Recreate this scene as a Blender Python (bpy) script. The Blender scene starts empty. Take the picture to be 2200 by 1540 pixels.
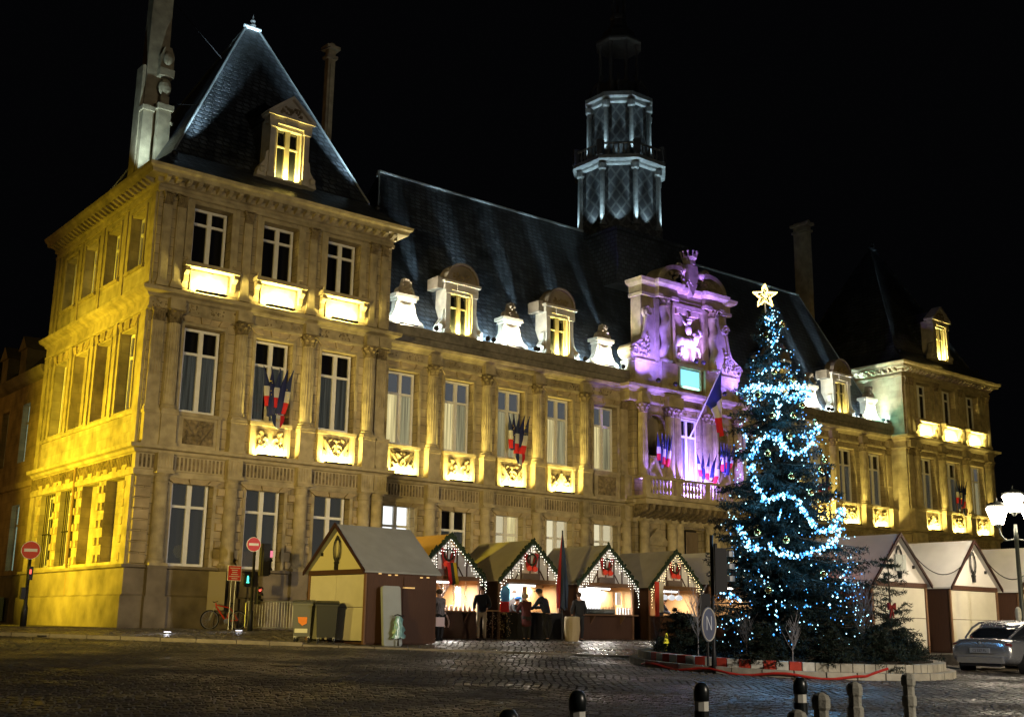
import bpy, math, random
from mathutils import Vector, Matrix, Quaternion
R = math.radians
rnd = random.Random(7)
scene = bpy.context.scene
COL = scene.collection
# ------------------------------------------------------------------ camera
cam_d = bpy.data.cameras.new('camera'); cam_d.lens = 40.68; cam_d.sensor_width = 36; cam_d.clip_end = 2000
cam = bpy.data.objects.new('camera', cam_d); COL.objects.link(cam)
cR = Vector((0.77800415, -0.62807579, 0.01517712)); cU = Vector((-0.15211838, -0.16488208, 0.97451213)); cF = Vector((0.60956504, 0.76048321, 0.22382081))
m = Matrix((cR, cU, -cF)).transposed().to_4x4(); m.translation = Vector((-15.73466, -41.62722, 1.55))
cam.matrix_world = m
scene.camera = cam
# ------------------------------------------------------------------ world (night sky)
w = bpy.data.worlds.new('World'); scene.world = w; w.use_nodes = True
nt = w.node_tree; bg = nt.nodes['Background']
sky = nt.nodes.new('ShaderNodeTexSky'); sky.sky_type = 'NISHITA'; sky.sun_disc = False
sky.sun_elevation = R(-7); sky.sun_rotation = R(200)
mixw = nt.nodes.new('ShaderNodeMix'); mixw.data_type = 'RGBA'; mixw.blend_type = 'ADD'; mixw.inputs[0].default_value = 1
nt.links.new(sky.outputs[0], mixw.inputs[6]); mixw.inputs[7].default_value = (.020, .021, .026, 1)   # faint city glow of the night sky
nt.links.new(mixw.outputs[2], bg.inputs[0]); bg.inputs[1].default_value = 0.05
vs = scene.view_settings; vs.view_transform = 'Standard'; vs.look = 'None'; vs.exposure = 0; vs.gamma = 1
scene.cycles.use_light_tree = True
scene.cycles.sample_clamp_indirect = 3

# light gains (tuning)
L_STREET = 1.0; L_PANEL = 3.2; L_ROOF = 1.0; L_PURPLE = 5.0

# ------------------------------------------------------------------ helpers
def WM(o):
    if o is None: return Matrix.Identity(4)
    mm = o.matrix_basis
    if o.parent: mm = WM(o.parent) @ o.matrix_parent_inverse @ mm
    return mm
def attach(o, parent, world=False):
    o.parent = parent
    if world and parent is not None: o.matrix_parent_inverse = WM(parent).inverted()
def tag(o, label=None, cat=None, group=None, kind=None):
    if label: o['label'] = label
    if cat: o['category'] = cat
    if group: o['group'] = group
    if kind: o['kind'] = kind
    return o
def thing(name, label, cat, loc=(0, 0, 0), rz=0, group=None):
    o = bpy.data.objects.new(name, None); COL.objects.link(o)
    o.location = loc; o.rotation_euler = (0, 0, rz); o.empty_display_size = .2
    return tag(o, label, cat, group)
def inst(name, me, parent=None, loc=(0, 0, 0), rot=(0, 0, 0), sc=(1, 1, 1), world=False, kind=None):
    o = bpy.data.objects.new(name, me); COL.objects.link(o)
    o.location = loc; o.rotation_euler = rot; o.scale = sc
    if parent is not None: attach(o, parent, world)
    if kind: o['kind'] = kind
    return o
def copy_tree(o, parent=None):
    c = o.copy(); COL.objects.link(c)
    c.parent = parent
    for ch in o.children: copy_tree(ch, c)
    return c

def txt_mesh(o):
    me = bpy.data.meshes.new_from_object(o); n_ = o.name; bpy.data.objects.remove(o)
    o2 = bpy.data.objects.new(n_, me); COL.objects.link(o2); return o2

class MB:
    def __init__(s): s.v = []; s.f = []; s.m = []; s.cur = 0
    def add(s, vs, fs):
        b = len(s.v); s.v += [tuple(p) for p in vs]
        for f in fs: s.f.append(tuple(i + b for i in f)); s.m.append(s.cur)
        return s
    def mat(s, i): s.cur = i; return s
    def box(s, x0, x1, y0, y1, z0, z1):
        return s.add([(x0, y0, z0), (x1, y0, z0), (x1, y1, z0), (x0, y1, z0), (x0, y0, z1), (x1, y0, z1), (x1, y1, z1), (x0, y1, z1)],
                     [(0, 3, 2, 1), (4, 5, 6, 7), (0, 1, 5, 4), (1, 2, 6, 5), (2, 3, 7, 6), (3, 0, 4, 7)])
    def obox(s, c, ax, half):  # oriented box
        c = Vector(c); X, Y, Z = [Vector(a) * h for a, h in zip(ax, half)]
        vs = [c + a * X + b * Y + d * Z for d in (-1, 1) for a, b in ((-1, -1), (1, -1), (1, 1), (-1, 1))]
        return s.add(vs, [(0, 3, 2, 1), (4, 5, 6, 7), (0, 1, 5, 4), (1, 2, 6, 5), (2, 3, 7, 6), (3, 0, 4, 7)])
    def prism(s, poly, y0, y1, axis='y'):  # poly in (x,z) extruded along y, or (y,z) along x, or (x,y) along z
        def P(a, b, t): return {'y': (a, t, b), 'x': (t, a, b), 'z': (a, b, t)}[axis]
        n = len(poly); vs = [P(a, b, y0) for a, b in poly] + [P(a, b, y1) for a, b in poly]
        fs = [tuple(range(n)), tuple(range(2 * n - 1, n - 1, -1))] + [(i, i + n, (i + 1) % n + n, (i + 1) % n) for i in range(n)]
        return s.add(vs, fs)
    def lathe(s, prof, n=16, c=(0, 0, 0), flute=None, a0=0, a1=2 * math.pi, twist=0):
        full = abs(a1 - a0 - 2 * math.pi) < 1e-6; k = n if full else n + 1; vs = []
        for j, (r, z) in enumerate(prof):
            for i in range(k):
                a = a0 + (a1 - a0) * i / n; rr = r
                if flute and flute[0] <= z <= flute[1] and i % 2: rr = r - flute[2]
                if twist:
                    rr = r * (1 + .0 * i); vs.append((c[0] + rr * math.cos(a) + .07 * math.cos(twist * z), c[1] + rr * math.sin(a) + .07 * math.sin(twist * z), c[2] + z)); continue
                vs.append((c[0] + rr * math.cos(a), c[1] + rr * math.sin(a), c[2] + z))
        fs = []
        for j in range(len(prof) - 1):
            for i in range(n):
                i2 = (i + 1) % k; fs.append((j * k + i, j * k + i2, (j + 1) * k + i2, (j + 1) * k + i))
        if full:
            fs.append(tuple(range(k - 1, -1, -1))); fs.append(tuple(range((len(prof) - 1) * k, len(prof) * k)))
        return s.add(vs, fs)
    def tube(s, pts, r, n=6):
        pts = [Vector(p) for p in pts]; rs = r if isinstance(r, (list, tuple)) else [r] * len(pts); vs = []; u = None
        for i, p in enumerate(pts):
            d = (pts[min(i + 1, len(pts) - 1)] - pts[max(i - 1, 0)])
            if d.length < 1e-9: d = Vector((0, 0, 1))
            d.normalize()
            if u is None: u = d.cross(Vector((0, 0, 1)) if abs(d.z) < .9 else Vector((1, 0, 0)))
            u = (u - d * u.dot(d)).normalized(); v = d.cross(u)
            for k in range(n):
                a = 2 * math.pi * k / n; vs.append(p + (u * math.cos(a) + v * math.sin(a)) * rs[i])
        fs = [(i * n + k, i * n + (k + 1) % n, (i + 1) * n + (k + 1) % n, (i + 1) * n + k) for i in range(len(pts) - 1) for k in range(n)]
        fs += [tuple(range(n - 1, -1, -1)), tuple(range((len(pts) - 1) * n, len(pts) * n))]
        return s.add(vs, fs)
    def sphere(s, c, r, n=8, mseg=6, sc=(1, 1, 1)):
        pr = []
        vs = [(c[0], c[1], c[2] - r * sc[2])]
        for j in range(1, mseg):
            t = math.pi * j / mseg
            for i in range(n):
                a = 2 * math.pi * i / n; vs.append((c[0] + r * sc[0] * math.sin(t) * math.cos(a), c[1] + r * sc[1] * math.sin(t) * math.sin(a), c[2] - r * sc[2] * math.cos(t)))
        vs.append((c[0], c[1], c[2] + r * sc[2])); fs = []
        for i in range(n): fs.append((0, 1 + (i + 1) % n, 1 + i))
        for j in range(mseg - 2):
            for i in range(n): fs.append((1 + j * n + i, 1 + j * n + (i + 1) % n, 1 + (j + 1) * n + (i + 1) % n, 1 + (j + 1) * n + i))
        b = 1 + (mseg - 2) * n; e = len(vs) - 1
        for i in range(n): fs.append((b + i, b + (i + 1) % n, e))
        return s.add(vs, fs)
    def oct(s, c, r):
        x, y, z = c
        return s.add([(x + r, y, z), (x - r, y, z), (x, y + r, z), (x, y - r, z), (x, y, z + r), (x, y, z - r)],
                     [(0, 2, 4), (2, 1, 4), (1, 3, 4), (3, 0, 4), (2, 0, 5), (1, 2, 5), (3, 1, 5), (0, 3, 5)])
    def mesh(s, name, mats, smooth=False):
        me = bpy.data.meshes.new(name); me.from_pydata(s.v, [], s.f)
        if not isinstance(mats, (list, tuple)): mats = [mats]
        for mt in mats: me.materials.append(mt)
        if len(mats) > 1: me.polygons.foreach_set('material_index', s.m)
        if smooth: me.polygons.foreach_set('use_smooth', [True] * len(me.polygons))
        me.update()
        return me
    def build(s, name, mats, parent=None, world=False, smooth=False, loc=(0, 0, 0), rot=(0, 0, 0), kind=None):
        return inst(name, s.mesh(name, mats, smooth), parent, loc, rot, world=world, kind=kind)

# ------------------------------------------------------------------ materials
def mat(name, col, rough=.8, metal=0, emit=None, es=0, noise=None, bump=None, spec=.3, coord='Object', alpha=None):
    mt = bpy.data.materials.new(name); mt.use_nodes = True; n = mt.node_tree; b = n.nodes['Principled BSDF']
    b.inputs['Base Color'].default_value = (*col, 1); b.inputs['Roughness'].default_value = rough; b.inputs['Metallic'].default_value = metal
    b.inputs['Specular IOR Level'].default_value = spec
    if emit: b.inputs['Emission Color'].default_value = (*emit, 1); b.inputs['Emission Strength'].default_value = es; mt.cycles.emission_sampling = 'NONE'
    if noise or bump:
        tc = n.nodes.new('ShaderNodeNewGeometry')
    if noise:  # (scale, amount[, color2])
        nz = n.nodes.new('ShaderNodeTexNoise'); nz.inputs['Scale'].default_value = noise[0]; nz.inputs['Detail'].default_value = 5
        n.links.new(tc.outputs['Position'], nz.inputs['Vector'])
        nz2 = n.nodes.new('ShaderNodeTexNoise'); nz2.inputs['Scale'].default_value = noise[0] * .13; nz2.inputs['Detail'].default_value = 3
        n.links.new(tc.outputs['Position'], nz2.inputs['Vector'])
        ad = n.nodes.new('ShaderNodeMath'); ad.operation = 'ADD'; n.links.new(nz.outputs[0], ad.inputs[0]); n.links.new(nz2.outputs[0], ad.inputs[1])
        mr = n.nodes.new('ShaderNodeMapRange'); mr.inputs[1].default_value = .7; mr.inputs[2].default_value = 1.3
        n.links.new(ad.outputs[0], mr.inputs[0])
        mx = n.nodes.new('ShaderNodeMix'); mx.data_type = 'RGBA'
        c2 = noise[2] if len(noise) > 2 else tuple(c * (1 - noise[1]) for c in col)
        c1 = tuple(min(1, c * (1 + noise[1] * .35)) for c in col)
        mx.inputs[6].default_value = (*c2, 1); mx.inputs[7].default_value = (*c1, 1)
        n.links.new(mr.outputs[0], mx.inputs[0]); n.links.new(mx.outputs[2], b.inputs['Base Color'])
    if bump:
        nb = n.nodes.new('ShaderNodeTexNoise'); nb.inputs['Scale'].default_value = bump[0]; nb.inputs['Detail'].default_value = 6
        n.links.new(tc.outputs['Position'], nb.inputs['Vector'])
        bp = n.nodes.new('ShaderNodeBump'); bp.inputs['Strength'].default_value = bump[1]; bp.inputs['Distance'].default_value = .03
        n.links.new(nb.outputs[0], bp.inputs['Height']); n.links.new(bp.outputs[0], b.inputs['Normal'])
    return mt
def stone_mat(name, col, bw=.9, bh=.38, jd=.55):
    """ashlar: mortar lines follow real block sizes; used for the plain wall faces"""
    mt = mat(name, col, .85, noise=(1.7, .55)); n = mt.node_tree; b = n.nodes['Principled BSDF']
    g = n.nodes.new('ShaderNodeNewGeometry'); sp = n.nodes.new('ShaderNodeSeparateXYZ'); n.links.new(g.outputs['Position'], sp.inputs[0])
    ad = n.nodes.new('ShaderNodeMath'); ad.operation = 'ADD'; n.links.new(sp.outputs[0], ad.inputs[0]); n.links.new(sp.outputs[1], ad.inputs[1])
    cb = n.nodes.new('ShaderNodeCombineXYZ'); n.links.new(ad.outputs[0], cb.inputs[0]); n.links.new(sp.outputs[2], cb.inputs[1])
    br = n.nodes.new('ShaderNodeTexBrick'); n.links.new(cb.outputs[0], br.inputs['Vector'])
    br.inputs['Scale'].default_value = 1; br.inputs['Brick Width'].default_value = bw; br.inputs['Row Height'].default_value = bh
    br.inputs['Mortar Size'].default_value = .012; br.inputs['Color1'].default_value = (1, 1, 1, 1); br.inputs['Color2'].default_value = (.82, .8, .78, 1); br.inputs['Mortar'].default_value = (jd, jd, jd, 1)
    mu = n.nodes.new('ShaderNodeMix'); mu.data_type = 'RGBA'; mu.blend_type = 'MULTIPLY'; mu.inputs[0].default_value = 1
    src = b.inputs['Base Color'].links[0].from_socket
    n.links.new(src, mu.inputs[6]); n.links.new(br.outputs['Color'], mu.inputs[7]); n.links.new(mu.outputs[2], b.inputs['Base Color'])
    bp = n.nodes.new('ShaderNodeBump'); bp.inputs['Strength'].default_value = .6; bp.inputs['Distance'].default_value = .02
    n.links.new(br.outputs['Color'], bp.inputs['Height']); n.links.new(bp.outputs[0], b.inputs['Normal'])
    return mt
def slate_mat():
    mt = mat('slate', (.085, .10, .12), .36, spec=.6, noise=(1.6, .85)); n = mt.node_tree; b = n.nodes['Principled BSDF']
    g = n.nodes.new('ShaderNodeNewGeometry'); sp = n.nodes.new('ShaderNodeSeparateXYZ'); n.links.new(g.outputs['Position'], sp.inputs[0])
    ad = n.nodes.new('ShaderNodeMath'); ad.operation = 'ADD'; n.links.new(sp.outputs[0], ad.inputs[0]); n.links.new(sp.outputs[1], ad.inputs[1])
    cb = n.nodes.new('ShaderNodeCombineXYZ'); n.links.new(ad.outputs[0], cb.inputs[0]); n.links.new(sp.outputs[2], cb.inputs[1])
    br = n.nodes.new('ShaderNodeTexBrick'); n.links.new(cb.outputs[0], br.inputs['Vector']); br.inputs['Scale'].default_value = 1
    br.inputs['Brick Width'].default_value = .34; br.inputs['Row Height'].default_value = .24; br.inputs['Mortar Size'].default_value = .034
    br.inputs['Color1'].default_value = (1, 1, 1, 1); br.inputs['Color2'].default_value = (.38, .38, .38, 1); br.inputs['Mortar'].default_value = (.02, .02, .02, 1)
    mu = n.nodes.new('ShaderNodeMix'); mu.data_type = 'RGBA'; mu.blend_type = 'MULTIPLY'; mu.inputs[0].default_value = .85
    src = b.inputs['Base Color'].links[0].from_socket
    n.links.new(src, mu.inputs[6]); n.links.new(br.outputs['Color'], mu.inputs[7]); n.links.new(mu.outputs[2], b.inputs['Base Color'])
    bp = n.nodes.new('ShaderNodeBump'); bp.inputs['Strength'].default_value = 1.0; bp.inputs['Distance'].default_value = .08
    n.links.new(br.outputs['Color'], bp.inputs['Height']); n.links.new(bp.outputs[0], b.inputs['Normal'])
    return mt
def glass_mat(name, tint=(.9, .9, .95)):
    mt = bpy.data.materials.new(name); mt.use_nodes = True; n = mt.node_tree; n.nodes.remove(n.nodes['Principled BSDF']); out = n.nodes['Material Output']
    t = n.nodes.new('ShaderNodeBsdfTransparent'); t.inputs[0].default_value = (*tint, 1)
    g = n.nodes.new('ShaderNodeBsdfGlossy'); g.inputs['Roughness'].default_value = .04
    f = n.nodes.new('ShaderNodeLayerWeight'); f.inputs[0].default_value = .5
    pw_ = n.nodes.new('ShaderNodeMath'); pw_.operation = 'POWER'; n.links.new(f.outputs['Facing'], pw_.inputs[0]); pw_.inputs[1].default_value = 4
    ma_ = n.nodes.new('ShaderNodeMath'); ma_.operation = 'MULTIPLY_ADD'; n.links.new(pw_.outputs[0], ma_.inputs[0]); ma_.inputs[1].default_value = .8; ma_.inputs[2].default_value = .035
    mx = n.nodes.new('ShaderNodeMixShader'); n.links.new(ma_.outputs[0], mx.inputs[0]); n.links.new(t.outputs[0], mx.inputs[1]); n.links.new(g.outputs[0], mx.inputs[2]); n.links.new(mx.outputs[0], out.inputs[0])
    return mt
def wood_mat(name, c1, c2, scale=3, rough=.6, axis='z'):
    mt = mat(name, c1, rough); n = mt.node_tree; b = n.nodes['Principled BSDF']
    tc = n.nodes.new('ShaderNodeTexCoord'); mp = n.nodes.new('ShaderNodeMapping'); n.links.new(tc.outputs['Object'], mp.inputs[0])
    mp.inputs['Scale'].default_value = {'z': (14, 14, 1), 'x': (1, 14, 14)}[axis]
    nz = n.nodes.new('ShaderNodeTexNoise'); nz.inputs['Scale'].default_value = scale; nz.inputs['Detail'].default_value = 6; n.links.new(mp.outputs[0], nz.inputs['Vector'])
    mx = n.nodes.new('ShaderNodeMix'); mx.data_type = 'RGBA'; mx.inputs[6].default_value = (*c1, 1); mx.inputs[7].default_value = (*c2, 1)
    n.links.new(nz.outputs[0], mx.inputs[0]); n.links.new(mx.outputs[2], b.inputs['Base Color'])
    return mt
STONE = stone_mat('limestone_ashlar', (.46, .38, .23), .8, .38, .4)
STONEP = mat('limestone_dressed', (.44, .37, .23), .85, noise=(2.6, .5), bump=(14, .35))
STONEB = mat('limestone_block', (.44, .35, .21), .9, noise=(1.6, .5), bump=(10, .5))
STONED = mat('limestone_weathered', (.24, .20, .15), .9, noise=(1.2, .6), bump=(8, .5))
STONEW = mat('pale_dormer_stone', (.5, .45, .36), .8, noise=(3, .3), bump=(14, .3))
CARVE = mat('carved_limestone', (.27, .21, .12), .9, noise=(7, .7), bump=(25, .6))
PLAIN = stone_mat('side_wall_stone', (.46, .40, .27), 1.1, .42, .75)
SLATE = slate_mat()
ZINC = mat('zinc', (.45, .5, .52), .4, .6, noise=(5, .3))
LEAD = mat('dark_lead', (.10, .11, .12), .5, .3, noise=(5, .4))
GUTTER = mat('grey_gutter_stone', (.22, .20, .17), .85, noise=(4, .5), bump=(20, .5))
WFRAME = mat('painted_window_frame', (.78, .77, .74), .5, noise=(6, .12))
GLASS = glass_mat('window_glass')
GLASSD = mat('dark_glass', (.012, .014, .016), .06, spec=.8)
CURT = mat('grey_curtain', (.26, .27, .25), .9, noise=(9, .3))
BLIND = mat('cream_blind', (.4, .38, .28), .9); VEIL = mat('white_reflection_veil', (.7, .7, .7), .9, noise=(6, .2))  # veil added behind the portal panes to imitate their pale reflection
def lit(name, c, s): return mat(name, (.02, .02, .02), .9, emit=c, es=s)
LITW = lit('lit_room_white', (.95, 1.0, .90), 1.8)
LITY = lit('lit_room_cream', (1.0, .88, .50), .75)
LITC = lit('lit_voile_cream', (.86, .75, .38), .42)
LITG = lit('lit_voile_pale', (.62, .66, .46), .40)
LITV = lit('lit_chandelier', (1, .85, .5), 6)
LITYG = lit('lit_room_bright_cream', (1.0, .90, .52), 1.0)
DIMR = lit('dim_grey_glow', (.60, .60, .46), .065)  # faint emission put into the backing for a pale interior
def curtain_lit(name, c, s):
    mt = lit(name, c, s); n = mt.node_tree; b = n.nodes['Principled BSDF']
    g = n.nodes.new('ShaderNodeNewGeometry'); wv = n.nodes.new('ShaderNodeTexNoise'); wv.inputs['Scale'].default_value = 1
    mp = n.nodes.new('ShaderNodeMapping'); mp.inputs['Scale'].default_value = (9, 9, .35); n.links.new(g.outputs['Position'], mp.inputs[0]); n.links.new(mp.outputs[0], wv.inputs['Vector'])
    mr = n.nodes.new('ShaderNodeMapRange'); mr.inputs[1].default_value = .3; mr.inputs[2].default_value = .7; mr.inputs[3].default_value = s * .35; mr.inputs[4].default_value = s * 1.35
    n.links.new(wv.outputs[0], mr.inputs[0]); n.links.new(mr.outputs[0], b.inputs['Emission Strength'])
    return mt
LITC = curtain_lit('lit_voile_cream', (.95, .80, .34), 1.0)
LITG = curtain_lit('lit_voile_pale', (.66, .60, .30), .55)
CURT = curtain_lit('glow_grey_curtain', (.56, .58, .42), .085)  # light falling on the curtains from outside, put in as faint emission
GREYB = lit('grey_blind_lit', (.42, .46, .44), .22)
DARK = mat('dark_interior', (.01, .01, .01), .9)
BLACKP_ = mat('sooty_lead', (.02, .02, .02), .8)
IRON = mat('black_iron', (.02, .02, .022), .5, .5)
BLACKP = mat('black_plastic', (.015, .015, .016), .5)

# ------------------------------------------------------------------ terrain
def gz(x, y): return .03 * (y + 41.6) if y < -1.6 else 1.2
E1 = Vector((.7803, -.6254)); E2 = Vector((.6254, .7803)); CXY = Vector((-15.735, -41.627))
def fr(x, y):
    d = Vector((x, y)) - CXY; return d.dot(E1), d.dot(E2)
def wf(a, d):
    p = CXY + E1 * a + E2 * d; return p.x, p.y
COBJ = mat('granite_setts', (.075, .065, .052), .42, spec=.5, noise=(5, .6), bump=(35, .5))
def damp(mt, lo, hi):
    n = mt.node_tree; b = n.nodes['Principled BSDF']; g_ = n.nodes.new('ShaderNodeNewGeometry'); z = n.nodes.new('ShaderNodeTexNoise'); z.inputs['Scale'].default_value = .45; z.inputs['Detail'].default_value = 4
    n.links.new(g_.outputs['Position'], z.inputs['Vector']); r_ = n.nodes.new('ShaderNodeMapRange'); r_.inputs[1].default_value = .38; r_.inputs[2].default_value = .62; r_.inputs[3].default_value = lo; r_.inputs[4].default_value = hi
    n.links.new(z.outputs[0], r_.inputs[0]); n.links.new(r_.outputs[0], b.inputs['Roughness'])
damp(COBJ, .28, .75)
COBP = mat('plaza_setts', (.12, .105, .09), .38, spec=.5, noise=(4, .5), bump=(30, .5))
damp(COBP, .25, .6)
JOINT = mat('sett_joint_dirt', (.018, .016, .014), .9, noise=(8, .4))
KERBM = mat('kerb_granite', (.23, .2, .16), .6, noise=(5, .4), bump=(20, .4))
PAVE = mat('dark_pavement', (.09, .08, .065), .7, noise=(2, .5), bump=(20, .4))
g = MB(); ys = [-600, -300, -120, -60, -45, -41.6, -35, -28, -20, -12, -6, -1.6, 5, 60, 600]; xs = [-600, -100, -40, -10, 0, 10, 20, 30, 40, 60, 120, 600]
def gzz(y): return .03 * (y + 41.6) if -60 < y < -1.6 else (1.2 if y >= -1.6 else -.55)
for y in ys:
    for x in xs: g.v.append((x, y, gzz(y) - .035))
nx = len(xs)
for j in range(len(ys) - 1):
    for i in range(nx - 1): g.f.append((j * nx + i, j * nx + i + 1, (j + 1) * nx + i + 1, (j + 1) * nx + i)); g.m.append(0)
g.build('ground', JOINT, kind='structure')

# setts: courses in the frame of the roadway
road = MB(); plaza = MB(); near = []
PCX, PCY, PR = 8.8, -22.4, 4.0
def sett(B, a0, a1, d0, d1, top, lean=0):
    q = .012; h = .03
    cs = [(a0, d0), (a1, d0), (a1, d1), (a0, d1)]; ci = [(a0 + q, d0 + q), (a1 - q, d0 + q), (a1 - q, d1 - q), (a0 + q, d1 - q)]
    vs = []
    for a, d in cs: x, y = wf(a, d); vs.append((x, y, gz(x, y) - h))
    for k, (a, d) in enumerate(ci): x, y = wf(a, d); vs.append((x, y, gz(x, y) + top + rnd.uniform(-.004, .004)))
    B.add(vs, [(4, 5, 6, 7), (0, 1, 5, 4), (1, 2, 6, 5), (2, 3, 7, 6), (3, 0, 4, 7)])
def visible(a, d): return abs(a) < d * .47 + .8
d = 11.2
while d < 20.9:      # foreground: small random courses across the view
    dd = .10 + rnd.random() * .02; a = -(d * .47 + 1)
    a += rnd.random() * .2
    while a < d * .47 + 1:
        l = .11 + rnd.random() * .09
        x, y = wf(a, d)
        if (x - PCX) ** 2 + (y - PCY) ** 2 > 15:
            B = road
            if d < 13.6 and len(near) < 300 and abs(a) < 3.6 and d > 12.6:
                B = MB(); near.append(B)
            sett(B, a + .006, a + l - .006, d + .006, d + dd - .006, rnd.uniform(-.006, .008))
        a += l
    d += dd
def wob(i, d): return .03 * math.sin(d * 1.7 + i * .13) + .02 * math.sin(d * 3.1 + i * .31)
for (dA, dB, pit) in ((20.95, 33.0, .155), (33.35, 48.0, .19)):
    i = 0; a = -(dB * .47 + 1)
    while a < dB * .47 + 1:
        d = dA - rnd.random() * .2
        wdt = pit * rnd.uniform(.92, 1.08)
        while d < dB:
            l = rnd.uniform(.16, .3) if dA < 30 else rnd.uniform(.25, .4)
            d1 = min(d + l, dB); d0 = max(d, dA)
            if d1 - d0 > .06 and visible(a, d0):
                x, y = wf(a, d0)
                if (x - PCX) ** 2 + (y - PCY) ** 2 > 15 and y < 0.2:
                    o = wob(i, d0)
                    sett(road if dA < 30 else plaza, a + .009 + o, a + wdt - .009 + o, d0 + .006, d1 - .006, rnd.uniform(-.005, .006) + (.03 if dA > 30 else 0))
            d += l
        a += wdt; i += 1
road.build('cobblestones', COBJ, kind='stuff')
plaza.build('plaza_cobblestones', COBP, kind='stuff')
pv = MB(); pv.box(0, 1, 0, 1, -.01, 0)
cobs = thing('cobbled_road', None, None, (0, 0, 0)); cobs['kind'] = 'structure'
for B in near: inst('sett', B.mesh('sett', COBJ), cobs)
kb = thing('kerb', None, None, (0, 0, 0)); kb['kind'] = 'structure'
a = -20.0
while a < 16:
    l = rnd.uniform(.9, 1.15)
    B = MB(); vs = []
    zt = .05 if a > -6 else .10
    for z in (-.1, zt):
        for (aa, dd) in ((a + .01, 33.02), (a + l - .01, 33.02), (a + l - .01, 33.3), (a + .01, 33.3)):
            x, y = wf(aa, dd); vs.append((x, y, gz(x, y) + z))
    B.add(vs, [(0, 3, 2, 1), (4, 5, 6, 7), (0, 1, 5, 4), (1, 2, 6, 5), (2, 3, 7, 6), (3, 0, 4, 7)])
    x, y = wf(a, 33)
    if (x - PCX) ** 2 + (y - PCY) ** 2 > 17: B.build('kerb_stone', KERBM, kb)
    a += l
mh = thing('manhole_cover', 'round cast iron manhole cover in the dark cobbled road left of centre', 'manhole cover', (wf(-4.5, 24.5)[0], wf(-4.5, 24.5)[1], gz(*wf(-4.5, 24.5)) + .004))
B = MB(); B.lathe([(.34, 0), (.34, .012), (.3, .014)], 24); B.build('cover', mat('cast_iron', (.05, .048, .045), .4, .6, bump=(40, .6)), mh)
# raised terrace under the right-hand chalets
tr = MB(); tr.prism([(13.2, -22.6), (60, -22.6), (60, -10), (21.5, -10), (14.2, -16.5)], .2, .88, 'z')
tr.build('terrace', PAVE, kind='structure')
tk = thing('terrace_kerb', None, None, (13.2, -22.6, .88)); tk['kind'] = 'structure'
for i in range(20):
    B = MB(); B.box(13.2 + i * 1.1, 13.2 + i * 1.1 + 1.08, -22.72, -22.605, .5, .9); B.build('kerb_stone', KERBM, tk, world=True)

# side street pavement on the left (smooth)
sp_ = MB(); sp_.prism([(-14, -1.9), (-.3, -1.9), (-.3, 60), (-14, 60)], 1.1, 1.235, 'z'); sp_.build('side_street_pavement', PAVE, kind='structure')

# ------------------------------------------------------------------ TOWN HALL
XM = 30.448; WP = 10.70; YC = 1.18     # centre axis, pavilion width, plane of the central facade
hall = thing('town_hall', 'floodlit French Renaissance town hall with steep slate roofs, belfry and purple lit portal', 'town hall', (0, 0, 1.2))
def hb(mb, name, mats, **k): return mb.build(name, mats, hall, world=True, **k)
def hi(name, me, loc, rot=(0, 0, 0), sc=(1, 1, 1), parent=None, **k): return inst(name, me, parent or hall, loc, rot, sc, world=True, **k)

def wall_grid(B, u0, u1, z0, z1, ops, place, thick=.55):
    """wall with openings: front faces + reveals. ops = (ua, ub, za, zb); place(u, depth, z) -> xyz"""
    us = sorted(set([u0, u1] + [o[0] for o in ops] + [o[1] for o in ops])); zs = sorted(set([z0, z1] + [o[2] for o in ops] + [o[3] for o in ops]))
    for i in range(len(us) - 1):
        for j in range(len(zs) - 1):
            uc = (us[i] + us[i + 1]) / 2; zc = (zs[j] + zs[j + 1]) / 2
            if any(o[0] < uc < o[1] and o[2] < zc < o[3] for o in ops): continue
            B.add([place(us[i], 0, zs[j]), place(us[i + 1], 0, zs[j]), place(us[i + 1], 0, zs[j + 1]), place(us[i], 0, zs[j + 1])], [(0, 1, 2, 3)])
    for a, b, c, d in ops:
        for p, q in (((a, c), (b, c)), ((b, c), (b, d)), ((b, d), (a, d)), ((a, d), (a, c))):
            B.add([place(p[0], 0, p[1]), place(q[0], 0, q[1]), place(q[0], thick, q[1]), place(p[0], thick, p[1])], [(0, 3, 2, 1)])

def sweep(path, prof, B=None):
    """profile [(out, z)] swept along open xy path with mitres; outward = right-hand side"""
    B = B or MB(); n = len(path); k = len(prof)
    nr = []
    for i in range(n - 1):
        dx, dy = path[i + 1][0] - path[i][0], path[i + 1][1] - path[i][1]; l = math.hypot(dx, dy); nr.append((dy / l, -dx / l))
    vs = []
    for i in range(n):
        if i == 0: ox, oy = nr[0]
        elif i == n - 1: ox, oy = nr[-1]
        else:
            a, b = nr[i - 1], nr[i]; dt = 1 + a[0] * b[0] + a[1] * b[1]; ox, oy = (a[0] + b[0]) / dt, (a[1] + b[1]) / dt
        for (o, z) in prof: vs.append((path[i][0] + ox * o, path[i][1] + oy * o, z))
    fs = [(i * k + j, (i + 1) * k + j, (i + 1) * k + j + 1, i * k + j + 1) for i in range(n - 1) for j in range(k - 1)]
    fs += [tuple(range(k)), tuple(range((n - 1) * k + k - 1, (n - 1) * k - 1, -1))]
    B.add(vs, fs); return B

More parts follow.
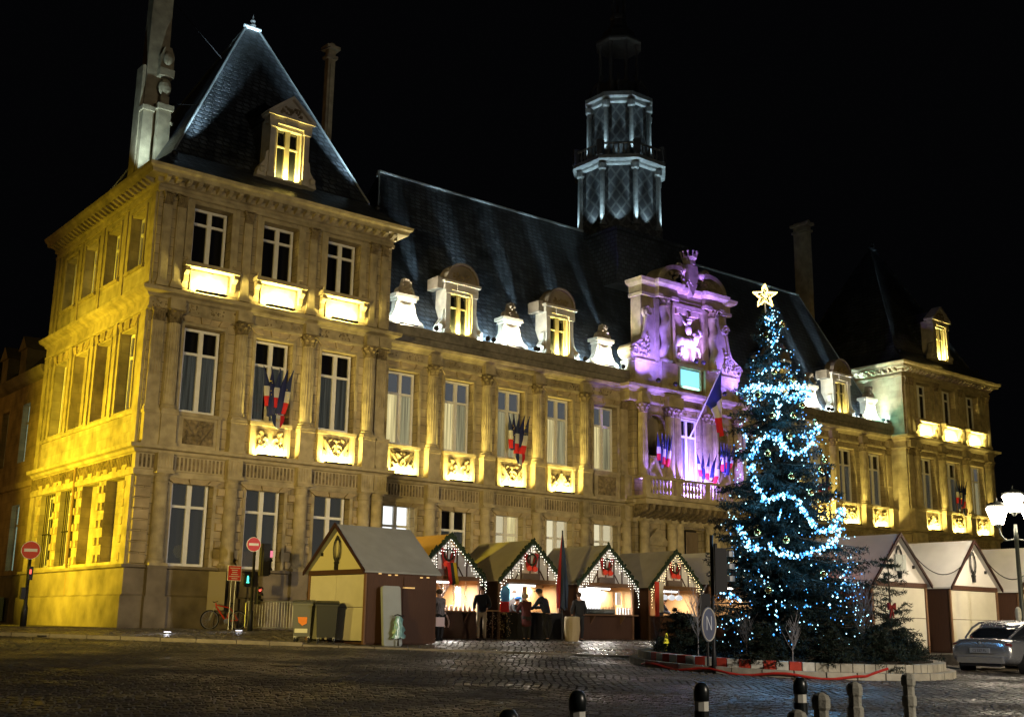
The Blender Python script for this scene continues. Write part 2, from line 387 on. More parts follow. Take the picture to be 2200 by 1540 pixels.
# ---- windows
WCACHE = {}
def window_meshes(w, h, tf, cols=2, curtains=True):
    key = (round(w, 3), round(h, 3), tf, cols)
    if key in WCACHE: return WCACHE[key]
    F = MB(); t = .10
    F.box(-w / 2, -w / 2 + t, -.05, .05, 0, h); F.box(w / 2 - t, w / 2, -.05, .05, 0, h); F.box(-w / 2 + t, w / 2 - t, -.05, .05, 0, t); F.box(-w / 2 + t, w / 2 - t, -.05, .05, h - t, h)
    zt = h * (1 - tf)
    F.box(-w / 2 + t, w / 2 - t, -.055, .05, zt - .05, zt + .05)
    F.box(-.09, .09, -.06, .05, t, zt - .05); F.box(-.09, .09, -.06, .05, zt + .05, h - t)
    fm = F.mesh('window_frame', WFRAME)
    pw = (w / 2 - t - .09)
    P1 = MB(); P1.box(0, pw, 0, .012, 0, zt - .05 - t); P2 = MB(); P2.box(0, pw, 0, .012, 0, h - t - zt - .05)
    pm = (P1.mesh('pane', GLASS), P2.mesh('pane', GLASS))
    # pleated curtain halves and backing
    C = MB(); n = 26; hw = w / 2 - .02; vs = []
    for i in range(n + 1):
        x = hw * i / n; y = .05 * math.sin(i * 1.9) + .02 * math.sin(i * 3.3)
        vs += [(x, y, 0), (x, y, zt)]
    C.add(vs, [(2 * i, 2 * i + 2, 2 * i + 3, 2 * i + 1) for i in range(n)])
    K = MB(); K.box(-w / 2 - .05, w / 2 + .65, 0, .02, -.02, h + .25)
    WCACHE[key] = (fm, pm, C, K, zt, t, pw)
    return WCACHE[key]
CM = {}
def cmesh(key, B, m_, nm):
    k = (id(B), m_.name)
    if k not in CM: CM[k] = B.mesh(nm, m_)
    return CM[k]
def window(x, y, z, w, h, style, tf=.3, rz=0, parent=None):
    """window unit whose glass stands at (x, y); style chooses what is behind the panes"""
    fm, pm, C, K, zt, t, pw = window_meshes(w, h, tf)
    f = hi('window', fm, (x, y, z), (0, 0, rz), parent=parent)
    for sx in (-1, 1):
        ox = .09 if sx > 0 else -.09 - pw
        inst('pane', pm[0], f, (ox, 0, t)); inst('pane', pm[1], f, (ox, 0, zt + .05))
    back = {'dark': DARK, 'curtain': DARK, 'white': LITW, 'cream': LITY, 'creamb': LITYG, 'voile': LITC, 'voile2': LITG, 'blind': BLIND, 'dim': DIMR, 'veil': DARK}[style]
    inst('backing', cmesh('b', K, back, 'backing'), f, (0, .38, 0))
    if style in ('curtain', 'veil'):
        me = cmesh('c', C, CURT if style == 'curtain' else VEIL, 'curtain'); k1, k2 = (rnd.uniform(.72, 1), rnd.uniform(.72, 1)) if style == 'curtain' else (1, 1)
        inst('curtain', me, f, (.01 + (1 - k1) * (w / 2 - .02), .1, 0), sc=(k1, 1, 1)); inst('curtain', me, f, (-w / 2 + .01, .1, 0), sc=(k2, 1, 1))  # with style veil these halves are the added reflection veil
    elif style in ('voile', 'voile2'):
        me = cmesh('c', C, LITG if style == 'voile' else LITG, 'curtain')
        inst('curtain', me, f, (.01, .1, 0)); me2 = cmesh('c', C, LITG if style == 'voile2' else LITC, 'curtain')
        me2 and inst('curtain', me2, f, (-w / 2 + .01, .1, 0))
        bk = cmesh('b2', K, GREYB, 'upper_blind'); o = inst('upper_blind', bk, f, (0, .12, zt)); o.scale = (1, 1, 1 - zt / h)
    elif style in ('cream', 'creamb'):
        me = cmesh('c', C, LITC if style == 'cream' else LITY, 'curtain'); o = inst('curtain', me, f, (.18, .12, 0)); o.scale = (.75, 1, h / zt)
    return f

# ---- shared carved pieces
def relief(w, h, kind, dep=.12, nx=44, nz=22):
    B = MB(); vs = []; rr = random.Random(kind); cv = []
    for s in range(7):
        cx, cz = rr.uniform(.05, .5), rr.uniform(.15, .9); a = rr.uniform(0, 6.3); L = rr.uniform(.15, .4); cu = rr.uniform(-5, 5)
        for i in range(9):
            cx += math.cos(a) * L / 9; cz += math.sin(a) * L / 9 * 1.6; a += cu / 9; cv.append((cx, cz, rr.uniform(.02, .04)))
    if kind % 2 == 0:
        for i in range(20): cv.append((.02 + .9 * i / 40, .95 - .9 * i / 20, .028))
    for j in range(nz + 1):
        for i in range(nx + 1):
            u, v = i / nx, j / nz; us = u if u < .5 else 1 - u; hgt = 0
            for cx, cz, r in cv:
                q = ((us - cx) * 1.9) ** 2 + (v - cz) ** 2
                if q < r * r * 9: hgt = max(hgt, math.exp(-q / (r * r * 2.2)))
            e = min(1, min(u, 1 - u, v, 1 - v) * 14)
            vs.append((-w / 2 + w * u, -dep * hgt * e, h * v))
    B.add(vs, [(j * (nx + 1) + i, j * (nx + 1) + i + 1, (j + 1) * (nx + 1) + i + 1, (j + 1) * (nx + 1) + i) for j in range(nz) for i in range(nx)])
    return B.mesh('carved_relief', CARVE, True)
REL = [relief(1.25, .95, k) for k in range(4)]
def capital(r, h):
    B = MB(); B.lathe([(r * .92, 0), (r * 1.02, .03), (r * .95, .06), (r * .98, h * .5), (r * 1.25, h * .85)], 16)
    for tier, (zz, rr, n, off) in enumerate(((.06, r * 1.0, 8, 0), (h * .4, r * 1.05, 8, .39))):
        for i in range(n):
            a = off + i * math.pi * 2 / n; c, s = math.cos(a), math.sin(a); lh = h * .42; wd = r * .32
            P = lambda rad, t, z: (c * rad - s * t, s * rad + c * t, z)
            B.add([P(rr, -wd, zz), P(rr, wd, zz), P(rr + .04, wd, zz + lh * .7), P(rr + .04, -wd, zz + lh * .7), P(rr + .13, wd * .6, zz + lh), P(rr + .13, -wd * .6, zz + lh), P(rr + .10, wd * .3, zz + lh * .8), P(rr + .1, -wd * .3, zz + lh * .8)],
                  [(0, 1, 2, 3), (3, 2, 4, 5), (5, 4, 6, 7)])
    for a in (45, 135, 225, 315):
        c, s = math.cos(R(a)), math.sin(R(a)); B.sphere((c * r * 1.35, s * r * 1.35, h * .85), .06, 6, 4)
    q = r * 1.32; B.box(-q, q, -q, q, h * .88, h)
    return B.mesh('capital', CARVE)
def column_mesh(h, r, fl, cap_h=.5, base=.28):
    B = MB(); q = r * 1.25
    B.box(-q, q, -q, q, 0, .1)
    B.lathe([(r * 1.22, .1), (r * 1.25, .15), (r * 1.1, .19), (r * 1.18, .24), (r * 1.02, base)], 24)
    B.lathe([(r, base), (r * 1.0, h * .36), (r * .99, h * .361), (r * .9, h - cap_h)], 32, flute=(h * .36, h, .022) if fl else None)
    return B.mesh('column', STONEP)
CAP = capital(.25, .52); COLU = column_mesh(3.95, .26, True)
CAPS = capital(.17, .42)
def doric_mesh(h, r):
    B = MB(); q = r * 1.25; B.box(-q, q, -q, q, 0, .1)
    B.lathe([(r * 1.22, .1), (r * 1.25, .16), (r * 1.05, .24), (r, .28), (r * .9, h - .42), (r * .98, h - .40), (r * .98, h - .36), (r * .9, h - .34), (r * .9, h - .2), (r * 1.15, h - .1)], 24)
    q = r * 1.22; B.box(-q, q, -q, q, h - .1, h); return B.mesh('column', STONEP)
DOR = doric_mesh(3.45, .28)
def pilaster_mesh(w, h, fl=True):
    B = MB(); B.box(-w / 2 - .06, w / 2 + .06, -.16, .02, 0, .14); B.box(-w / 2 - .03, w / 2 + .03, -.13, .02, .14, .24)
    B.box(-w / 2, w / 2, -.09, .02, .24, h - .45)
    if fl:
        n = 5
        for i in range(n):
            c = -w / 2 + w * (i + .5) / n; B.box(c - w / n * .28, c + w / n * .28, -.115, -.088, h * .36, h - .5)
    else:
        B.box(-w / 2 + .06, w / 2 - .06, -.11, -.088, .32, h - .55)
    return B.mesh('pilaster', STONEP)
PIL = pilaster_mesh(.5, 3.95); PILF = pilaster_mesh(.36, 3.75, False)
def pilcap_mesh(w):
    B = MB(); B.box(-w / 2, w / 2, -.12, .02, 0, .06)
    for i in range(5):
        c = -w / 2 + w * (i + .5) / 5
        for zz, o in ((.06, .12), (.22, .16)):
            B.prism([(-o + .04, zz), (-o - .06, zz + .18), (-o, zz + .16), (0, zz + .05)], c - w * .08, c + w * .08, 'x')
    B.sphere((-w / 2, -.15, .4), .07, 6, 4); B.sphere((w / 2, -.15, .4), .07, 6, 4)
    B.box(-w / 2 - .06, w / 2 + .06, -.2, .02, .45, .5); return B.mesh('capital', CARVE)
PCAP = pilcap_mesh(.5); PCAPS = pilcap_mesh(.36)
BLK = {}
def block_mesh(w, h, d, bev=.025):
    k = (w, h, d)
    if k not in BLK:
        B = MB(); b = bev
        B.add([(-w / 2, 0, 0), (w / 2, 0, 0), (w / 2, 0, h), (-w / 2, 0, h), (-w / 2 + b, -d, b), (w / 2 - b, -d, b), (w / 2 - b, -d, h - b), (-w / 2 + b, -d, h - b)],
              [(4, 5, 6, 7), (0, 1, 5, 4), (1, 2, 6, 5), (2, 3, 7, 6), (3, 0, 4, 7)])
        BLK[k] = B.mesh('stone_block', STONEB)
    return BLK[k]
def vous_mesh(i, n, w, h, rise):
    k = ('v', i, n, w, h, rise)
    if k not in BLK:
        B = MB(); u0 = -w / 2 + w * i / n; u1 = u0 + w / n; g_ = .012; sp = .35
        x0, x1, X0, X1 = u0 + g_, u1 - g_, u0 * (1 + sp) + g_, u1 * (1 + sp) - g_; d = .09 if i % 2 == 0 else .03; hh = h + (rise if i % 2 == 0 else 0)
        B.prism([(x0, 0), (x1, 0), (X1, hh), (X0, hh)], 0, -d); BLK[k] = B.mesh('voussoir', STONEB)
    return BLK[k]
def surround(x, y, z, w, h, rz=0, blocks=True, vous=True):
    F = MB(); t = .13
    F.box(-w / 2 - t, -w / 2 - .002, -.05, .0, 0, h + t); F.box(w / 2 + .002, w / 2 + t, -.05, 0, 0, h + t); F.box(-w / 2 - .002, w / 2 + .002, -.05, 0, h + .002, h + t)
    o = hb(F, 'window_surround', STONEP); o.location = (x, y, z); o.rotation_euler = (0, 0, rz)
    if vous:
        for i in range(5): hi('voussoir', vous_mesh(i, 5, w + .1, .30, .05), (x, y - .0, z + h + .14) if rz == 0 else (x, y, z + h + .14), (0, 0, rz))

UPM = MB(); UPM.box(-.62, .62, -.09, .09, 0, .07); UPM.box(-.60, .60, -.07, .07, .06, .075)
UPMESH = UPM.mesh('uplight_bar', IRON)
YEL = (1, .79, .21)
def area_light(loc, target, sx, sy, power, col, spread=180, parent=None, name='lamp_light'):
    ld = bpy.data.lights.new(name, 'AREA'); ld.shape = 'RECTANGLE'; ld.size = sx; ld.size_y = sy; ld.energy = power; ld.color = col; ld.spread = R(spread)
    o = bpy.data.objects.new(name, ld); COL.objects.link(o); o.location = loc
    dv = Vector(target) - Vector(loc); o.rotation_euler = dv.to_track_quat('-Z', 'Y').to_euler()
    if parent is not None: attach(o, parent, True)
    return o
def spot(loc, target, power, col, ang, blend=.6, r=.05, parent=None):
    ld = bpy.data.lights.new('spot_light', 'SPOT'); ld.energy = power; ld.color = col; ld.spot_size = R(ang); ld.spot_blend = blend; ld.shadow_soft_size = r
    o = bpy.data.objects.new('spot_light', ld); COL.objects.link(o); o.location = loc
    dv = Vector(target) - Vector(loc); o.rotation_euler = dv.to_track_quat('-Z', 'Y').to_euler()
    if parent is not None: attach(o, parent, True)
    return o
def point(loc, power, col, r=.1, parent=None):
    ld = bpy.data.lights.new('lamp_light', 'POINT'); ld.energy = power; ld.color = col; ld.shadow_soft_size = r
    o = bpy.data.objects.new('lamp_light', ld); COL.objects.link(o); o.location = loc
    if parent is not None: attach(o, parent, True)
    return o
def up_bar(x, y, z, power, col=YEL, w=1.2, rz=0):
    power *= 1.25
    b = hi('uplight_bar', UPMESH, (x, y - .2, z), (0, 0, rz), (w / 1.2, 1, 1))
    area_light((x, y - .2, z + .085), (x, y + .12, z + .6), w * .95, .08, power * L_PANEL, col, 165, b)

GW, GZ0, GZ1 = 1.66, 3.46, 6.66      # ground-floor openings
FW, FZ0, FZ1 = 1.66, 9.22, 12.60     # first floor
TW, TZ0, TZ1 = 1.62, 15.10, 17.52    # top floor of the pavilions

def bay(xc, Y, gstyle, fstyle, panel, rel, rusty=True):
    """one window bay of ground and first floor, wall plane at Y"""
    window(xc, Y + .33, GZ0 + .02, 1.5, GZ1 - GZ0 - .06, gstyle, .30)
    window(xc, Y + .33, FZ0 + .04, 1.5, FZ1 - FZ0 - .08, fstyle, .30)
    surround(xc, Y, GZ0, GW, GZ1 - GZ0, vous=False)
    if rusty:
        for i in range(5): hi('voussoir', vous_mesh(i, 5, GW, .2, .0), (xc, Y - .05, GZ1 - .16))
        for s in (-1, 1):
            for k in range(5):
                hi('stone_block', block_mesh(.36, .31, .12), (xc + s * (GW / 2 + .19 + .13), Y, GZ0 + .05 + k * .66))
    surround(xc, Y, FZ0, FW, FZ1 - FZ0, vous=rusty)
    # sill box with carved panel between the pedestals
    B = MB(); B.box(xc - .88, xc + .88, Y - .12, Y, 7.86, 9.06); B.box(xc - .92, xc + .92, Y - .2, Y, 9.06, 9.2)
    B.box(xc - .88, xc - .74, Y - .16, Y - .122, 7.86, 9.06); B.box(xc + .74, xc + .88, Y - .16, Y - .122, 7.86, 9.06)
    hb(B, 'sill_panel', STONEP)
    hi('carved_relief', REL[rel % 4], (xc, Y - .125, 8.0))
    if panel: up_bar(xc, Y - .16, 7.83, panel)

def pedestal(x, Y, w=.62, out=.38):
    B = MB(); B.box(x - w / 2, x + w / 2, Y - out, Y - .001, 7.86, 9.0); B.box(x - w / 2 - .04, x + w / 2 + .04, Y - out - .04, Y - .001, 9.0, 9.12)
    B.box(x - w / 2 - .04, x + w / 2 + .04, Y - out - .04, Y - .001, 7.82, 7.95)
    hb(B, 'pedestal', STONEP)
def col_unit(x, Y, kind='round', ground=True):
    pedestal(x, Y)
    if kind == 'round':
        c = hi('column', COLU, (x, Y - .12, 9.1)); inst('capital', CAP, c, (0, 0, 3.43))
    else:
        c = hi('pilaster', PIL, (x, Y, 9.1)); inst('capital', PCAP, c, (0, 0, 3.48))
    # entablature block breaking forward above each column
    B = MB(); B.box(x - .3, x + .3, Y - .36, Y - .001, 13.06, 13.5); hb(B, 'entablature_block', STONEP)
    if ground:
        c = hi('column', DOR, (x, Y - .14, 3.44))
        B = MB(); B.box(x - .36, x + .36, Y - .42, Y - .001, 2.35, 3.36); B.box(x - .4, x + .4, Y - .46, Y - .001, 3.36, 3.44); B.box(x - .42, x + .42, Y - .48, Y - .001, 1.2, 2.35); hb(B, 'pedestal', STONED)
        B = MB(); B.box(x - .3, x + .3, Y - .38, Y - .001, 6.89, 7.56)
        for i in range(5): B.box(x - .26 + i * .12, x - .2 + i * .12, Y - .41, Y - .382, 6.98, 7.5)
        hb(B, 'entablature_block', STONEP)

def prof_c1(o=0): return [(0, 6.72), (.10, 6.72), (.12, 6.92), (.05, 6.95), (.05, 7.52), (.14, 7.56), (.2, 7.66), (.36, 7.70), (.38, 7.84), (0, 7.87)]
def prof_c2(o=0): return [(0, 12.98), (.1, 12.98), (.12, 13.08), (.06, 13.1), (.06, 13.46), (.14, 13.5), (.2, 13.6), (.42, 13.68), (.46, 13.82), (.2, 13.9), (0, 13.9)]
PLINTH = [(0, 3.46), (.3, 3.46), (.32, 3.36), (.16, 3.32), (.16, 2.42), (.26, 2.34), (.26, 1.0)]

def frieze_ribs(x0, x1, Y, step=.16):
    B = MB(); x = x0
    while x < x1: B.box(x, x + .07, Y - .085, Y - .052, 7.0, 7.48); x += step
    hb(B, 'triglyph_frieze', CARVE, kind='stuff')
def carved_frieze(x0, x1, Y, z0=13.14, z1=13.42):
    rr = random.Random(int(x0 * 10)); x = x0; B = MB()
    while x < x1 - .5:
        w_ = rr.uniform(.55, .9)
        for i in range(int(w_ * 26)):
            B.sphere((x + rr.random() * w_, Y - .062, rr.uniform(z0, z1)), rr.uniform(.02, .05), 5, 3)
        x += w_ + rr.uniform(.3, .6)
    hb(B, 'carved_frieze', CARVE, kind='stuff')

PX = [2.27, 5.28, 8.29]
CXW = [12.341 + 3.112 * i for i in range(5)]
mx = lambda x: 2 * XM - x
# --- wall shells
for side in (0, 1):
    wf_ = MB()
    f = (lambda x: x) if side == 0 else mx
    ops = []
    for x in PX:
        x = f(x); ops += [(x - GW / 2, x + GW / 2, GZ0, GZ1), (x - FW / 2, x + FW / 2, FZ0, FZ1), (x - TW / 2, x + TW / 2, TZ0, TZ1)]
    a, b = sorted((f(0), f(WP)))
    wall_grid(wf_, a, b, 1.0, 17.8, ops, lambda u, d, z: (u, d, z)); hb(wf_, 'wall', STONE); wf_ = MB()
    ops = []
    for x in CXW:
        x = f(x); ops += [(x - GW / 2, x + GW / 2, GZ0, GZ1), (x - FW / 2, x + FW / 2, FZ0, FZ1)]
    a, b = sorted((f(WP), f(26.45)))
    wall_grid(wf_, a, b, 1.0, 14.2, ops, lambda u, d, z: (u, YC + d, z)); hb(wf_, 'wall', STONE)
    # return wall between pavilion and centre
xw = WP; wf_ = MB()
wf_.add([(xw, 0, 1), (xw, 12, 1), (xw, 12, 17.8), (xw, 0, 17.8)], [(0, 1, 2, 3)])
hb(wf_, 'wall', STONE)
ws = MB()
SW = [1.9, 4.55, 7.2, 9.75]
ops = []
for i, y in enumerate(SW): ops += [(-y - .95, -y + .95, 3.6, 6.7), (-y - .8, -y + .8, 9.3, 12.5), (-y - .75, -y + .75, 15.0, 17.3)]
wall_grid(ws, -12, 0, 1.0, 17.8, ops, lambda u, d, z: (d, -u, z), .5)
hb(ws, 'side_wall', PLAIN)
# right pavilion side wall facing the court side (plain)
ws = MB(); xr = mx(WP); ws.add([(xr, 12, 1), (xr, 0, 1), (xr, 0, 17.8), (xr, 12, 17.8)], [(0, 1, 2, 3)]); xr = mx(0); ws.add([(xr, 0, 1), (xr, 12, 1), (xr, 12, 17.8), (xr, 0, 17.8)], [(0, 1, 2, 3)])
ws.add([(0, 12, 1), (mx(0), 12, 1), (mx(0), 12, 14), (0, 12, 14)], [(3, 2, 1, 0)])
for q in (0, mx(WP)): ws.add([(q, 12, 14), (q + WP, 12, 14), (q + WP, 12, 17.8), (q, 12, 17.8)], [(3, 2, 1, 0)])
hb(ws, 'side_wall', PLAIN)
# --- entablatures
pathL = [(0, 12), (0, 0), (WP, 0), (WP, YC), (26.3, YC)]
pathR = [(mx(26.3), YC), (mx(WP), YC), (mx(WP), 0), (mx(0), 0), (mx(0), 12)]
for p in (pathL, pathR):
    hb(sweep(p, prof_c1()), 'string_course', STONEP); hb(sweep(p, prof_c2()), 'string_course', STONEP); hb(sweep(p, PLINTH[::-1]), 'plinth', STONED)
for (a, b, Y) in ((.1, WP, 0), (WP + .4, 26.3, YC), (34.6, mx(WP) - .4, YC), (mx(WP), mx(0), 0)):
    frieze_ribs(a, b, Y); carved_frieze(a, b, Y)
B = MB(); y = .3
while y < 12: B.box(-.085, -.052, y, y + .07, 7.0, 7.48); y += .16
hb(B, 'triglyph_frieze', CARVE, kind='stuff')
# top cornice of pavilions
TOPC = [(0, 17.72), (.08, 17.72), (.1, 17.86), (.05, 17.9), (.05, 18.02), (.16, 18.06), (.16, 18.24), (.52, 18.28), (.56, 18.42), (.66, 18.5), (.7, 18.62), (0, 18.66)]
modm = MB(); modm.prism([(0, 0), (-.14, 0), (-.36, .12), (-.36, .2), (0, .2)], -.09, .09, 'x'); modm = modm.mesh('modillion', STONEP)
for side in (0, 1):
    if side == 0: p = [(0, 12), (0, 0), (WP, 0), (WP, 12)]
    else: p = [(mx(WP), 12), (mx(WP), 0), (mx(0), 0), (mx(0), 12)]
    hb(sweep(p, TOPC), 'cornice', STONEP)
    x0 = p[1][0]
    for i in range(25): hi('modillion', modm, (x0 + .15 + i * (WP - .3) / 24, -.15, 18.07))
    n = 27
    for i in range(n):
        if side == 0 or i < 14: hi('modillion', modm, (x0 - .15, .3 + i * 11.6 / n, 18.07), (0, 0, R(-90)))
# --- pavilion bays
for k, x in enumerate(PX):
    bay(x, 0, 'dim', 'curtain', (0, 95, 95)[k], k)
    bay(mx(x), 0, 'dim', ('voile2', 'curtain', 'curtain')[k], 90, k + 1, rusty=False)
for side in (0, 1):
    f = (lambda x: x) if side == 0 else mx
    for x in (3.775, 6.785, 9.72): col_unit(f(x), 0)
    col_unit(f(.98), 0); col_unit(f(10.36), 0, 'pil')
    # corner pier
    xx = f(.36)
    pedestal(xx, 0, .62, .3); c = hi('pilaster', PIL, (xx, 0, 9.1)); inst('capital', PCAP, c, (0, 0, 3.48))
    # top floor pilasters
    for x in (.36, .92, 3.775, 6.785, 9.75, 10.33):
        c = hi('pilaster', PILF, (f(x), 0, 13.95)); inst('capital', PCAPS, c, (0, 0, 3.28))
    for k, x in enumerate(PX):
        x = f(x)
        window(x, .40, TZ0 + .02, 1.46, TZ1 - TZ0 - .05, 'dark', .27)
        surround(x, 0, TZ0, TW, TZ1 - TZ0, vous=False)
        B = MB()  # lintel ears, sill on consoles, panel
        B.box(x - TW / 2 - .3, x - TW / 2 - .132, -.06, 0, 15.3, 17.7); B.box(x + TW / 2 + .132, x + TW / 2 + .3, -.06, 0, 15.3, 17.7)
        hb(B, 'window_surround', STONEP)
        B = MB(); B.box(x - 1.15, x + 1.15, -.42, 0, 14.88, 15.02); B.box(x - 1.1, x + 1.1, -.34, 0, 15.02, 15.08); hb(B, 'sill', STONEP)
        for s in (-1, 1):
            B = MB(); B.prism([(0, 14.87), (-.32, 14.87), (-.34, 14.7), (-.16, 14.55), (-.14, 14.3), (0, 14.22)], x + s * 1.0 - .09, x + s * 1.0 + .09, 'x'); hb(B, 'console', STONEP)
        B = MB(); B.box(x - .78, x + .78, -.05, 0, 14.0, 14.82); hb(B, 'sill_panel', STONEP)
        up_bar(x, -.12, 13.92, 120)
# corner banded blocks, ground floor
for k in range(8):
    hi('stone_block', block_mesh(.62, .36, .07), (.33, 0, 3.5 + k * .4))
    hi('stone_block', block_mesh(.62, .36, .05), (10.36, 0, 3.5 + k * .4))
    if k % 2 == 0: hi('stone_block', block_mesh(.5, .36, .07), (0, .28, 3.5 + k * .4), (0, 0, R(-90)))
# --- side facade (yellow flood-lit)
for i, y in enumerate(SW):
    if i >= 2: window(.42, y, 3.62, 1.8, 3.04, 'dark', .3, R(-90))
    else:
        B = MB(); B.box(.4, .5, y - .95, y + .95, 3.6, 6.7); hb(B, 'blind_panel', PLAIN)
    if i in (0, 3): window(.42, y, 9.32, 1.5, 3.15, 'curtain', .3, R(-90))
    else:
        B = MB(); B.box(.4, .5, y - .8, y + .8, 9.3, 12.5); hb(B, 'blind_panel', PLAIN)
    window(.4, y, 15.02, 1.4, 2.25, 'dark' if i < 2 else 'voile2', .3, R(-90))
    for k in range(5):
        hi('voussoir', vous_mesh(k, 5, 1.9, .34, .06), (-.0, y, 6.73), (0, 0, R(-90))); hi('voussoir', vous_mesh(k, 5, 1.6, .3, .05), (0, y, 12.55), (0, 0, R(-90)))
    for s in (-1, 1):
        for k in range(5): hi('stone_block', block_mesh(.26, .31, .08), (0, y + s * 1.09, 3.6 + k * .66), (0, 0, R(-90)))
    B = MB()
    for (z0, z1, hw) in ((9.3, 12.5, .8), (15.0, 17.3, .75)):
        B.box(-.05, 0, y - hw - .12, y - hw - .002, z0, z1 + .12); B.box(-.05, 0, y + hw + .002, y + hw + .12, z0, z1 + .12)
        B.box(-.052, 0, y - hw - .12, y + hw + .12, z1 + .122, z1 + .2); hb(B, 'window_surround', STONEP); B = MB()
    B.box(-.1, 0, y - .95, y + .95, 14.86, 14.98)
    hb(B, 'sill', STONEP)
for y in (3.22, 5.88, 8.5, 11.2):
    B = MB(); B.box(-.07, 0, y - .16, y + .16, 9.2, 12.9); B.box(-.1, 0, y - .2, y + .2, 12.5, 12.96); B.box(-.05, 0, y - .14, y + .14, 14.0, 17.7); hb(B, 'pilaster', STONEP)
for y in (.32, 11.7):
    B = MB(); B.box(-.1, 0, y - .25, y + .25, 7.9, 12.96); B.box(-.08, 0, y - .22, y + .22, 13.95, 17.7); B.box(-.1, 0, y - .26, y + .26, 3.47, 6.7); hb(B, 'pilaster', STONEP)
hb(sweep([(0, 12), (0, .6)], [(0, 9.05), (.08, 9.05), (.1, 9.18), (0, 9.2)]), 'string_course', STONEP)
gr = MB()
for y in (7.2, 9.75):
    for k in range(8): gr.tube([(.2, y - .84 + k * .24, 3.6), (.2, y - .84 + k * .24, 6.7)], .018, 5)
    gr.box(.18, .22, y - .95, y + .95, 5.0, 5.05)
hb(gr, 'window_grille', IRON)
B = MB(); B.tube([(-.12, 6.0, 1.25), (-.12, 6.0, 3.3), (-.12, 6.2, 3.6), (-.12, 6.2, 7.5)], .06, 8); hb(B, 'drainpipe', mat('rusty_pipe', (.25, .17, .09), .8))

# --- central facade, left wing and its mirror
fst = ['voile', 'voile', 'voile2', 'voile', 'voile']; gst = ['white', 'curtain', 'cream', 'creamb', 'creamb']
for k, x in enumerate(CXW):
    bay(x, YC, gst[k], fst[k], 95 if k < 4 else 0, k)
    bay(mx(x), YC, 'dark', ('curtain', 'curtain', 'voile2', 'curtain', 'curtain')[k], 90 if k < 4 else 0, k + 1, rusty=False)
for k in range(4):
    for f in (lambda x: x, mx): col_unit(f(CXW[k] + 1.556), YC)
for f in (lambda x: x, mx): col_unit(f(11.0), YC, 'pil'); col_unit(f(26.1), YC, 'pil')
for pth in ([(WP, YC), (26.3, YC)], [(mx(26.3), YC), (mx(WP), YC)]):
    hb(sweep(pth, [(0, 13.9), (.22, 13.92), (.2, 14.2), (.28, 14.22), (.28, 14.66), (.1, 14.7), (-.6, 14.7)]), 'gutter_parapet', GUTTER)
# chandelier sparks seen through the lit windows
B = MB()
for x, z in ((CXW[0] - .2, 11.4), (CXW[3] - .25, 10.9), (CXW[3] - .2, 10.6), (CXW[4] - .3, 11.6)): B.sphere((x, YC + .58, z), .09, 8, 6)
hb(B, 'chandelier', LITV)

# ---------------- roofs
def roof_faces(B, base, ridge, zb, zr):
    (x0, y0, x1, y1) = base; (rx0, rx1, ry) = ridge
    B.add([(x0, y0, zb), (x1, y0, zb), (x1, y1, zb), (x0, y1, zb), (rx0, ry, zr), (rx1, ry, zr)], [(0, 1, 5, 4), (1, 2, 5), (2, 3, 4, 5), (3, 0, 4), (0, 3, 2, 1)])
def loft4(B, r1, z1, r2, z2):
    (a, b, c, d) = r1; (e, f, g_, h) = r2
    B.add([(a, b, z1), (c, b, z1), (c, d, z1), (a, d, z1), (e, f, z2), (g_, f, z2), (g_, h, z2), (e, h, z2)], [(0, 1, 5, 4), (1, 2, 6, 5), (2, 3, 7, 6), (3, 0, 4, 7), (3, 2, 1, 0)])
PYR = []
for side in (0, 1):
    f = (lambda x: x) if side == 0 else mx
    a, b = sorted((f(0), f(WP)))
    B = MB(); loft4(B, (a - .45, -.45, b + .45, 12.2), 18.67, (a + .75, .85, b - .75, 9.6), 19.85)
    rr = sorted((f(5.30), f(5.95)))
    roof_faces(B, (a + .75, .85, b - .75, 9.6), (rr[0], rr[1], 4.95), 19.85, 28.65)
    hb(B, 'roof', SLATE)
    PYR.append((a + .75, b - .75, rr))
    z = MB(); c4 = [(a + .75, .85), (b - .75, .85), (b - .75, 9.6), (a + .75, 9.6)]
    for i, (cx, cy) in enumerate(c4):
        rx = rr[0] if i in (0, 3) else rr[1]; z.tube([(cx, cy, 19.88), (rx, 4.95, 28.7)], .05, 6)
    z.tube([(rr[0] - .1, 4.95, 28.72), (rr[1] + .1, 4.95, 28.72)], .09, 8)
    fz = MB(); fz.lathe([(.12, 0), (.16, .1), (.05, .2), (.13, .32), (.04, .45), (.0, .7)], 8, ((rr[0] + rr[1]) / 2, 4.95, 28.75)); hb(fz, 'finial', BLACKP_)
    hb(z, 'ridge_flashing', ZINC if side == 0 else SLATE)  # right roof's flashing given dark slate so it reads as unlit
# central roof
B = MB(); xa, xb = 10.9, mx(10.9); zl = 14.72
B.add([(xa, 1.55, zl), (xb, 1.55, zl), (xb, 10.1, zl), (xa, 10.1, zl), (13.45, 5.8, 23.85), (mx(13.45), 5.8, 23.85)], [(0, 1, 5, 4), (1, 2, 5), (2, 3, 4, 5), (3, 0, 4)])
hb(B, 'roof', SLATE)
B = MB(); B.tube([(13.45, 5.8, 23.9), (27.4, 5.8, 23.9)], .075, 8); B.tube([(33.6, 5.8, 23.9), (mx(13.45), 5.8, 23.9)], .075, 8); B.tube([(13.4, 5.8, 23.9), (13.2, 5.6, 23.5)], .06, 6)
B.tube([(13.45, 5.8, 23.85), (10.9, 1.55, 14.75)], .04, 6); B.tube([(mx(13.45), 5.8, 23.85), (mx(10.9), 1.55, 14.75)], .04, 6)
hb(B, 'ridge_flashing', ZINC)

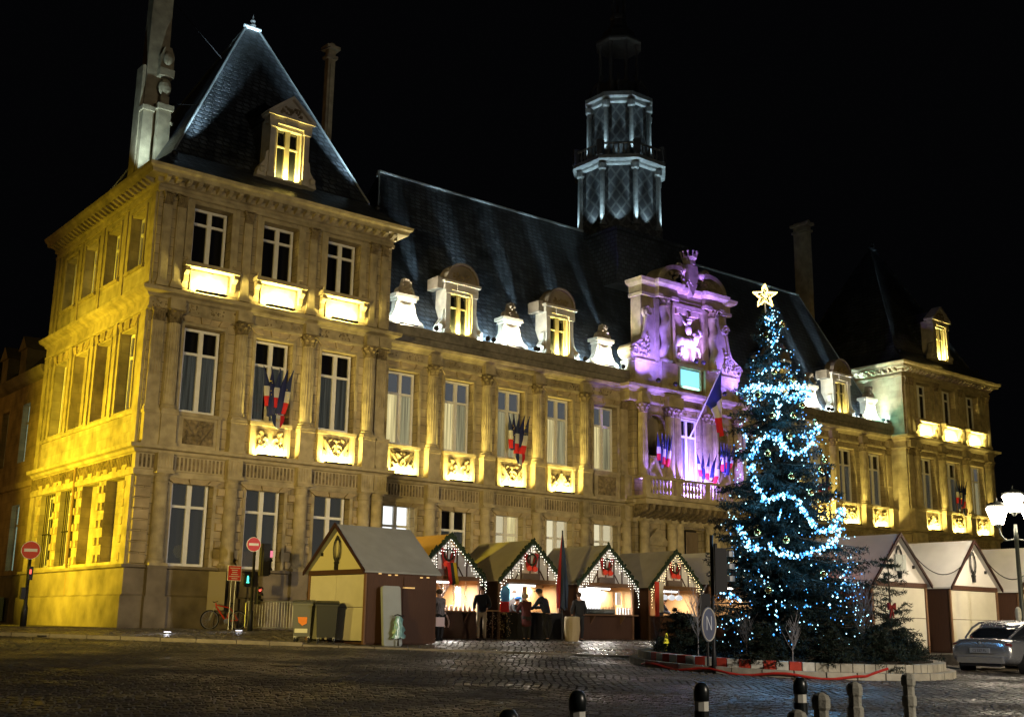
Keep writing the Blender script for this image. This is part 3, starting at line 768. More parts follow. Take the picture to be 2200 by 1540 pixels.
# ---------------- dormers
def dormer_big(x, y, z0, w=1.75, h=2.15, ped='arc', style='dark', light=70, parent=None):
    d = thing('dormer', None, None, (x, y, z0)); attach(d, hall, True)
    B = MB(); hw = w / 2; ow = .58  # opening half width
    B.box(-hw, -ow, 0, .35, 0, h); B.box(ow, hw, 0, .35, 0, h); B.box(-ow, ow, 0, .35, h - .15, h); B.box(-ow, ow, 0, .35, 0, .08)
    B.box(-hw + .05, hw - .05, .35, .9, 0, h + .4)        # cheeks / body
    B.box(-hw - .08, -hw + .28, -.12, 0, 0, .2); B.box(hw - .28, hw + .08, -.12, 0, 0, .2)
    B.box(-hw - .02, -hw + .22, -.08, 0, .2, h - .2); B.box(hw - .22, hw + .02, -.08, 0, .2, h - .2)
    B.box(-hw - .08, -hw + .28, -.13, 0, h - .2, h); B.box(hw - .28, hw + .08, -.13, 0, h - .2, h)
    B.box(-hw - .1, hw + .1, -.1, .4, h + .002, h + .3); B.box(-hw - .2, hw + .2, -.22, .5, h + .3, h + .42)
    B.box(-.3, .3, -.16, -.1, h - .02, h + .29)
    inst('dormer_front', B.mesh('dormer_front', STONEW), d)
    T = MB()
    if ped == 'arc':
        n = 14; pts = [(math.cos(math.pi * i / n) * (hw - .02), math.sin(math.pi * i / n) * .85 + h + .42) for i in range(n + 1)]
        T.prism(pts[::-1], -.06, .4)
        for i in range(n):
            (xa_, za), (xb_, zb) = pts[i], pts[i + 1]
            T.prism([(xa_, za), (xb_, zb), (xb_ * 1.12, (zb - h - .42) * 1.14 + h + .42), (xa_ * 1.12, (za - h - .42) * 1.14 + h + .42)], -.2, .5)
        T.box(-hw - .45, -hw - .12, .05, .9, h + .0, h + .55)
    else:
        T.prism([(-hw - .2, h + .42), (hw + .2, h + .42), (0, h + 1.25)], -.05, .4)
        T.prism([(-hw - .25, h + .42), (-hw - .05, h + .42), (0, h + 1.22), (0, h + 1.38)], -.22, .5); T.prism([(hw + .05, h + .42), (hw + .25, h + .42), (0, h + 1.38), (0, h + 1.22)], -.22, .5)
    inst('pediment', T.mesh('pediment', STONEW if ped != 'arc' else STONED), d)
    K = MB()
    for i in range(30): K.sphere((rnd.uniform(-.5, .5), -.08, h + .5 + rnd.random() * .35), rnd.uniform(.04, .08), 5, 3)
    inst('carving', K.mesh('carving', CARVE), d)
    S = MB()
    for s in (-1, 1):
        pts = [(s * hw, 0), (s * (hw + .5), 0), (s * (hw + .42), .35), (s * (hw + .18), .7), (s * (hw + .12), 1.1), (s * hw, 1.2)]
        S.prism(pts if s < 0 else pts[::-1], .0, .3); S.sphere((s * (hw + .27), -.02, .28), .16, 8, 5)
    inst('scroll', S.mesh('scroll', STONEW), d)
    G = MB(); G.box(-.58, -.47, .15, .3, .08, h - .15); G.box(.47, .58, .15, .3, .08, h - .15); G.box(-.09, .09, .12, .3, .08, h - .15); G.box(-.47, .47, .17, .25, h * .62, h * .62 + .06)
    inst('window_frame', G.mesh('window_frame', mat('cream_stone_mullion', (.5, .45, .3), .7)), d)
    for s in (-1, 1):
        P = MB(); P.box(min(s * .09, s * .47), max(s * .09, s * .47), .24, .25, .08, h - .15); inst('pane', P.mesh('pane', GLASSD), d)
    C = MB(); C.prism([(-hw - .05, h + .3), (hw + .05, h + .3), (hw * .6, h + 1.0), (-hw * .6, h + 1.0)], .5, 3.2); C.box(-hw + .02, hw - .02, .9, 2.8, 0, h + .3)
    inst('dormer_roof', C.mesh('dormer_roof', SLATE), d)
    if light:
        area_light((x, y + .02, z0 + .1), (x, y + .25, z0 + 1.2), .95, .06, light * L_PANEL, YEL, 150, d)
    return d
def dormer_small(x, y, z0):
    d = thing('dormer', None, None, (x, y, z0)); attach(d, hall, True)
    B = MB(); B.box(-.45, .45, 0, .5, 0, 1.25); B.box(-.3, .3, -.05, 0, .35, 1.0); B.box(-.62, .62, -.14, .6, 1.25, 1.42); B.box(-.52, .52, -.08, .5, 1.12, 1.25)
    for s in (-1, 1):
        pts = [(s * .45, 0), (s * 1.05, 0), (s * 1.0, .18), (s * .75, .3), (s * .58, .6), (s * .5, 1.0), (s * .45, 1.05)]
        B.prism(pts if s < 0 else pts[::-1], .0, .35)
    B.box(-.22, .22, -.07, -.05, .42, .92)
    inst('dormer_front', B.mesh('dormer_front', STONEW), d)
    K = MB(); K.prism([(-.5, 1.42), (.5, 1.42), (.42, 1.7), (.2, 1.85), (.12, 2.2), (-.12, 2.2), (-.2, 1.85), (-.42, 1.7)], -.02, .3)
    for i in range(22):
        t = rnd.random(); K.sphere((rnd.uniform(-.45, .45) * (1 - t * .7), -.05, 1.45 + t * .7), rnd.uniform(.05, .1), 6, 4)
    inst('carving', K.mesh('carving', STONED), d)
    C = MB(); C.box(-.42, .42, .5, 1.6, 0, 1.2); inst('dormer_roof', C.mesh('dormer_roof', SLATE), d)
    return d
WHT = (1.0, .97, .80); COLDW = (.64, .88, 1.0)
dbar = MB(); dbar.box(-.5, .5, -.05, .05, 0, .05); dbar = dbar.mesh('uplight_bar', IRON)
for k, x in enumerate(CXW):
    for f in (lambda x: x, mx):
        X = f(x + .05)
        if k == 4 and f is mx: continue
        if k % 2 == 1: dormer_big(X, 1.32, 14.78, light=60 if f(1) == 1 else 12)
        else:
            dormer_small(X, 1.3, 14.78)
            b = hi('uplight_bar', dbar, (X, 1.0, 14.72)); area_light((X, 1.0, 14.8), (X, 1.35, 15.6), .9, .06, 85 * L_PANEL, WHT, 150, b)
dormer_big(5.45, .15, 19.55, w=1.8, h=2.45, ped='tri', light=60)
dormer_big(mx(5.45), .15, 19.55, w=1.8, h=2.45, ped='tri', light=60)
# roof spot fixtures in the gutter
FX = MB(); FX.sphere((0, 0, .12), .13, 8, 6); FX.box(-.05, .05, -.05, .05, 0, .1); FX = FX.mesh('spotlight', IRON)
gsp = [(13.95, 1), (16.95, 1), (17.3, 0), (19.95, 1), (20.1, 0), (23.25, 1), (25.95, 1), (10.98, 1)]
for x, on in gsp:
    for f in (lambda x: x, mx):
        X = f(x); b = hi('spotlight', FX, (X, 1.02, 14.72))
        if f(1) != 1 and x > 17.5 and x < 24: continue
        spot((X, .95, 14.95), (X, 3.4, 18.9), 8000 * L_ROOF * (1 if on else .35), COLDW, 12.5, 1, .04, b)
        area_light((X, 1.1, 14.84), (X, 1.7, 15.3), .25, .25, 120 * L_ROOF, COLDW, 170, b)
# cyan lamp in the corner by the right pavilion
b = hi('spotlight', FX, (mx(11.5), .98, 14.72)); point((mx(11.9), .95, 15.1), 60, (.25, 1, .85), .08, b); spot((mx(12.0), .9, 14.95), (mx(10.6), 1.6, 18.6), 300, (.25, 1, .85), 70, .8, .05, b)
# pyramid hip spots
for (a, b_, rr), g_ in zip(PYR, (1, .02)):
    for sx, cx, rx in ((-1, a, rr[0]), (1, b_, rr[1])):
        fx = hi('spotlight', FX, (cx + sx * .15, .35, 19.45))
        spot((cx + sx * .05, .0, 19.3), (cx + (rx - cx) * .50, 2.85, 24.2), 14000 * L_ROOF * g_, COLDW, 20, 1, .04, fx)
        spot((cx + sx * .25, -.05, 19.4), (rx, 4.75, 28.8), 34000 * L_ROOF * g_, COLDW, 8, 1, .03, fx)
# ---------------- chimneys
def chimney(x0, x1, y0, y1, z0, z1, top=True, name='chimney'):
    B = MB(); B.box(x0, x1, y0, y1, z0, z1); B.box(x0 + .12, x1 - .12, y0 - .06, y0, z0 + .6, z1 - .8)
    B.box(x0 - .1, x1 + .1, y0 - .1, y1 + .1, z1 - .5, z1 - .35); B.box(x0 - .18, x1 + .18, y0 - .18, y1 + .18, z1, z1 + .18)
    hb(B, name, STONEP)
    if top:
        T = MB(); n = 10; cx = (x0 + x1) / 2; rr_ = (x1 - x0) / 2
        T.prism([(cx + rr_ * math.cos(math.pi * i / n), z1 + .18 + rr_ * math.sin(math.pi * i / n)) for i in range(n + 1)][::-1], y0, y1)
        hb(T, 'chimney_cap', STONEP)
chimney(10.85, 11.25, 7.0, 7.35, 20, 30.3); chimney(mx(11.1), mx(10.65), 6.6, 7.8, 20, 29.8)
# tall ornamental chimney on the west side
B = MB()
B.add([(.50, 4.1, 17.9), (1.5, 4.1, 17.9), (1.5, 4.75, 17.9), (.50, 4.75, 17.9), (.60, 4.2, 36), (1.4, 4.2, 36), (1.4, 4.8, 36), (.60, 4.8, 36)], [(0, 1, 5, 4), (1, 2, 6, 5), (2, 3, 7, 6), (3, 0, 4, 7), (4, 5, 6, 7)])
hb(B, 'chimney', STONEP)
B = MB(); B.box(.40, .84, 3.75, 4.12, 18.7, 22.6); B.box(1.05, 1.6, 3.7, 4.1, 18.7, 22.8); B.box(.34, .9, 3.68, 4.15, 22.6, 22.8); B.box(.98, 1.68, 3.62, 4.15, 22.8, 23.05); B.sphere((1.62, 3.8, 22.3), .13, 8, 6)
B.box(1.12, 1.5, 3.8, 4.15, 23.05, 23.5); B.sphere((1.3, 3.9, 23.9), .28, 10, 8, (1, .8, 1.5)); B.box(.98, 1.62, 3.75, 4.16, 24.4, 24.75)
B.prism([(1.0, 24.75), (1.6, 24.75), (1.6, 25.4), (1.45, 25.8), (1.15, 25.8), (1.0, 25.4)], 3.85, 4.2); B.sphere((1.3, 3.8, 25.25), .22, 10, 8, (1, .7, 1.5))
B.box(.36, .50, 4.13, 4.8, 18.6, 24.8)
hb(B, 'chimney_console', STONEP)
rod = MB(); rod.tube([(1.5, 4.6, 28.5), (4.05, 4.0, 26.0)], .022, 5); rod.tube([(1.5, 4.6, 23.5), (2.3, 2.5, 22.9)], .022, 5); rod.tube([(10.6, 6.4, 30.1), (9.7, 6.2, 29.4)], .02, 5)
hb(rod, 'stay_rod', IRON)
spot((-.2, 2.6, 18.9), (.95, 4.1, 23), 3200, COLDW, 60, 1, .05, hi('spotlight', FX, (-.4, 3.0, 18.66)))

# ---------------- belfry
def ngon_ring(B, n, prof, c, a0=math.pi / 8, **k): 
    B.lathe(prof, n, c, a0=a0, a1=a0 + 2 * math.pi)
bc = (XM, 5.85, 0)
bel = thing('belfry', None, None, (XM, 5.85, 22)); attach(bel, hall, True)
def bb(mb, name, m_, smooth=False): return mb.build(name, m_, bel, world=True, smooth=smooth)
def diamond_mat():
    mt = mat('patterned_slate', (.10, .115, .12), .5, spec=.5, noise=(4, .4)); n = mt.node_tree; b = n.nodes['Principled BSDF']
    tc = n.nodes.new('ShaderNodeNewGeometry'); sp = n.nodes.new('ShaderNodeSeparateXYZ'); n.links.new(tc.outputs['Position'], sp.inputs[0])
    def mth(op, a, b_=None, v=None):
        q = n.nodes.new('ShaderNodeMath'); q.operation = op; n.links.new(a, q.inputs[0])
        if b_ is not None: n.links.new(b_, q.inputs[1])
        if v is not None: q.inputs[1].default_value = v
        return q.outputs[0]
    xy = mth('SUBTRACT', sp.outputs[0], sp.outputs[1])
    p = mth('ADD', xy, sp.outputs[2]); q = mth('SUBTRACT', xy, sp.outputs[2])
    def tri(s): f = mth('FRACT', mth('MULTIPLY', s, v=1.15)); return mth('ABSOLUTE', mth('SUBTRACT', f, v=.5))
    mn = mth('MINIMUM', tri(p), tri(q)); gt = mth('GREATER_THAN', mn, v=.11)
    mx_ = n.nodes.new('ShaderNodeMix'); mx_.data_type = 'RGBA'; mx_.inputs[6].default_value = (.11, .12, .12, 1); mx_.inputs[7].default_value = (.05, .055, .06, 1)
    n.links.new(gt, mx_.inputs[0]); n.links.new(mx_.outputs[2], b.inputs['Base Color'])
    return mt
DIA = diamond_mat(); BELST = mat('weathered_zinc_stone', (.20, .22, .22), .7, noise=(5, .5))
B = MB(); B.box(XM - 3.0, XM + 3.0, 3.0, 8.7, 20.2, 23.3); B.box(XM - 3.15, XM + 3.15, 2.85, 8.85, 23.3, 23.5); bb(B, 'belfry_base', SLATE)
B = MB(); ngon_ring(B, 8, [(2.75, 23.5), (2.75, 24.1), (2.35, 24.2), (2.35, 28.0)], bc); bb(B, 'lower_drum', DIA)
B = MB(); ngon_ring(B, 8, [(2.36, 27.95), (2.6, 28.0), (2.64, 28.12), (2.98, 28.2), (2.98, 28.42), (2.2, 28.5)], bc); bb(B, 'balcony_ledge', BELST)
B = MB(); ngon_ring(B, 8, [(1.78, 28.5), (1.78, 32.3)], bc); bb(B, 'upper_drum', DIA)
B = MB(); ngon_ring(B, 8, [(1.79, 32.15), (2.0, 32.2), (2.02, 32.4), (2.2, 32.5), (2.2, 32.75), (1.9, 32.85), (1.5, 33.0)], bc); bb(B, 'drum_cornice', BELST)
cm1 = MB(); cm1.lathe([(.24, 0), (.24, .15), (.17, .2), (.15, 3.4), (.24, 3.5), (.26, 3.8)], 12); cm1 = cm1.mesh('belfry_column', BELST)
cm2 = MB(); cm2.lathe([(.22, 0), (.22, .15), (.15, .2), (.14, 3.3), (.22, 3.4), (.24, 3.7)], 12); cm2 = cm2.mesh('belfry_column', BELST)
cm3 = MB(); cm3.lathe([(.16, 0), (.1, .2), (.09, 2.4), (.16, 2.6)], 8); cm3 = cm3.mesh('belfry_column', LEAD)
bal = MB(); bal.lathe([(.05, 0), (.085, .18), (.04, .45), (.05, .6)], 6); bal = bal.mesh('baluster', BELST)
for i in range(8):
    a = math.pi / 8 + i * math.pi / 4; c, s = math.cos(a), math.sin(a)
    inst('belfry_column', cm1, bel, (XM + c * 2.5, 5.85 + s * 2.5, 24.2), world=True)
    inst('belfry_column', cm2, bel, (XM + c * 1.95, 5.85 + s * 1.95, 28.5), world=True)
    inst('belfry_column', cm3, bel, (XM + c * 1.2, 5.85 + s * 1.2, 33.9), world=True)
    P = MB(); P.box(-.18, .18, -.18, .18, 0, .95); o = P.build('balustrade_post', LEAD, bel, world=True, loc=(XM + c * 2.78, 5.85 + s * 2.78, 28.45), rot=(0, 0, a))
    a2 = a + math.pi / 4; p0 = Vector((XM + c * 2.78, 5.85 + s * 2.78, 0)); p1 = Vector((XM + math.cos(a2) * 2.78, 5.85 + math.sin(a2) * 2.78, 0))
    for t in (.2, .34, .48, .62, .76):
        p = p0.lerp(p1, t + .02); inst('baluster', bal, bel, (p.x, p.y, 28.55), world=True)
    Rl = MB(); Rl.tube([(p0.x, p0.y, 29.2), (p1.x, p1.y, 29.2)], .07, 6); bb(Rl, 'handrail', BELST)
    if i in (4, 5, 6):
        pm = p0.lerp(p1, .5)
    if i in (3, 4, 5, 6):
        mx_, my_ = math.cos(a + math.pi / 8), math.sin(a + math.pi / 8)
        spot((XM + mx_ * 2.6, 5.85 + my_ * 2.6, 24.3), (XM + mx_ * 2.15, 5.85 + my_ * 2.15, 25.8), 120, COLDW, 80, 1, .05, bel)
        spot((XM + mx_ * 2.1, 5.85 + my_ * 2.1, 28.6), (XM + mx_ * 1.65, 5.85 + my_ * 1.65, 30.0), 55, COLDW, 80, 1, .05, bel)
    if i in (4, 5, 6, 7, 3):   # corner lamps facing the square
        spot((XM + c * 2.95, 5.85 + s * 2.98, 23.9), (XM + c * 2.5, 5.85 + s * 2.5, 26.6), 1100, COLDW, 34, .9, .03, bel)
        spot((XM + c * 2.36, 5.85 + s * 2.36, 28.6), (XM + c * 1.95, 5.85 + s * 1.95, 31.5), 650, COLDW, 38, .9, .03, bel)
B = MB(); ngon_ring(B, 8, [(1.45, 33.0), (1.3, 33.8), (1.3, 33.9)], bc); bb(B, 'lantern', LEAD); B = MB(); ngon_ring(B, 8, [(1.35, 36.5), (1.5, 36.6), (1.5, 36.75), (1.2, 37.0), (1.0, 37.5), (.6, 37.9), (.5, 38.4)], bc)
ngon_ring(B, 8, [(.45, 38.4), (.55, 38.5), (.55, 38.7), (.4, 38.8)], bc); B.tube([(XM, 5.85, 38.8), (XM, 5.85, 43)], .12, 8)
for i in range(6):
    a = i * math.pi / 3; B.tube([(XM + .4 * math.cos(a), 5.85 + .4 * math.sin(a), 38.8), (XM + .4 * math.cos(a), 5.85 + .4 * math.sin(a), 41.5)], .05, 6)
bb(B, 'lantern', LEAD)
for i in range(8):
    a = i * math.pi / 4; c, s = math.cos(a), math.sin(a)
    B = MB(); B.tube([(XM + c * 1.75, 5.85 + s * 1.75, 32.9), (XM + c * 1.75, 5.85 + s * 1.75, 33.6), (XM + c * 1.3, 5.85 + s * 1.3, 34.3)], .08, 6); bb(B, 'buttress', LEAD)
# clock ornament on the south-east drum face
B = MB()
for i in range(12):
    a = i * math.pi / 6; B.tube([(0, 0, 0), (.5 * math.cos(a), 0, .5 * math.sin(a))], .03, 4); B.sphere((.5 * math.cos(a), 0, .5 * math.sin(a)), .06, 6, 4)
a = math.pi * 1.75 - .0; 
bb(B, 'gilt_ornament', mat('gilt', (.5, .35, .15), .35, .8)).matrix_basis = Matrix.Translation((XM + math.cos(a) * 2.22, 5.85 + math.sin(a) * 2.22, 27.1)) @ Matrix.Rotation(R(45), 4, 'Z')

# ---------------- portal
YP = .62
B = MB()
ops = [(XM - .86, XM + .86, 8.9, 12.6), (XM - 3.15, XM - 1.75, 9.2, 12.5), (XM + 1.75, XM + 3.15, 9.2, 12.5), (XM - 1.1, XM + 1.1, 1.2, 6.6)]
wall_grid(B, 26.3, mx(26.3), 1.0, 14.2, ops, lambda u, d, z: (u, YP + d, z), .6)
B.add([(26.3, YP, 1), (26.3, YC + .1, 1), (26.3, YC + .1, 14.2), (26.3, YP, 14.2)], [(0, 3, 2, 1)]); B.add([(mx(26.3), YP, 1), (mx(26.3), YC + .1, 1), (mx(26.3), YC + .1, 14.2), (mx(26.3), YP, 14.2)], [(0, 1, 2, 3)])
hb(B, 'wall', STONE)
for x in (XM - 2.45, XM + 2.45):
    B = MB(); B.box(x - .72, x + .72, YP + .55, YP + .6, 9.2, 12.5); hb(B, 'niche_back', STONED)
    B = MB(); B.prism([(x - .7, 12.5), (x - .7, 11.9)] + [(x + .7 * math.cos(math.pi - t * math.pi / 10), 11.85 + .6 * math.sin(t * math.pi / 10)) for t in range(11)] + [(x + .7, 12.5)], YP - .02, YP + .3); hb(B, 'shell_hood', CARVE)
    B = MB(); B.box(x - .7, x + .7, YP - .15, YP, 8.95, 10.1); B.box(x - .75, x + .75, YP - .25, YP, 10.1, 10.22); B.sphere((x - .5, YP - .18, 9.9), .12, 6, 5); B.sphere((x + .5, YP - .18, 9.9), .12, 6, 5); hb(B, 'niche_ledge', STONEP)
window(XM, YP + .25, 8.95, 1.6, 3.6, 'veil', .27)
surround(XM, YP, 8.92, 1.72, 3.66)
PPATH = [(26.3, YC), (26.3, YP), (27.55, YP - .0), (mx(27.55), YP), (mx(26.3), YP), (mx(26.3), YC)]
hb(sweep([(26.0, YC), (26.0, YP), (mx(26.0), YP), (mx(26.0), YC)], [(o + .12, z) for o, z in prof_c2()]), 'cornice', STONEP)
hb(sweep([(26.2, YC), (26.2, YP), (mx(26.2), YP), (mx(26.2), YC)], prof_c1()), 'string_course', STONEP)
carved_frieze(26.6, mx(26.6), YP - .12)
for dx in (4.0, 1.42, ):
    for s in (-1, 1):
        for o in ((0,) if dx == 4.0 else (0, .56)):
            x = XM + s * (dx - (0 if dx == 4.0 else -o + .0) + (0 if dx == 4.0 else 0)) if dx == 4.0 else XM + s * (1.18 + o * .0 + (o if o else 0))
for s in (-1, 1):
    for dx in (3.75, 1.75, 1.2):
        x = XM + s * dx
        c = hi('column', COLU, (x, YP - .25, 8.95)); inst('capital', CAP, c, (0, 0, 3.43)); 
        B = MB(); B.box(x - .3, x + .3, YP - .52, YP, 12.92, 13.46); hb(B, 'entablature_block', STONEP)
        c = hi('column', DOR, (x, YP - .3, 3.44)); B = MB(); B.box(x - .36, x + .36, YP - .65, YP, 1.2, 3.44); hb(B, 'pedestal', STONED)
# balcony
B = MB(); B.box(XM - 4.6, XM + 4.6, -.7, YP, 7.86, 8.02); B.box(XM - 4.4, XM + 4.4, -.45, YP, 7.6, 7.86); hb(B, 'balcony_floor', STONEP)
B = MB()
for i in range(19): 
    x = XM - 4.2 + i * 8.4 / 18; B.prism([(YP, 7.6), (-.4, 7.6), (-.3, 7.3), (.1, 7.1), (YP, 6.95)], x - .1, x + .1, 'x')
hb(B, 'balcony_brackets', CARVE)
BALS = MB(); BALS.lathe([(.06, 0), (.06, .05), (.045, .1), (.095, .28), (.06, .5), (.045, .6), (.065, .68), (.065, .74)], 10); BALS = BALS.mesh('baluster', STONEP)
B = MB(); B.box(XM - 4.6, XM + 4.6, -.68, -.42, 8.85, 8.98); B.box(XM - 4.6, XM + 4.6, -.66, -.44, 8.02, 8.1)
for x in (-4.45, -2.2, 0, 2.2, 4.45): B.box(XM + x - .18, XM + x + .18, -.665, -.435, 8.1, 8.85)
hb(B, 'balustrade', STONEP)
for k in range(4):
    for i in range(7):
        x = XM + (-4.45, -2.2, 0, 2.2)[k] + .38 + i * .25; hi('baluster', BALS, (x, -.55, 8.1))
# ground: door, aedicules
B = MB(); B.box(XM - 1.1, XM + 1.1, YP + .58, YP + .62, 1.2, 6.6); hb(B, 'doorway_back', DARK)
B = MB(); B.box(XM + .02, XM + .9, YP + .3, YP + .36, 1.2, 6.5)
for i in range(2):
    for j in range(7): B.box(XM + .08 + i * .42, XM + .42 + i * .42, YP + .27, YP + .3, 1.3 + j * .74, 1.9 + j * .74)
hb(B, 'door', wood_mat('oak_door', (.12, .09, .06), (.2, .15, .1)))
B = MB(); B.box(XM - .9, XM - .1, YP + .5, YP + .52, 1.2, 6.5); hb(B, 'lit_doorway', curtain_lit('lit_hall', (1, .75, .3), .9))
B = MB()
for i in range(60): B.oct((XM - .5 + rnd.uniform(-.3, .3), YP + .4, 4.2 + rnd.random() * 1.4), .03)
hb(B, 'indoor_tree_lights', lit('indoor_sparkle', (1, .85, .6), 6), kind='stuff')
for s in (-1, 1):
    x = XM + s * 2.75; B = MB(); B.box(x - .6, x + .6, YP - .12, YP, 3.5, 5.6); B.box(x - .72, x + .72, YP - .25, YP, 5.6, 5.8); B.prism([(x - .78, 5.8), (x + .78, 5.8), (x, 6.5)], YP - .28, YP)
    B.prism([(x - .4, 3.6), (x + .4, 3.6), (x + .4, 4.9)] + [(x + .4 * math.cos(t * math.pi / 8), 4.9 + .4 * math.sin(t * math.pi / 8)) for t in range(1, 8)] + [(x - .4, 4.9)], YP - .2, YP - .12); hb(B, 'aedicule', STONEP)
B = MB(); x = XM + .0
for i in range(9): B.box(XM - 1.6 + i * .36, XM - 1.3 + i * .36, YP - .06, YP, 6.62, 6.7)
hb(B, 'lintel', STONED)
# attic and frontispiece above the portal
YA = .55
ATT = STONEP
B = MB(); B.box(26.35, 28.3, YA, 1.6, 13.9, 15.15); B.box(26.3, 28.35, YA - .08, 1.6, 15.15, 15.3); B.box(mx(28.3), mx(26.35), YA, 1.6, 13.9, 15.15); B.box(mx(28.35), mx(26.3), YA - .08, 1.6, 15.15, 15.3)
B.box(28.1, 29.35, YA - .25, 1.6, 13.9, 15.35); B.box(mx(29.35), mx(28.1), YA - .25, 1.6, 13.9, 15.35)
B.box(29.35, mx(29.35), YA + .25, 1.6, 13.9, 15.3); B.box(29.3, mx(29.3), YA - .15, 1.6, 15.3, 15.5)
hb(B, 'attic', ATT)
B = MB(); B.box(27.0, mx(27.0), YA + .2, 1.5, 15.3, 19.0); hb(B, 'frontispiece_wall', ATT)
B = MB(); 
hb(sweep([(26.9, 1.5), (26.9, YA), (27.9, YA), (27.9, YA - .3), (29.3, YA - .3), (29.3, YA), (mx(29.3), YA), (mx(29.3), YA - .3), (mx(27.9), YA - .3), (mx(27.9), YA), (mx(26.9), YA), (mx(26.9), 1.5)],
         [(0, 18.85), (.08, 18.87), (.1, 19.05), (.03, 19.1), (.03, 19.45), (.15, 19.5), (.3, 19.6), (.36, 19.78), (0, 19.85), (-1.0, 19.85), (-1.0, 18.85)]), 'entablature', ATT)
# twisted columns
tw = MB(); tw.box(-.3, .3, -.3, .3, 0, .18); tw.lathe([(.24, .18 + .08 * i) for i in range(38)], 14, twist=5.0); tw = tw.mesh('twisted_column', STONEP, True)
for s in (-1, 1):
    x = XM + s * 1.95; c = hi('twisted_column', tw, (x, YA - .1, 15.35)); inst('capital', CAP, c, (0, 0, 3.1))
    B = MB(); B.box(x - .62 if s > 0 else x - .0 - .62, x - .3 if s > 0 else x - .3, YA - .02, YA + .2, 15.35, 18.85); B.box(x + .3, x + .62, YA - .02, YA + .2, 15.35, 18.85); hb(B, 'pier', STONEP)
    # scroll wing
    pts = [(s * 3.35, 15.3), (s * 4.35, 15.3), (s * 4.4, 15.7), (s * 4.1, 16.1), (s * 3.6, 16.4), (s * 3.35, 16.9), (s * 3.2, 17.8), (s * 3.1, 18.3), (s * 2.6, 18.3), (s * 2.6, 15.3)]
    pts = [(XM + a_, b_) for a_, b_ in pts]
    B = MB(); B.prism(pts if s < 0 else pts[::-1], YA + .05, 1.3); hb(B, 'scroll_wing', STONEP)
    B = MB()
    n = 16
    for (cx, cz, r0) in ((XM + s * 4.1, 15.75, .38), (XM + s * 3.1, 18.0, .33)):
        B.tube([(cx + s * r0 * (1 - i / 22) * math.cos(i * .55), YA - .02, cz + r0 * (1 - i / 22) * math.sin(i * .55)) for i in range(20)], .075, 6)
        B.lathe([(r0, 0), (r0, .9)], 14, (0, 0, 0)); 
        k = len(B.v) - 28
        for q in range(28): vx, vy, vz = B.v[k + q]; B.v[k + q] = (cx + vx, YA + .02 + vz, cz + vy)
        hb(B, 'volute', STONEP); B = MB()
    rim = [(4.35, 15.6), (4.1, 16.12), (3.6, 16.42), (3.36, 16.9), (3.22, 17.7)]
    B.tube([(XM + s * a_, YA + .02, b_) for a_, b_ in rim], .1, 6)
    for i in range(40):
        t = rnd.random(); B.sphere((XM + s * (3.0 + rnd.random() * (.9 - t * .5)), YA + .02, 15.5 + t * 1.3), rnd.uniform(.05, .12), 6, 4)
    hb(B, 'scroll', STONEP)
# niche with rider relief
B = MB(); B.box(XM - 1.15, XM + 1.15, YA + .15, YA + .2, 15.5, 18.85); B.box(XM - 1.3, XM - 1.1, YA - .1, YA + .2, 15.5, 18.6); B.box(XM + 1.1, XM + 1.3, YA - .1, YA + .2, 15.5, 18.6)
B.box(XM - 1.3, XM + 1.3, YA - .15, YA + .2, 18.6, 18.85); B.box(XM - .9, XM - .2, YA - .08, YA + .2, 18.3, 18.6); B.box(XM + .2, XM + .9, YA - .08, YA + .2, 18.3, 18.6); hb(B, 'niche_frame', STONEP)
B = MB(); q = lambda a_, b_, c_=0: (XM + a_, YA - .08 + c_, 15.5 + b_)
B.sphere(q(-.25, 1.25), .38, 12, 8, (1.6, .55, .85)); B.sphere(q(.3, 1.3), .33, 12, 8, (1, .55, .9)); B.sphere(q(-.75, 1.25), .36, 12, 8, (.9, .6, 1.0))
B.tube([q(.35, 1.35), q(.6, 1.7), q(.72, 2.05)], [.26, .2, .13], 8); B.tube([q(.66, 2.05), q(.85, 1.95), q(1.0, 1.78)], [.14, .12, .08], 8); B.sphere(q(.78, 1.9, -.05), .22, 8, 6, (1, .6, 1.2))
B.tube([q(.35, 1.05), q(.75, .95), q(.85, .65), q(.8, .55)], [.14, .1, .07, .07], 7); B.tube([q(.2, 1.0), q(.35, .6), q(.3, .25)], [.13, .08, .07], 7)
B.tube([q(-.75, 1.05), q(-.6, .6), q(-.85, .3), q(-.75, .1)], [.16, .1, .07, .07], 7); B.tube([q(-.6, 1.0), q(-.3, .6), q(-.5, .3)], [.15, .09, .07], 7)
B.tube([q(-1.0, 1.35), q(-1.1, .9), q(-1.05, .4)], [.08, .12, .05], 6)
B.sphere(q(-.05, 1.95), .24, 10, 8, (1, .7, 1.35)); B.sphere(q(0, 2.42, -.04), .15, 8, 6); B.sphere(q(0, 2.55, -.04), .16, 8, 5, (1.2, 1, .5)); B.tube([q(.0, 2.1), q(-.3, 2.3), q(-.5, 2.5)], [.1, .07, .05], 6); B.tube([q(-.65, 2.8), q(-.2, 2.2), q(.2, 1.5)], .035, 5)
B.tube([q(-.05, 1.65), q(.12, 1.25, -.14), q(.1, .9, -.14)], [.14, .1, .07], 7); B.sphere(q(.45, 1.75), .2, 8, 6, (1.3, .7, 1))
hb(B, 'rider_relief', mat('pale_statue_stone', (.52, .47, .4), .8, noise=(6, .3)), smooth=True)
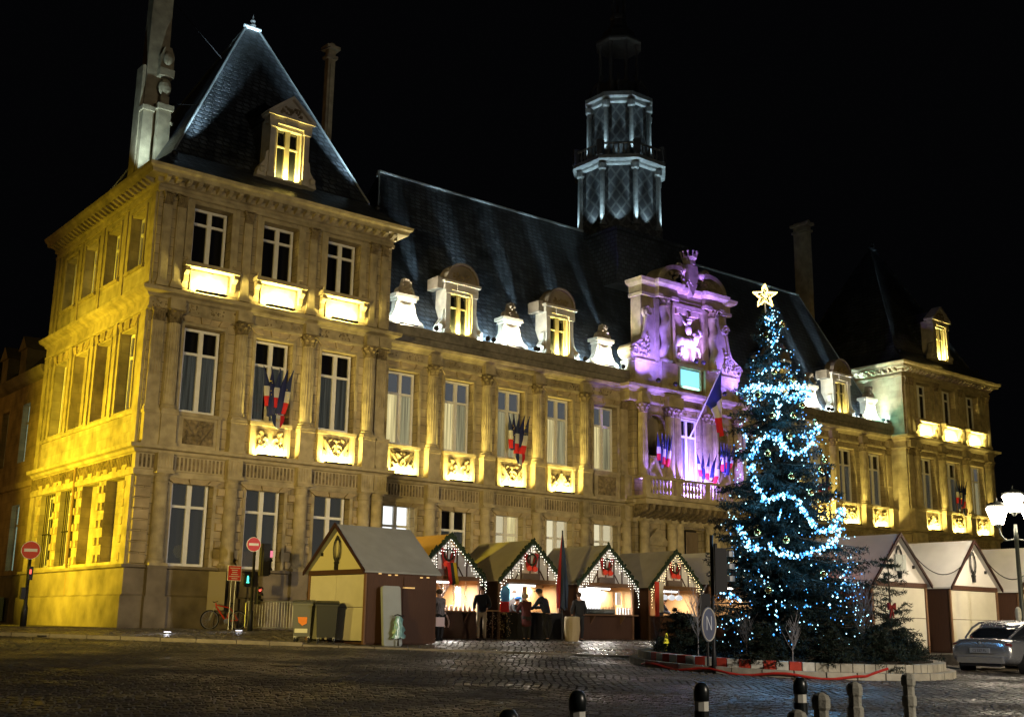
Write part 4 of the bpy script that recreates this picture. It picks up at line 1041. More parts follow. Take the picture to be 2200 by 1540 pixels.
# broken pediment and crowned crest
for s in (-1, 1):
    B = MB(); n = 9; cx = XM + s * 1.25; pts = []
    arc = [(cx + s * 1.45 * math.cos(i * math.pi * .62 / n), 19.85 + .98 * math.sin(i * math.pi * .62 / n)) for i in range(n + 1)]
    inn = [(cx + s * 1.15 * math.cos(i * math.pi * .62 / n), 19.85 + .74 * math.sin(i * math.pi * .62 / n)) for i in range(n + 1)]
    for i in range(n):
        pp = [arc[i], arc[i + 1], inn[i + 1], inn[i]]; B.prism(pp if s > 0 else pp[::-1], YA - .55, YA + .6)
    B.sphere((cx + s * 1.3 * math.cos(math.pi * .62), YA - .4, 19.85 + .85), .22, 8, 6)
    B.box(min(cx - s * .2, cx + s * 1.2), max(cx - s * .2, cx + s * 1.2), YA - .2, YA + .5, 19.85, 20.1)
    B.box(min(cx, cx + s * 1.1), max(cx, cx + s * 1.1), YA - .05, YA + .5, 20.1, 20.35)
    for i in range(18): B.sphere((cx + s * rnd.uniform(-.5, .9), YA - .15, 20.2 + rnd.random() * .35), rnd.uniform(.06, .12), 6, 4)
    B.tube([(cx - s * (.15 + .28 * (1 - i / 16) * math.cos(i * .6)), YA - .45, 20.75 + .28 * (1 - i / 16) * math.sin(i * .6)) for i in range(14)], .09, 6)
    for i in range(10): B.tube([(XM + s * (.5 + .09 * i), YA - .3, 20.9 - .1 * i), (XM + s * (.75 + .09 * i), YA - .3, 20.75 - .1 * i)], .09, 5) if i % 3 == 0 else None
    hb(B, 'broken_pediment', STONEP)
B = MB(); B.prism([(XM - .34, 20.2), (XM, 19.9), (XM + .34, 20.2), (XM + .38, 21.1), (XM - .38, 21.1)], YA - .5, YA + .1); B.prism([(XM - .4, 20.1), (XM + .4, 20.1), (XM, 19.3)][::-1], YA - .45, YA + .0)
B.lathe([(.36, 21.15), (.35, 21.4), (.42, 21.6)], 14, (XM, YA - .2, 0))
for i in range(10):
    a = i * math.pi / 5; B.tube([(XM + .40 * math.cos(a), YA - .2 + .40 * math.sin(a), 21.55), (XM + .46 * math.cos(a), YA - .2 + .46 * math.sin(a), 21.85)], .035, 5); B.sphere((XM + .47 * math.cos(a), YA - .2 + .47 * math.sin(a), 21.9), .065, 6, 5)
for i in range(70):
    a = rnd.uniform(-2.6, -.5 + 6.3 - 6.3) if False else rnd.uniform(0, 6.28); r_ = rnd.uniform(.42, .72); B.sphere((XM + r_ * math.cos(a), YA - .2, 20.6 + r_ * 1.1 * math.sin(a) * (1 if math.sin(a) < .6 else .8)), rnd.uniform(.06, .14), 6, 4)
hb(B, 'crowned_crest', STONEP)
# cyan lit panel under the niche
B = MB(); B.box(XM - .78, XM + .78, YA - .05, YA + .02, 14.28, 15.2); hb(B, 'backlit_panel', lit('cyan_backlit_panel', (.24, .74, 1.0), 1.5))
B = MB(); B.box(XM - .9, XM - .78, YA - .15, YA + .2, 14.1, 15.3); B.box(XM + .78, XM + .9, YA - .15, YA + .2, 14.1, 15.3); B.box(XM - .78, XM + .78, YA - .15, YA + .2, 14.1, 14.28); hb(B, 'panel_frame', STONEP)
area_light((XM, YA - .25, 14.15), (XM, YA, 14.9), 1.3, .08, 25, (.3, .9, 1), 160, hall)
# purple floods
PUR = (.19, .12, 1.0); PNK = (.27, .13, 1.0)
for s in (-1, 1):
    b = spot((XM + s * 4.3, -.6, 14.1), (XM + s * 3.4, YA, 15.6), 500 * L_PURPLE, (.22, .13, 1), 62, .9, .1, hall); b = hi('spotlight', FX, (XM + s * 3.3, -.35, 13.95)); spot((XM + s * 3.3, -.3, 14.1), (XM + s * 3.0, YA, 16.0), 900 * L_PURPLE, PUR, 130, .9, .1, b)
    b = hi('spotlight', FX, (XM + s * 1.95, -.3, 13.95)); spot((XM + s * 1.95, -.25, 14.1), (XM + s * .9, YA, 18.5), 800 * L_PURPLE, PNK, 85, .9, .08, b)
    b = hi('spotlight', FX, (XM + s * .3, -.3, 15.45)); spot((XM + s * .5, -.2, 15.6), (XM, YA + .1, 17.5), 200 * L_PURPLE, (.42, .24, 1), 110, .9, .08, b)
    for dx in (3.75, 1.75, 1.2): spot((XM + s * dx, YP - .72, 8.25), (XM + s * dx, YP - .15, 12.5), 520 * L_PURPLE, (.28, .17, 1), 70, .9, .04, hall)
area_light((XM, -.35, 8.15), (XM, YP + .2, 10.0), 1.2, .3, 300 * L_PURPLE, (.26, .17, 1), 160, hall)
spot((XM, -1.1, 14.2), (XM, YA, 21.2), 1100 * L_PURPLE, PNK, 44, .9, .1, hall)

# ------------------------------------------------------------------ neighbouring building on the left
nb = thing('side_street_building', 'low orange-lit building beyond the town hall on the side street, with small dormers', 'building', (0, 20, 1.2))
NBS = stone_mat('ochre_house_stone', (.40, .30, .17), 1.0, .4, .7)
B = MB(); ops = []
NY = [14.9, 18.2, 21.5, 24.8, 28.1, 31.4]
for y in NY: ops += [(-y - .6, -y + .6, 3.6, 6.6), (-y - .55, -y + .55, 8.6, 11.4)]
wall_grid(B, -40, -12.05, 1.0, 12.6, ops, lambda u, d, z: (.15 + d, -u, z), .4); B.build('wall', NBS, nb, world=True)
sweep([(.15, 40), (.15, 12.05)], [(0, 12.3), (.2, 12.4), (.35, 12.6), (.4, 12.8), (0, 12.85)]).build('cornice', STONED, nb, world=True)
sweep([(.15, 40), (.15, 12.05)], [(0, 7.3), (.12, 7.35), (.15, 7.6), (0, 7.65)]).build('string_course', NBS, nb, world=True)
sweep([(.15, 40), (.15, 12.05)], [(.1, 1.0), (.1, 3.3), (0, 3.4)]).build('plinth', STONED, nb, world=True)
B = MB(); B.add([(0, 12.05, 12.85), (0, 40, 12.85), (4, 40, 17.5), (4, 12.05, 17.5)], [(0, 3, 2, 1)]); B.build('roof', SLATE, nb, world=True)
LITGR = lit('lit_green_office', (.55, .9, .75), .5)
for i, y in enumerate(NY):
    for (z, h, st) in ((3.62, 2.96, 'g' if i % 2 == 0 else 'd'), (8.62, 2.76, 'g' if i == 0 else 'd')):
        f = MB(); f.box(.42, .46, y - .6, y - .52, z, z + h); f.box(.42, .46, y + .52, y + .6, z, z + h); f.box(.42, .46, y - .04, y + .04, z, z + h); f.box(.42, .46, y - .52, y - .04, z + h * .68, z + h * .72); f.box(.42, .46, y + .04, y + .52, z + h * .68, z + h * .72)
        fo = f.build('window', WFRAME, nb, world=True)
        p = MB(); p.box(.47, .48, y - .58, y + .58, z, z + h); p.build('pane', GLASSD if st == 'd' else LITGR, fo, world=True)
for i, y in enumerate((16.5, 19.6, 22.7, 25.8)):
    d = MB(); d.box(.2, 1.6, y - .5, y + .5, 12.9, 14.3); d.prism([(y - .65, 14.3), (y + .65, 14.3), (y, 15.0)], .1, 1.8, 'x'); d.build('dormer', STONED, nb, world=True)
B = MB(); B.box(-.35, -.1, 17.0, 18.2, 2.6, 3.6); B.box(-.3, -.1, 14.2, 15.0, 1.35, 2.4)
tag(B.build('wall_cabinet', mat('grey_green_cabinet', (.2, .25, .24), .5), nb, world=True), None)


# ================================================================== STREET THINGS
# ---- lamp posts
LAMPG = lit('lamp_glass', (1.0, .85, .62), 30)
PAINTB = mat('dark_green_iron_paint', (.03, .035, .03), .45, .3)
def lamp_post(loc, label, power, col, rz=0, glow=9, h=4.1, cat='street lamp'):
    t = thing('street_lamp', label, cat, loc, rz, 'street lamps round the square')
    B = MB(); B.lathe([(.24, 0), (.24, .15), (.17, .25), (.2, .6), (.13, .75), (.1, 1.2), (.075, 1.3), (.06, h - .5), (.09, h - .45), (.06, h - .3), (.05, h)], 12); B.build('post', PAINTB, t, smooth=True)
    heads = [(-.5, h + .0), (0, h + .38), (.5, h + .0)]
    A = MB()
    for s in (-1, 1): A.tube([(0, 0, h - .45), (s * .3, 0, h - .5), (s * .45, 0, h - .3), (s * .5, 0, h + .0)], .03, 6)
    A.build('arm', PAINTB, t)
    for i, (x, z) in enumerate(heads):
        g_ = MB(); g_.lathe([(.16, 0), (.33, .48), (.27, .54)], 6, (x, 0, z)); o = g_.build('lantern_glass', LAMPG, t)
        c = MB(); c.lathe([(.3, .54), (.35, .58), (.16, .68), (.12, .68), (.03, .72), (.02, .82)], 6, (x, 0, z)); c.build('lantern_cap', PAINTB, o); c = MB(); c.lathe([(.04, -.12), (.11, 0)], 6, (x, 0, z)); c.build('lantern_base', PAINTB, o)
        M_ = Matrix.Rotation(rz, 3, 'Z') @ Vector((x, -.0, z + .2)); point((loc[0] + M_.x, loc[1] + M_.y, loc[2] + M_.z + .0), power / 3, col, .24, t)
    return t
lamp_post((18.95, -23.35, .55), 'three-headed iron street lamp glaring white beside the parked silver car', 6500 * L_STREET, (1, .84, .62), R(-50), h=4.25)
def flood_mast(loc, label, heads, h=6.0):
    t = thing('flood_mast', label, 'floodlight', loc, 0, 'floodlight masts round the square')
    B = MB(); B.lathe([(.14, 0), (.07, h)], 10); B.build('post', PAINTB, t)
    for k, (tgt, pw, col, ang) in enumerate(heads):
        B = MB(); B.box(-.3 + k * .02, .3, -.1, .1, h - .4 - k * .45, h - .05 - k * .45); B.build('floodlight', IRON, t)
        p = (loc[0], loc[1] + .25, loc[2] + h - .2 - k * .45); spot(p, tgt, pw, col, ang, 1.0, .2, t)
    return t
SOD = (1, .71, .19)
flood_mast((-25, -33, .2), 'unseen tall mast with added floodlights at the far left of the square aimed at the left pavilion', [((4, 0, 8.0), 20000 * L_STREET, SOD, 38), ((17, 1, 7.5), 21000 * L_STREET, SOD, 32)])  # unseen mast, floods added to wash the left half of the facade
flood_mast((14, -50, 0), 'unseen tall mast with added floodlights behind the square aimed at the centre and right wing', [((27, 0, 6.5), 13000 * L_STREET, SOD, 34), ((42, 0, 7.5), 20000 * L_STREET, SOD, 34), ((57, 0, 8), 19000 * L_STREET, SOD, 32), ((12, 0, 4), 8000 * L_STREET, (1, .8, .5), 36)])  # unseen mast added to light the centre and right wing
flood_mast((-17, -13.5, .8), 'short mast with a sodium floodlight beside the side street', [((3, -10.3, 2.2), 3800 * L_STREET, (1, .76, .16), 50)], h=4.5)
flood_mast((4, -54, 0), 'unseen mast with added neutral lamps behind the viewer', [((4, -24, 0), 12000 * L_STREET, (1, .86, .68), 110), ((7, -10, 2), 14000 * L_STREET, (1, .88, .74), 34), ((20, -20, 3), 12000 * L_STREET, (1, .9, .8), 30)], h=9.0)  # unseen mast, heads added to brighten foreground, chalets and their roofs
# sodium flood lighting the side wall, on a mast across the side street
fm = thing('flood_mast', 'tall mast with yellow sodium floodlight across the side street', 'floodlight', (-13.5, 6.5, 1.2))
B = MB(); B.lathe([(.12, 0), (.06, 4.5)], 10); B.build('post', PAINTB, fm)
B = MB(); B.box(-.25, .3, -.25, .25, 4.3, 4.7); B.build('floodlight', IRON, fm)
spot((-13.1, 6.3, 4.2), (0, 5.0, 7.4), 30000 * L_STREET, (1, .72, .03), 80, 1.0, .15, fm)
fm2 = copy_tree(fm); fm2.location = (-12.5, 19, 1.2); tag(fm2, 'second mast with sodium floodlight further down the side street', 'floodlight')
for o in fm2.children:
    if o.type == 'LIGHT': o.data = o.data.copy(); o.data.energy = 3000; o.data.color = (1, .5, .08)

# ---- chalets
BROWN = wood_mat('brown_stained_board', (.042, .021, .013), (.095, .045, .027))
PINE = wood_mat('varnished_pine', (.42, .25, .11), (.28, .15, .06))
BEAM = wood_mat('brown_beam', (.13, .07, .035), (.2, .11, .06), axis='x')
DKBR = mat('dark_brown_edging', (.035, .014, .01), .7)
ROOFG = mat('grey_roof_sheet', (.28, .29, .30), .75, noise=(2.5, .18), bump=(60, .2))
ROOFC = mat('cream_roof_sheet', (.42, .39, .32), .8, noise=(2, .15))
ROOFW = mat('pale_roof_sheet', (.66, .64, .60), .8, noise=(2, .12))
ROOFO = mat('ochre_roof_sheet', (.55, .33, .14), .8, noise=(2, .15))
PLYW = mat('pale_painted_board', (.55, .52, .42), .75, noise=(2, .15))
GARL = mat('dark_fir_garland', (.02, .035, .02), .9)
WALLW = mat('white_gable_board', (.62, .60, .58), .75)
BULBW = lit('warm_white_bulb', (1, .93, .80), 5); BULBY = lit('amber_bulb', (1, .78, .4), 5)
REDR = mat('red_ribbon', (.28, .01, .008), .4); REDE = lit('red_lit_bow', (1, .06, .02), .45)
def chalet(loc, label, rz=0, w=2.9, dep=2.9, eave=2.15, ridge=3.55, roofm=ROOFC, front='open', group='wooden market chalets', gablem=WALLW, bulbs=True, bulbm=BULBW, inner=18, sidem=BROWN, panels=2):
    t = thing('market_chalet', label, 'market chalet', loc, rz, group); hw = w / 2; o_ = .16
    for s in (-1, 1):
        B = MB(); x = s * hw; B.box(min(x, x - s * .05), max(x, x - s * .05), 0, dep, 0.04, eave - .02); B.build('side_wall', sidem, t)
        if front == 'open': B = MB(); B.box(min(x - s * .052, x - s * .07), max(x - s * .052, x - s * .07), .06, dep - .06, .1, eave - .1); B.build('wall_lining', PINE, t)
        B = MB(); sl = (ridge - eave) / hw; xe = s * (hw + .1); ze = eave - sl * .1
        B.prism([(0, ridge), (xe, ze), (xe, ze + .05), (0, ridge + .06)] if s > 0 else [(0, ridge + .06), (xe, ze + .05), (xe, ze), (0, ridge)], -o_, dep + .1)
        B.build('roof_panel', roofm, t)
        B = MB(); dn = .10 if front == 'open' else .03; B.prism([(0, ridge - dn * .8), (xe, ze - dn), (xe, ze + .07), (0, ridge + .10)] if s > 0 else [(0, ridge + .10), (xe, ze + .07), (xe, ze - dn), (0, ridge - dn * .8)], -o_ - .05, -o_ + .0)
        if front == 'open':
            for i in range(46):
                q = i / 45; B.oct((xe * q + rnd.uniform(-.04, .04), -o_ - .06, ridge + .06 + (ze - ridge) * q + rnd.uniform(-.07, .07)), .07)
        B.build('barge_board', GARL if front == 'open' else DKBR, t)
    B = MB(); B.box(-hw + .05, hw - .05, dep - .05, dep, .04, eave); B.prism([(-hw + .05, eave), (hw - .05, eave), (0, ridge - .05)], dep - .05, dep); B.build('back_wall', PINE if front == 'open' else sidem, t)
    B = MB(); B.prism([(-hw + .02, eave + .02), (hw - .02, eave + .02), (0, ridge - .06)], -.02, .04); B.build('gable_panel', gablem, t)
    B = MB(); B.box(-hw, hw, -.06, .05, eave - .12, eave + .02); B.build('beam', BEAM if front == 'open' else BROWN, t)
    for s in (-1, 1):
        B = MB(); B.box(min(s * hw, s * (hw - .09)), max(s * hw, s * (hw - .09)), -.05, .04, 0, eave - .12); B.build('corner_post', BEAM, t)
    B = MB(); B.box(-hw + .05, hw - .05, .05, dep - .05, 0, .06); B.build('floor', BROWN, t)
    if front == 'open':
        B = MB(); B.box(-hw + .09, hw - .09, -.02, .03, .06, .92); B.build('counter_front', BROWN, t)
        B = MB(); B.box(-hw + .02, hw - .02, -.32, .5, .92, .97); B.build('counter_top', BEAM, t)
        for x in (-.8, .8):
            B = MB(); B.prism([(0 - .02, .9), (-.28, .9), (-.02, .6)], x - .03, x + .03, 'x'); B.build('bracket', BEAM, t)
        n = 7
        for i in range(n):   # half-timbering on the gable
            x = -hw + .2 + (w - .4) * i / (n - 1); zt = ridge - .1 - abs(x) * (ridge - eave) / hw
            if zt - eave > .15: B = MB(); B.box(x - .025, x + .025, -.045, -.021, eave + .02, zt); B.build('stud', BROWN, t)
        for s in (-1, 1):
            B = MB(); B.prism([(s * .45, eave + .35), (s * .5, eave + .35), (s * .72, eave + .02), (s * .67, eave + .02)] if s > 0 else [(s * .67, eave + .02), (s * .72, eave + .02), (s * .5, eave + .35), (s * .45, eave + .35)], -.045, -.021); B.build('stud', BROWN, t)
        # hanging sign plank
        B = MB(); B.box(-.42, .42, -.12, -.09, eave + .02, eave + .24); B.build('name_board', wood_mat('greyed_board', (.2, .16, .15), (.12, .09, .08), axis='x'), t)
        if bulbs:
            B = MB()
            for s in (-1, 1):
                for i in range(16):
                    q = (i + .3) / 16; x = s * (hw + .08) * q; z = ridge - .05 + (eave - .08 - ridge) * q
                    for k in range(rnd.choice((1, 2, 3, 4, 5, 3))): B.oct((x + rnd.uniform(-.02, .02), -.26, z - .07 - k * .10 - rnd.random() * .03), .019)
            for s in (-1, 1):
                for k in range(7): B.oct((s * (hw + .06) + rnd.uniform(-.04, .04), -.26, eave - .15 - k * .12), .019)
            B.build('light_string', bulbm, t, kind='stuff')
        # red ribbon and baubles
        B = MB()
        for s in (-1, 1): B.prism([(s * .05, eave + .4), (s * .22, eave + .45), (s * .36, eave + .95), (s * .2, eave + 1.0), (s * .1, eave + .7)] if s > 0 else [(s * .1, eave + .7), (s * .2, eave + 1.0), (s * .36, eave + .95), (s * .22, eave + .45), (s * .05, eave + .4)], -.12, -.08)
        B.build('ribbon', REDR, t)
        B = MB(); B.sphere((-.14, -.17, eave + .42), .1, 8, 6); B.sphere((.14, -.17, eave + .4), .1, 8, 6); B.build('bauble', REDE, t)
        B = MB()
        for i in range(60): a = rnd.random() * 6.3; B.oct((.0 + .2 * math.cos(a), -.14, eave + .75 + .2 * math.sin(a)), .045)
        B.build('wreath', GARL, t)
        if inner:
            B = MB(); B.box(-.6, .6, .35, .45, eave - .22, eave - .16); B.build('strip_lamp', lit('strip_lamp', (1, .92, .8), 6), t)
            M_ = Matrix.Rotation(rz, 3, 'Z') @ Vector((0, .6, eave - .3)); 
            ld = bpy.data.lights.new('lamp_light', 'AREA'); ld.shape = 'RECTANGLE'; ld.size = 1.6; ld.size_y = .5; ld.energy = inner * 9; ld.color = (1, .93, .82)
            lo = bpy.data.objects.new('lamp_light', ld); COL.objects.link(lo); lo.location = (0, .75, eave - .24); lo.parent = t
    else:
        for i in range(panels):
            for j in range(2):
                x0 = -hw + .11 + (w - .22) * i / panels; x1 = -hw + .11 + (w - .22) * (i + 1) / panels - .015
                z0, z1 = ((.1, 1.04), (1.055, eave - .14))[j]
                B = MB(); B.box(x0, x1, -.03, .02, z0, z1); B.build('shutter_panel', PLYW, t)
        B = MB(); B.prism([(-.05, ridge - .35), (.3, ridge - .45), (0, ridge - .1)], -.04, -.03)
        C = MB()
        for k in range(5):
            q = .10 + .03 * k; C.tube([(q * math.sin(a_ * .45) * (1 + .2 * math.sin(k)), -.08, ridge - .62 - .34 * math.cos(a_ * .45) - .03 * k) for a_ in range(15)], .012, 4)
        C.box(-.05, .05, -.12, -.04, ridge - 1.3, ridge - 1.1); C.box(-.1, .1, -.1, -.05, ridge - 1.12, ridge - 1.06); C.tube([(0, -.08, ridge - .95), (.02, -.08, ridge - 1.15)], .02, 5)
        C.build('coiled_cable', BLACKP, t)
        for s in (-1, 1):
            B = MB(); B.box(s * hw * .55 - .04, s * hw * .55 + .04, -.07, -.02, eave + .45, eave + .55); B.build('hook', BLACKP, t)
    return t
# closed chalet nearest the viewer: gable towards the side street
s1 = chalet((2.35, -10.87, .93), 'closed chalet with large grey roof and yellow lit gable, nearest the traffic light', R(-90) + R(4), w=3.0, dep=2.6, eave=2.12, ridge=3.44, roofm=ROOFG, front='closed', gablem=mat('yellow_lit_gable_board', (.52, .48, .28), .8))  # gable board colour carries the yellow of the sodium light
B = MB()
for x, z in ((.4, 2.0), (.75, 1.97), (1.0, 1.98), (1.95, 1.94), (2.2, 1.95)): B.box(1.505, 1.52, x, x + .1, z, z + .035)
for i in range(9): B.box(1.505, 1.52, 1.32 + i * .05, 1.35 + i * .05, 1.62, 1.66)
B.build('vent_slot', lit('chalet_gap_light', (1, .6, .2), 1.0), s1, kind='stuff')
B = MB(); B.box(1.505, 1.525, 1.3, 2.5, .12, 1.6); B.box(1.527, 1.535, 1.32, 1.34, .1, 1.95); B.build('side_hatch', wood_mat('brown_hatch', (.04, .019, .012), (.08, .038, .024)), s1)
c2 = chalet((8.45, -7.95, 1.02), 'open chalet with ochre roof and hanging bead strings, right behind the closed grey one', 0, w=3.0, dep=3.0, roofm=ROOFO, inner=60)
c3 = chalet((12.25, -7.95, 1.02), 'open chalet with a framed portrait poster and a vendor in a blue cap', 0, w=3.0, dep=3.0, inner=34)
c4 = chalet((16.12, -7.95, 1.02), 'open chalet with a row of bottles and a bright white screen inside', 0, w=3.05, dep=3.0, ridge=3.58, inner=48)
c5 = chalet((19.98, -7.95, 1.02), 'open chalet with white ball lamps, behind the pale sapling', 0, w=3.0, dep=3.0, bulbm=BULBY, inner=26)
c6 = chalet((23.6, -7.95, 1.02), 'open chalet half hidden behind the big Christmas tree', 0, w=3.0, dep=3.0, ridge=3.7, eave=2.4, bulbm=BULBY, inner=22, roofm=ROOFW)
r1 = chalet((16.15, -20.95, .88), 'closed white chalet behind the small dark fir with red bow', 0, w=2.95, dep=3.0, eave=2.1, ridge=3.52, roofm=ROOFW, front='closed', panels=1)
r2 = chalet((20.4, -20.95, .88), 'closed white chalet with coiled cable, behind the silver car', 0, w=2.95, dep=3.0, eave=2.1, ridge=3.55, roofm=ROOFW, front='closed', panels=1)
r3 = chalet((24.7, -20.95, .88), 'closed white chalet at the right edge of the picture', 0, w=2.95, dep=3.0, eave=2.1, ridge=3.55, roofm=ROOFW, front='closed', panels=1)
B = MB(); B.box(-.2, .35, -.09, -.03, 2.45, 2.95); B.build('notice_box', mat('grey_box', (.35, .38, .36), .5), r1)
RW = (.6, .04, .04)
for i, (xa_, xb_) in enumerate(((16.15, 20.4), (20.4, 24.7))):
    B = MB(); n = 16; B.tube([(xa_ + .1 + (xb_ - xa_ - .2) * k / n, -21.15 - .02, 4.25 - .95 * (1 - ((k / n) * 2 - 1) ** 2)) for k in range(n + 1)], .015, 5)
    tag(B.build('power_cable', BLACKP), ('black cable sagging between the two left closed white chalets', 'black cable sagging from the coiled cable chalet to the rightmost one')[i], 'cable')
# red lit roof flank next to the tree: coloured light from a lantern in the market lane
lt = thing('red_lantern', 'small red lantern beside the chalet roof behind the tree', 'lantern', (13.6, -19.4, 3.3))
B = MB(); B.sphere((0, 0, 0), .09, 8, 6); B.build('lantern_glass', lit('red_lantern_glass', (1, .05, .05), 5), lt); point((13.5, -19.4, 3.6), 22, (1, .06, .05), .1, lt)

# ---- goods in the open chalets
def counter_z(c): return c.location.z + .97
x, y, z = 8.45, -7.95, 1.02
SILV = mat('silver_ornament', (.6, .55, .5), .3, .8); CREAMG = mat('cream_candles', (.7, .55, .45), .6)
for i in range(14):
    B = MB(); xx = x - 1.25 + i * .17; yy = -8.02 + (i % 3) * .2; L = rnd.uniform(.3, 1.05); k = 0
    while k * .07 < L: B.oct((xx + .03 * math.sin(k), yy, z + 1.95 - k * .07), .028); k += 1
    B.tube([(xx, yy, z + 2.0), (xx, yy, z + 1.95 - L)], .005, 3)
    tag(B.build('bead_string', SILV if i % 3 else CREAMG), 'string of pale shiny beads hanging in the bead chalet', 'bead string', 'bead strings in the ochre roofed chalet')
B = MB()
for k in range(3):
    B.tube([(x - .5 + .16 * k + .2 * math.sin(t * .5 + k), -8.15, z + 1.9 - t * .115) for t in range(14)], .03, 6)
tag(B.build('twisted_garland', mat('pink_white_garland', (.75, .55, .5), .5)), 'twisted pink and white garland hanging over the bead chalet counter', 'garland')
for i in range(16):
    B = MB(); B.lathe([(.05, 0), (.055, .04), (.03, rnd.uniform(.08, .16)), (.012, .2)], 8)
    o = B.build('candle', CREAMG); o.location = (x - .3 + (i % 8) * .2, -8.1 + (i // 8) * .2, z + .97); tag(o, 'small pale candle on the bead chalet counter', 'candle', 'candles on the ochre chalet counter')
B = MB(); B.box(x + 1.0, x + 1.22, -7.2, -7.18, z + 1.15, z + 1.85); tag(B.build('price_list', mat('paper', (.75, .75, .78), .8)), 'white price list at the right end of the bead chalet', 'notice')
# german-coloured ribbon hanging over the beam
t = thing('hanging_banner', 'narrow red, black and yellow banner hanging from the ochre roofed chalet gable', 'banner', (x - .05, -8.35, z + 2.5))
for i, (c, nm) in enumerate((((.6, .02, .02), 'red'), ((.03, .03, .02), 'black'), ((.6, .4, .02), 'yellow'))):
    B = MB(); B.prism([(-.22 + i * .13, .1), (-.1 + i * .13, .12), (.05 + i * .13, -.6), (-.09 + i * .13, -.68)], -.01, .01); B.build('stripe', mat(nm + '_cloth', c, .8), t)
# poster chalet
x = 12.25
t = thing('framed_poster', 'framed poster of a person in a grey jacket on a light blue ground', 'poster', (x - .2, -7.3, z + .95))
B = MB(); B.box(-.42, .42, 0, .04, 0, 1.1); B.build('frame', mat('dark_frame', (.08, .07, .07), .5), t)
B = MB(); B.box(-.36, .36, -.006, 0, .06, 1.04); B.build('print', mat('light_blue_print', (.25, .55, .65), .6), t)
B = MB(); B.prism([(-.3, .08), (.3, .08), (.27, .42), (.1, .52), (-.1, .52), (-.27, .42)], -.012, -.007); B.build('jacket_print', mat('grey_print', (.18, .17, .17), .7), t)
B = MB(); B.prism([(.09 * math.cos(a_), .66 + .13 * math.sin(a_)) for a_ in [i * .52 for i in range(12)]], -.016, -.0125); B.build('face_print', mat('skin_print', (.5, .32, .22), .7), t)
B = MB(); B.prism([(.12 * math.cos(a_), .74 + .13 * math.sin(a_)) for a_ in [i * .52 for i in range(7)]], -.02, -.0165); B.build('hair_print', mat('hair_print', (.05, .03, .02), .7), t)
t = thing('hanging_jersey', 'blue and red jersey hanging at the left of the portrait poster chalet', 'jersey', (x - 1.0, -7.75, z + .85))
B = MB(); B.prism([(-.18, .5), (.2, .5), (.24, .95), (.1, 1.05), (-.08, 1.05), (-.22, .8)], -.02, .02); B.build('upper', mat('blue_cloth', (.1, .35, .7), .8), t)
B = MB(); B.box(-.2, .2, -.02, .02, .0, .5); B.build('lower', mat('red_cloth', (.65, .03, .03), .8), t)
for i in range(5):
    B = MB(); B.box(x + .65 + i * .16, x + .80 + i * .16, -7.05, -7.03, z + .5, z + 1.98); o = tag(B.build('pine_board', PINE), 'upright varnished pine board at the back of the poster chalet', 'board', 'pine boards behind the poster chalet counter')
B = MB(); B.box(x - 1.35, x + 1.35, -8.36, -8.3, z + .02, z + .96); tag(B.build('counter_cloth', mat('black_cloth', (.012, .012, .014), .9)), 'black cloth hanging in front of the portrait poster chalet counter', 'cloth')
B = MB(); B.box(x - .1, x + .35, -8.2, -7.95, z + .972, z + .99); B.box(x + .8, x + 1.15, -8.2, -7.95, z + .972, z + .985); tag(B.build('papers', mat('paper_white', (.8, .8, .85), .7)), 'white papers lying on the black draped counter', 'papers')
# bottles chalet
x = 16.12
bm_ = MB(); bm_.lathe([(.035, 0), (.037, .01), (.037, .16), (.014, .22), (.013, .29), (.016, .3)], 8); bm_ = bm_.mesh('bottle', mat('dark_bottle', (.02, .025, .02), .15, spec=.8), True)
for i in range(20):
    o = inst('bottle', bm_, None, (x - 1.2 + i * .08, -8.12, z + .97)); tag(o, 'dark bottle standing in the row on the bright chalet counter', 'bottle', 'bottles on the bright white screen chalet counter')
for i in range(5):
    B = MB(); B.box(0, .09, 0, .07, 0, .26); o = B.build('carton', mat('pale_carton', (.7, .62, .6), .7)); o.location = (x + .5 + i * .15, -8.15, z + .97); tag(o, 'slim pale carton at the right end of the bottle row', 'carton', 'cartons beside the bottle row')
B = MB(); B.box(x - .95, x + .43, -7.2, -7.18, z + .7, z + 1.98); tag(B.build('white_screen', lit('bright_screen', (1, .97, .95), 2.2)), 'overexposed white screen at the left of the bottle chalet', 'screen')
B = MB(); B.box(x + .62, x + 1.28, -7.06, -7.0, z + .5, z + 1.88); B.box(x + .67, x + 1.23, -7.08, -7.06, z + .6, z + 1.8); tag(B.build('pine_door', PINE), 'varnished pine door panel in the bottle chalet', 'door panel')
B = MB(); B.box(x + 1.1, x + 1.36, -7.42, -7.40, z + 1.35, z + 1.85); tag(B.build('menu_sheet', mat('menu_paper', (.85, .85, .85), .7)), 'white menu sheet right of the pine door panel', 'notice')
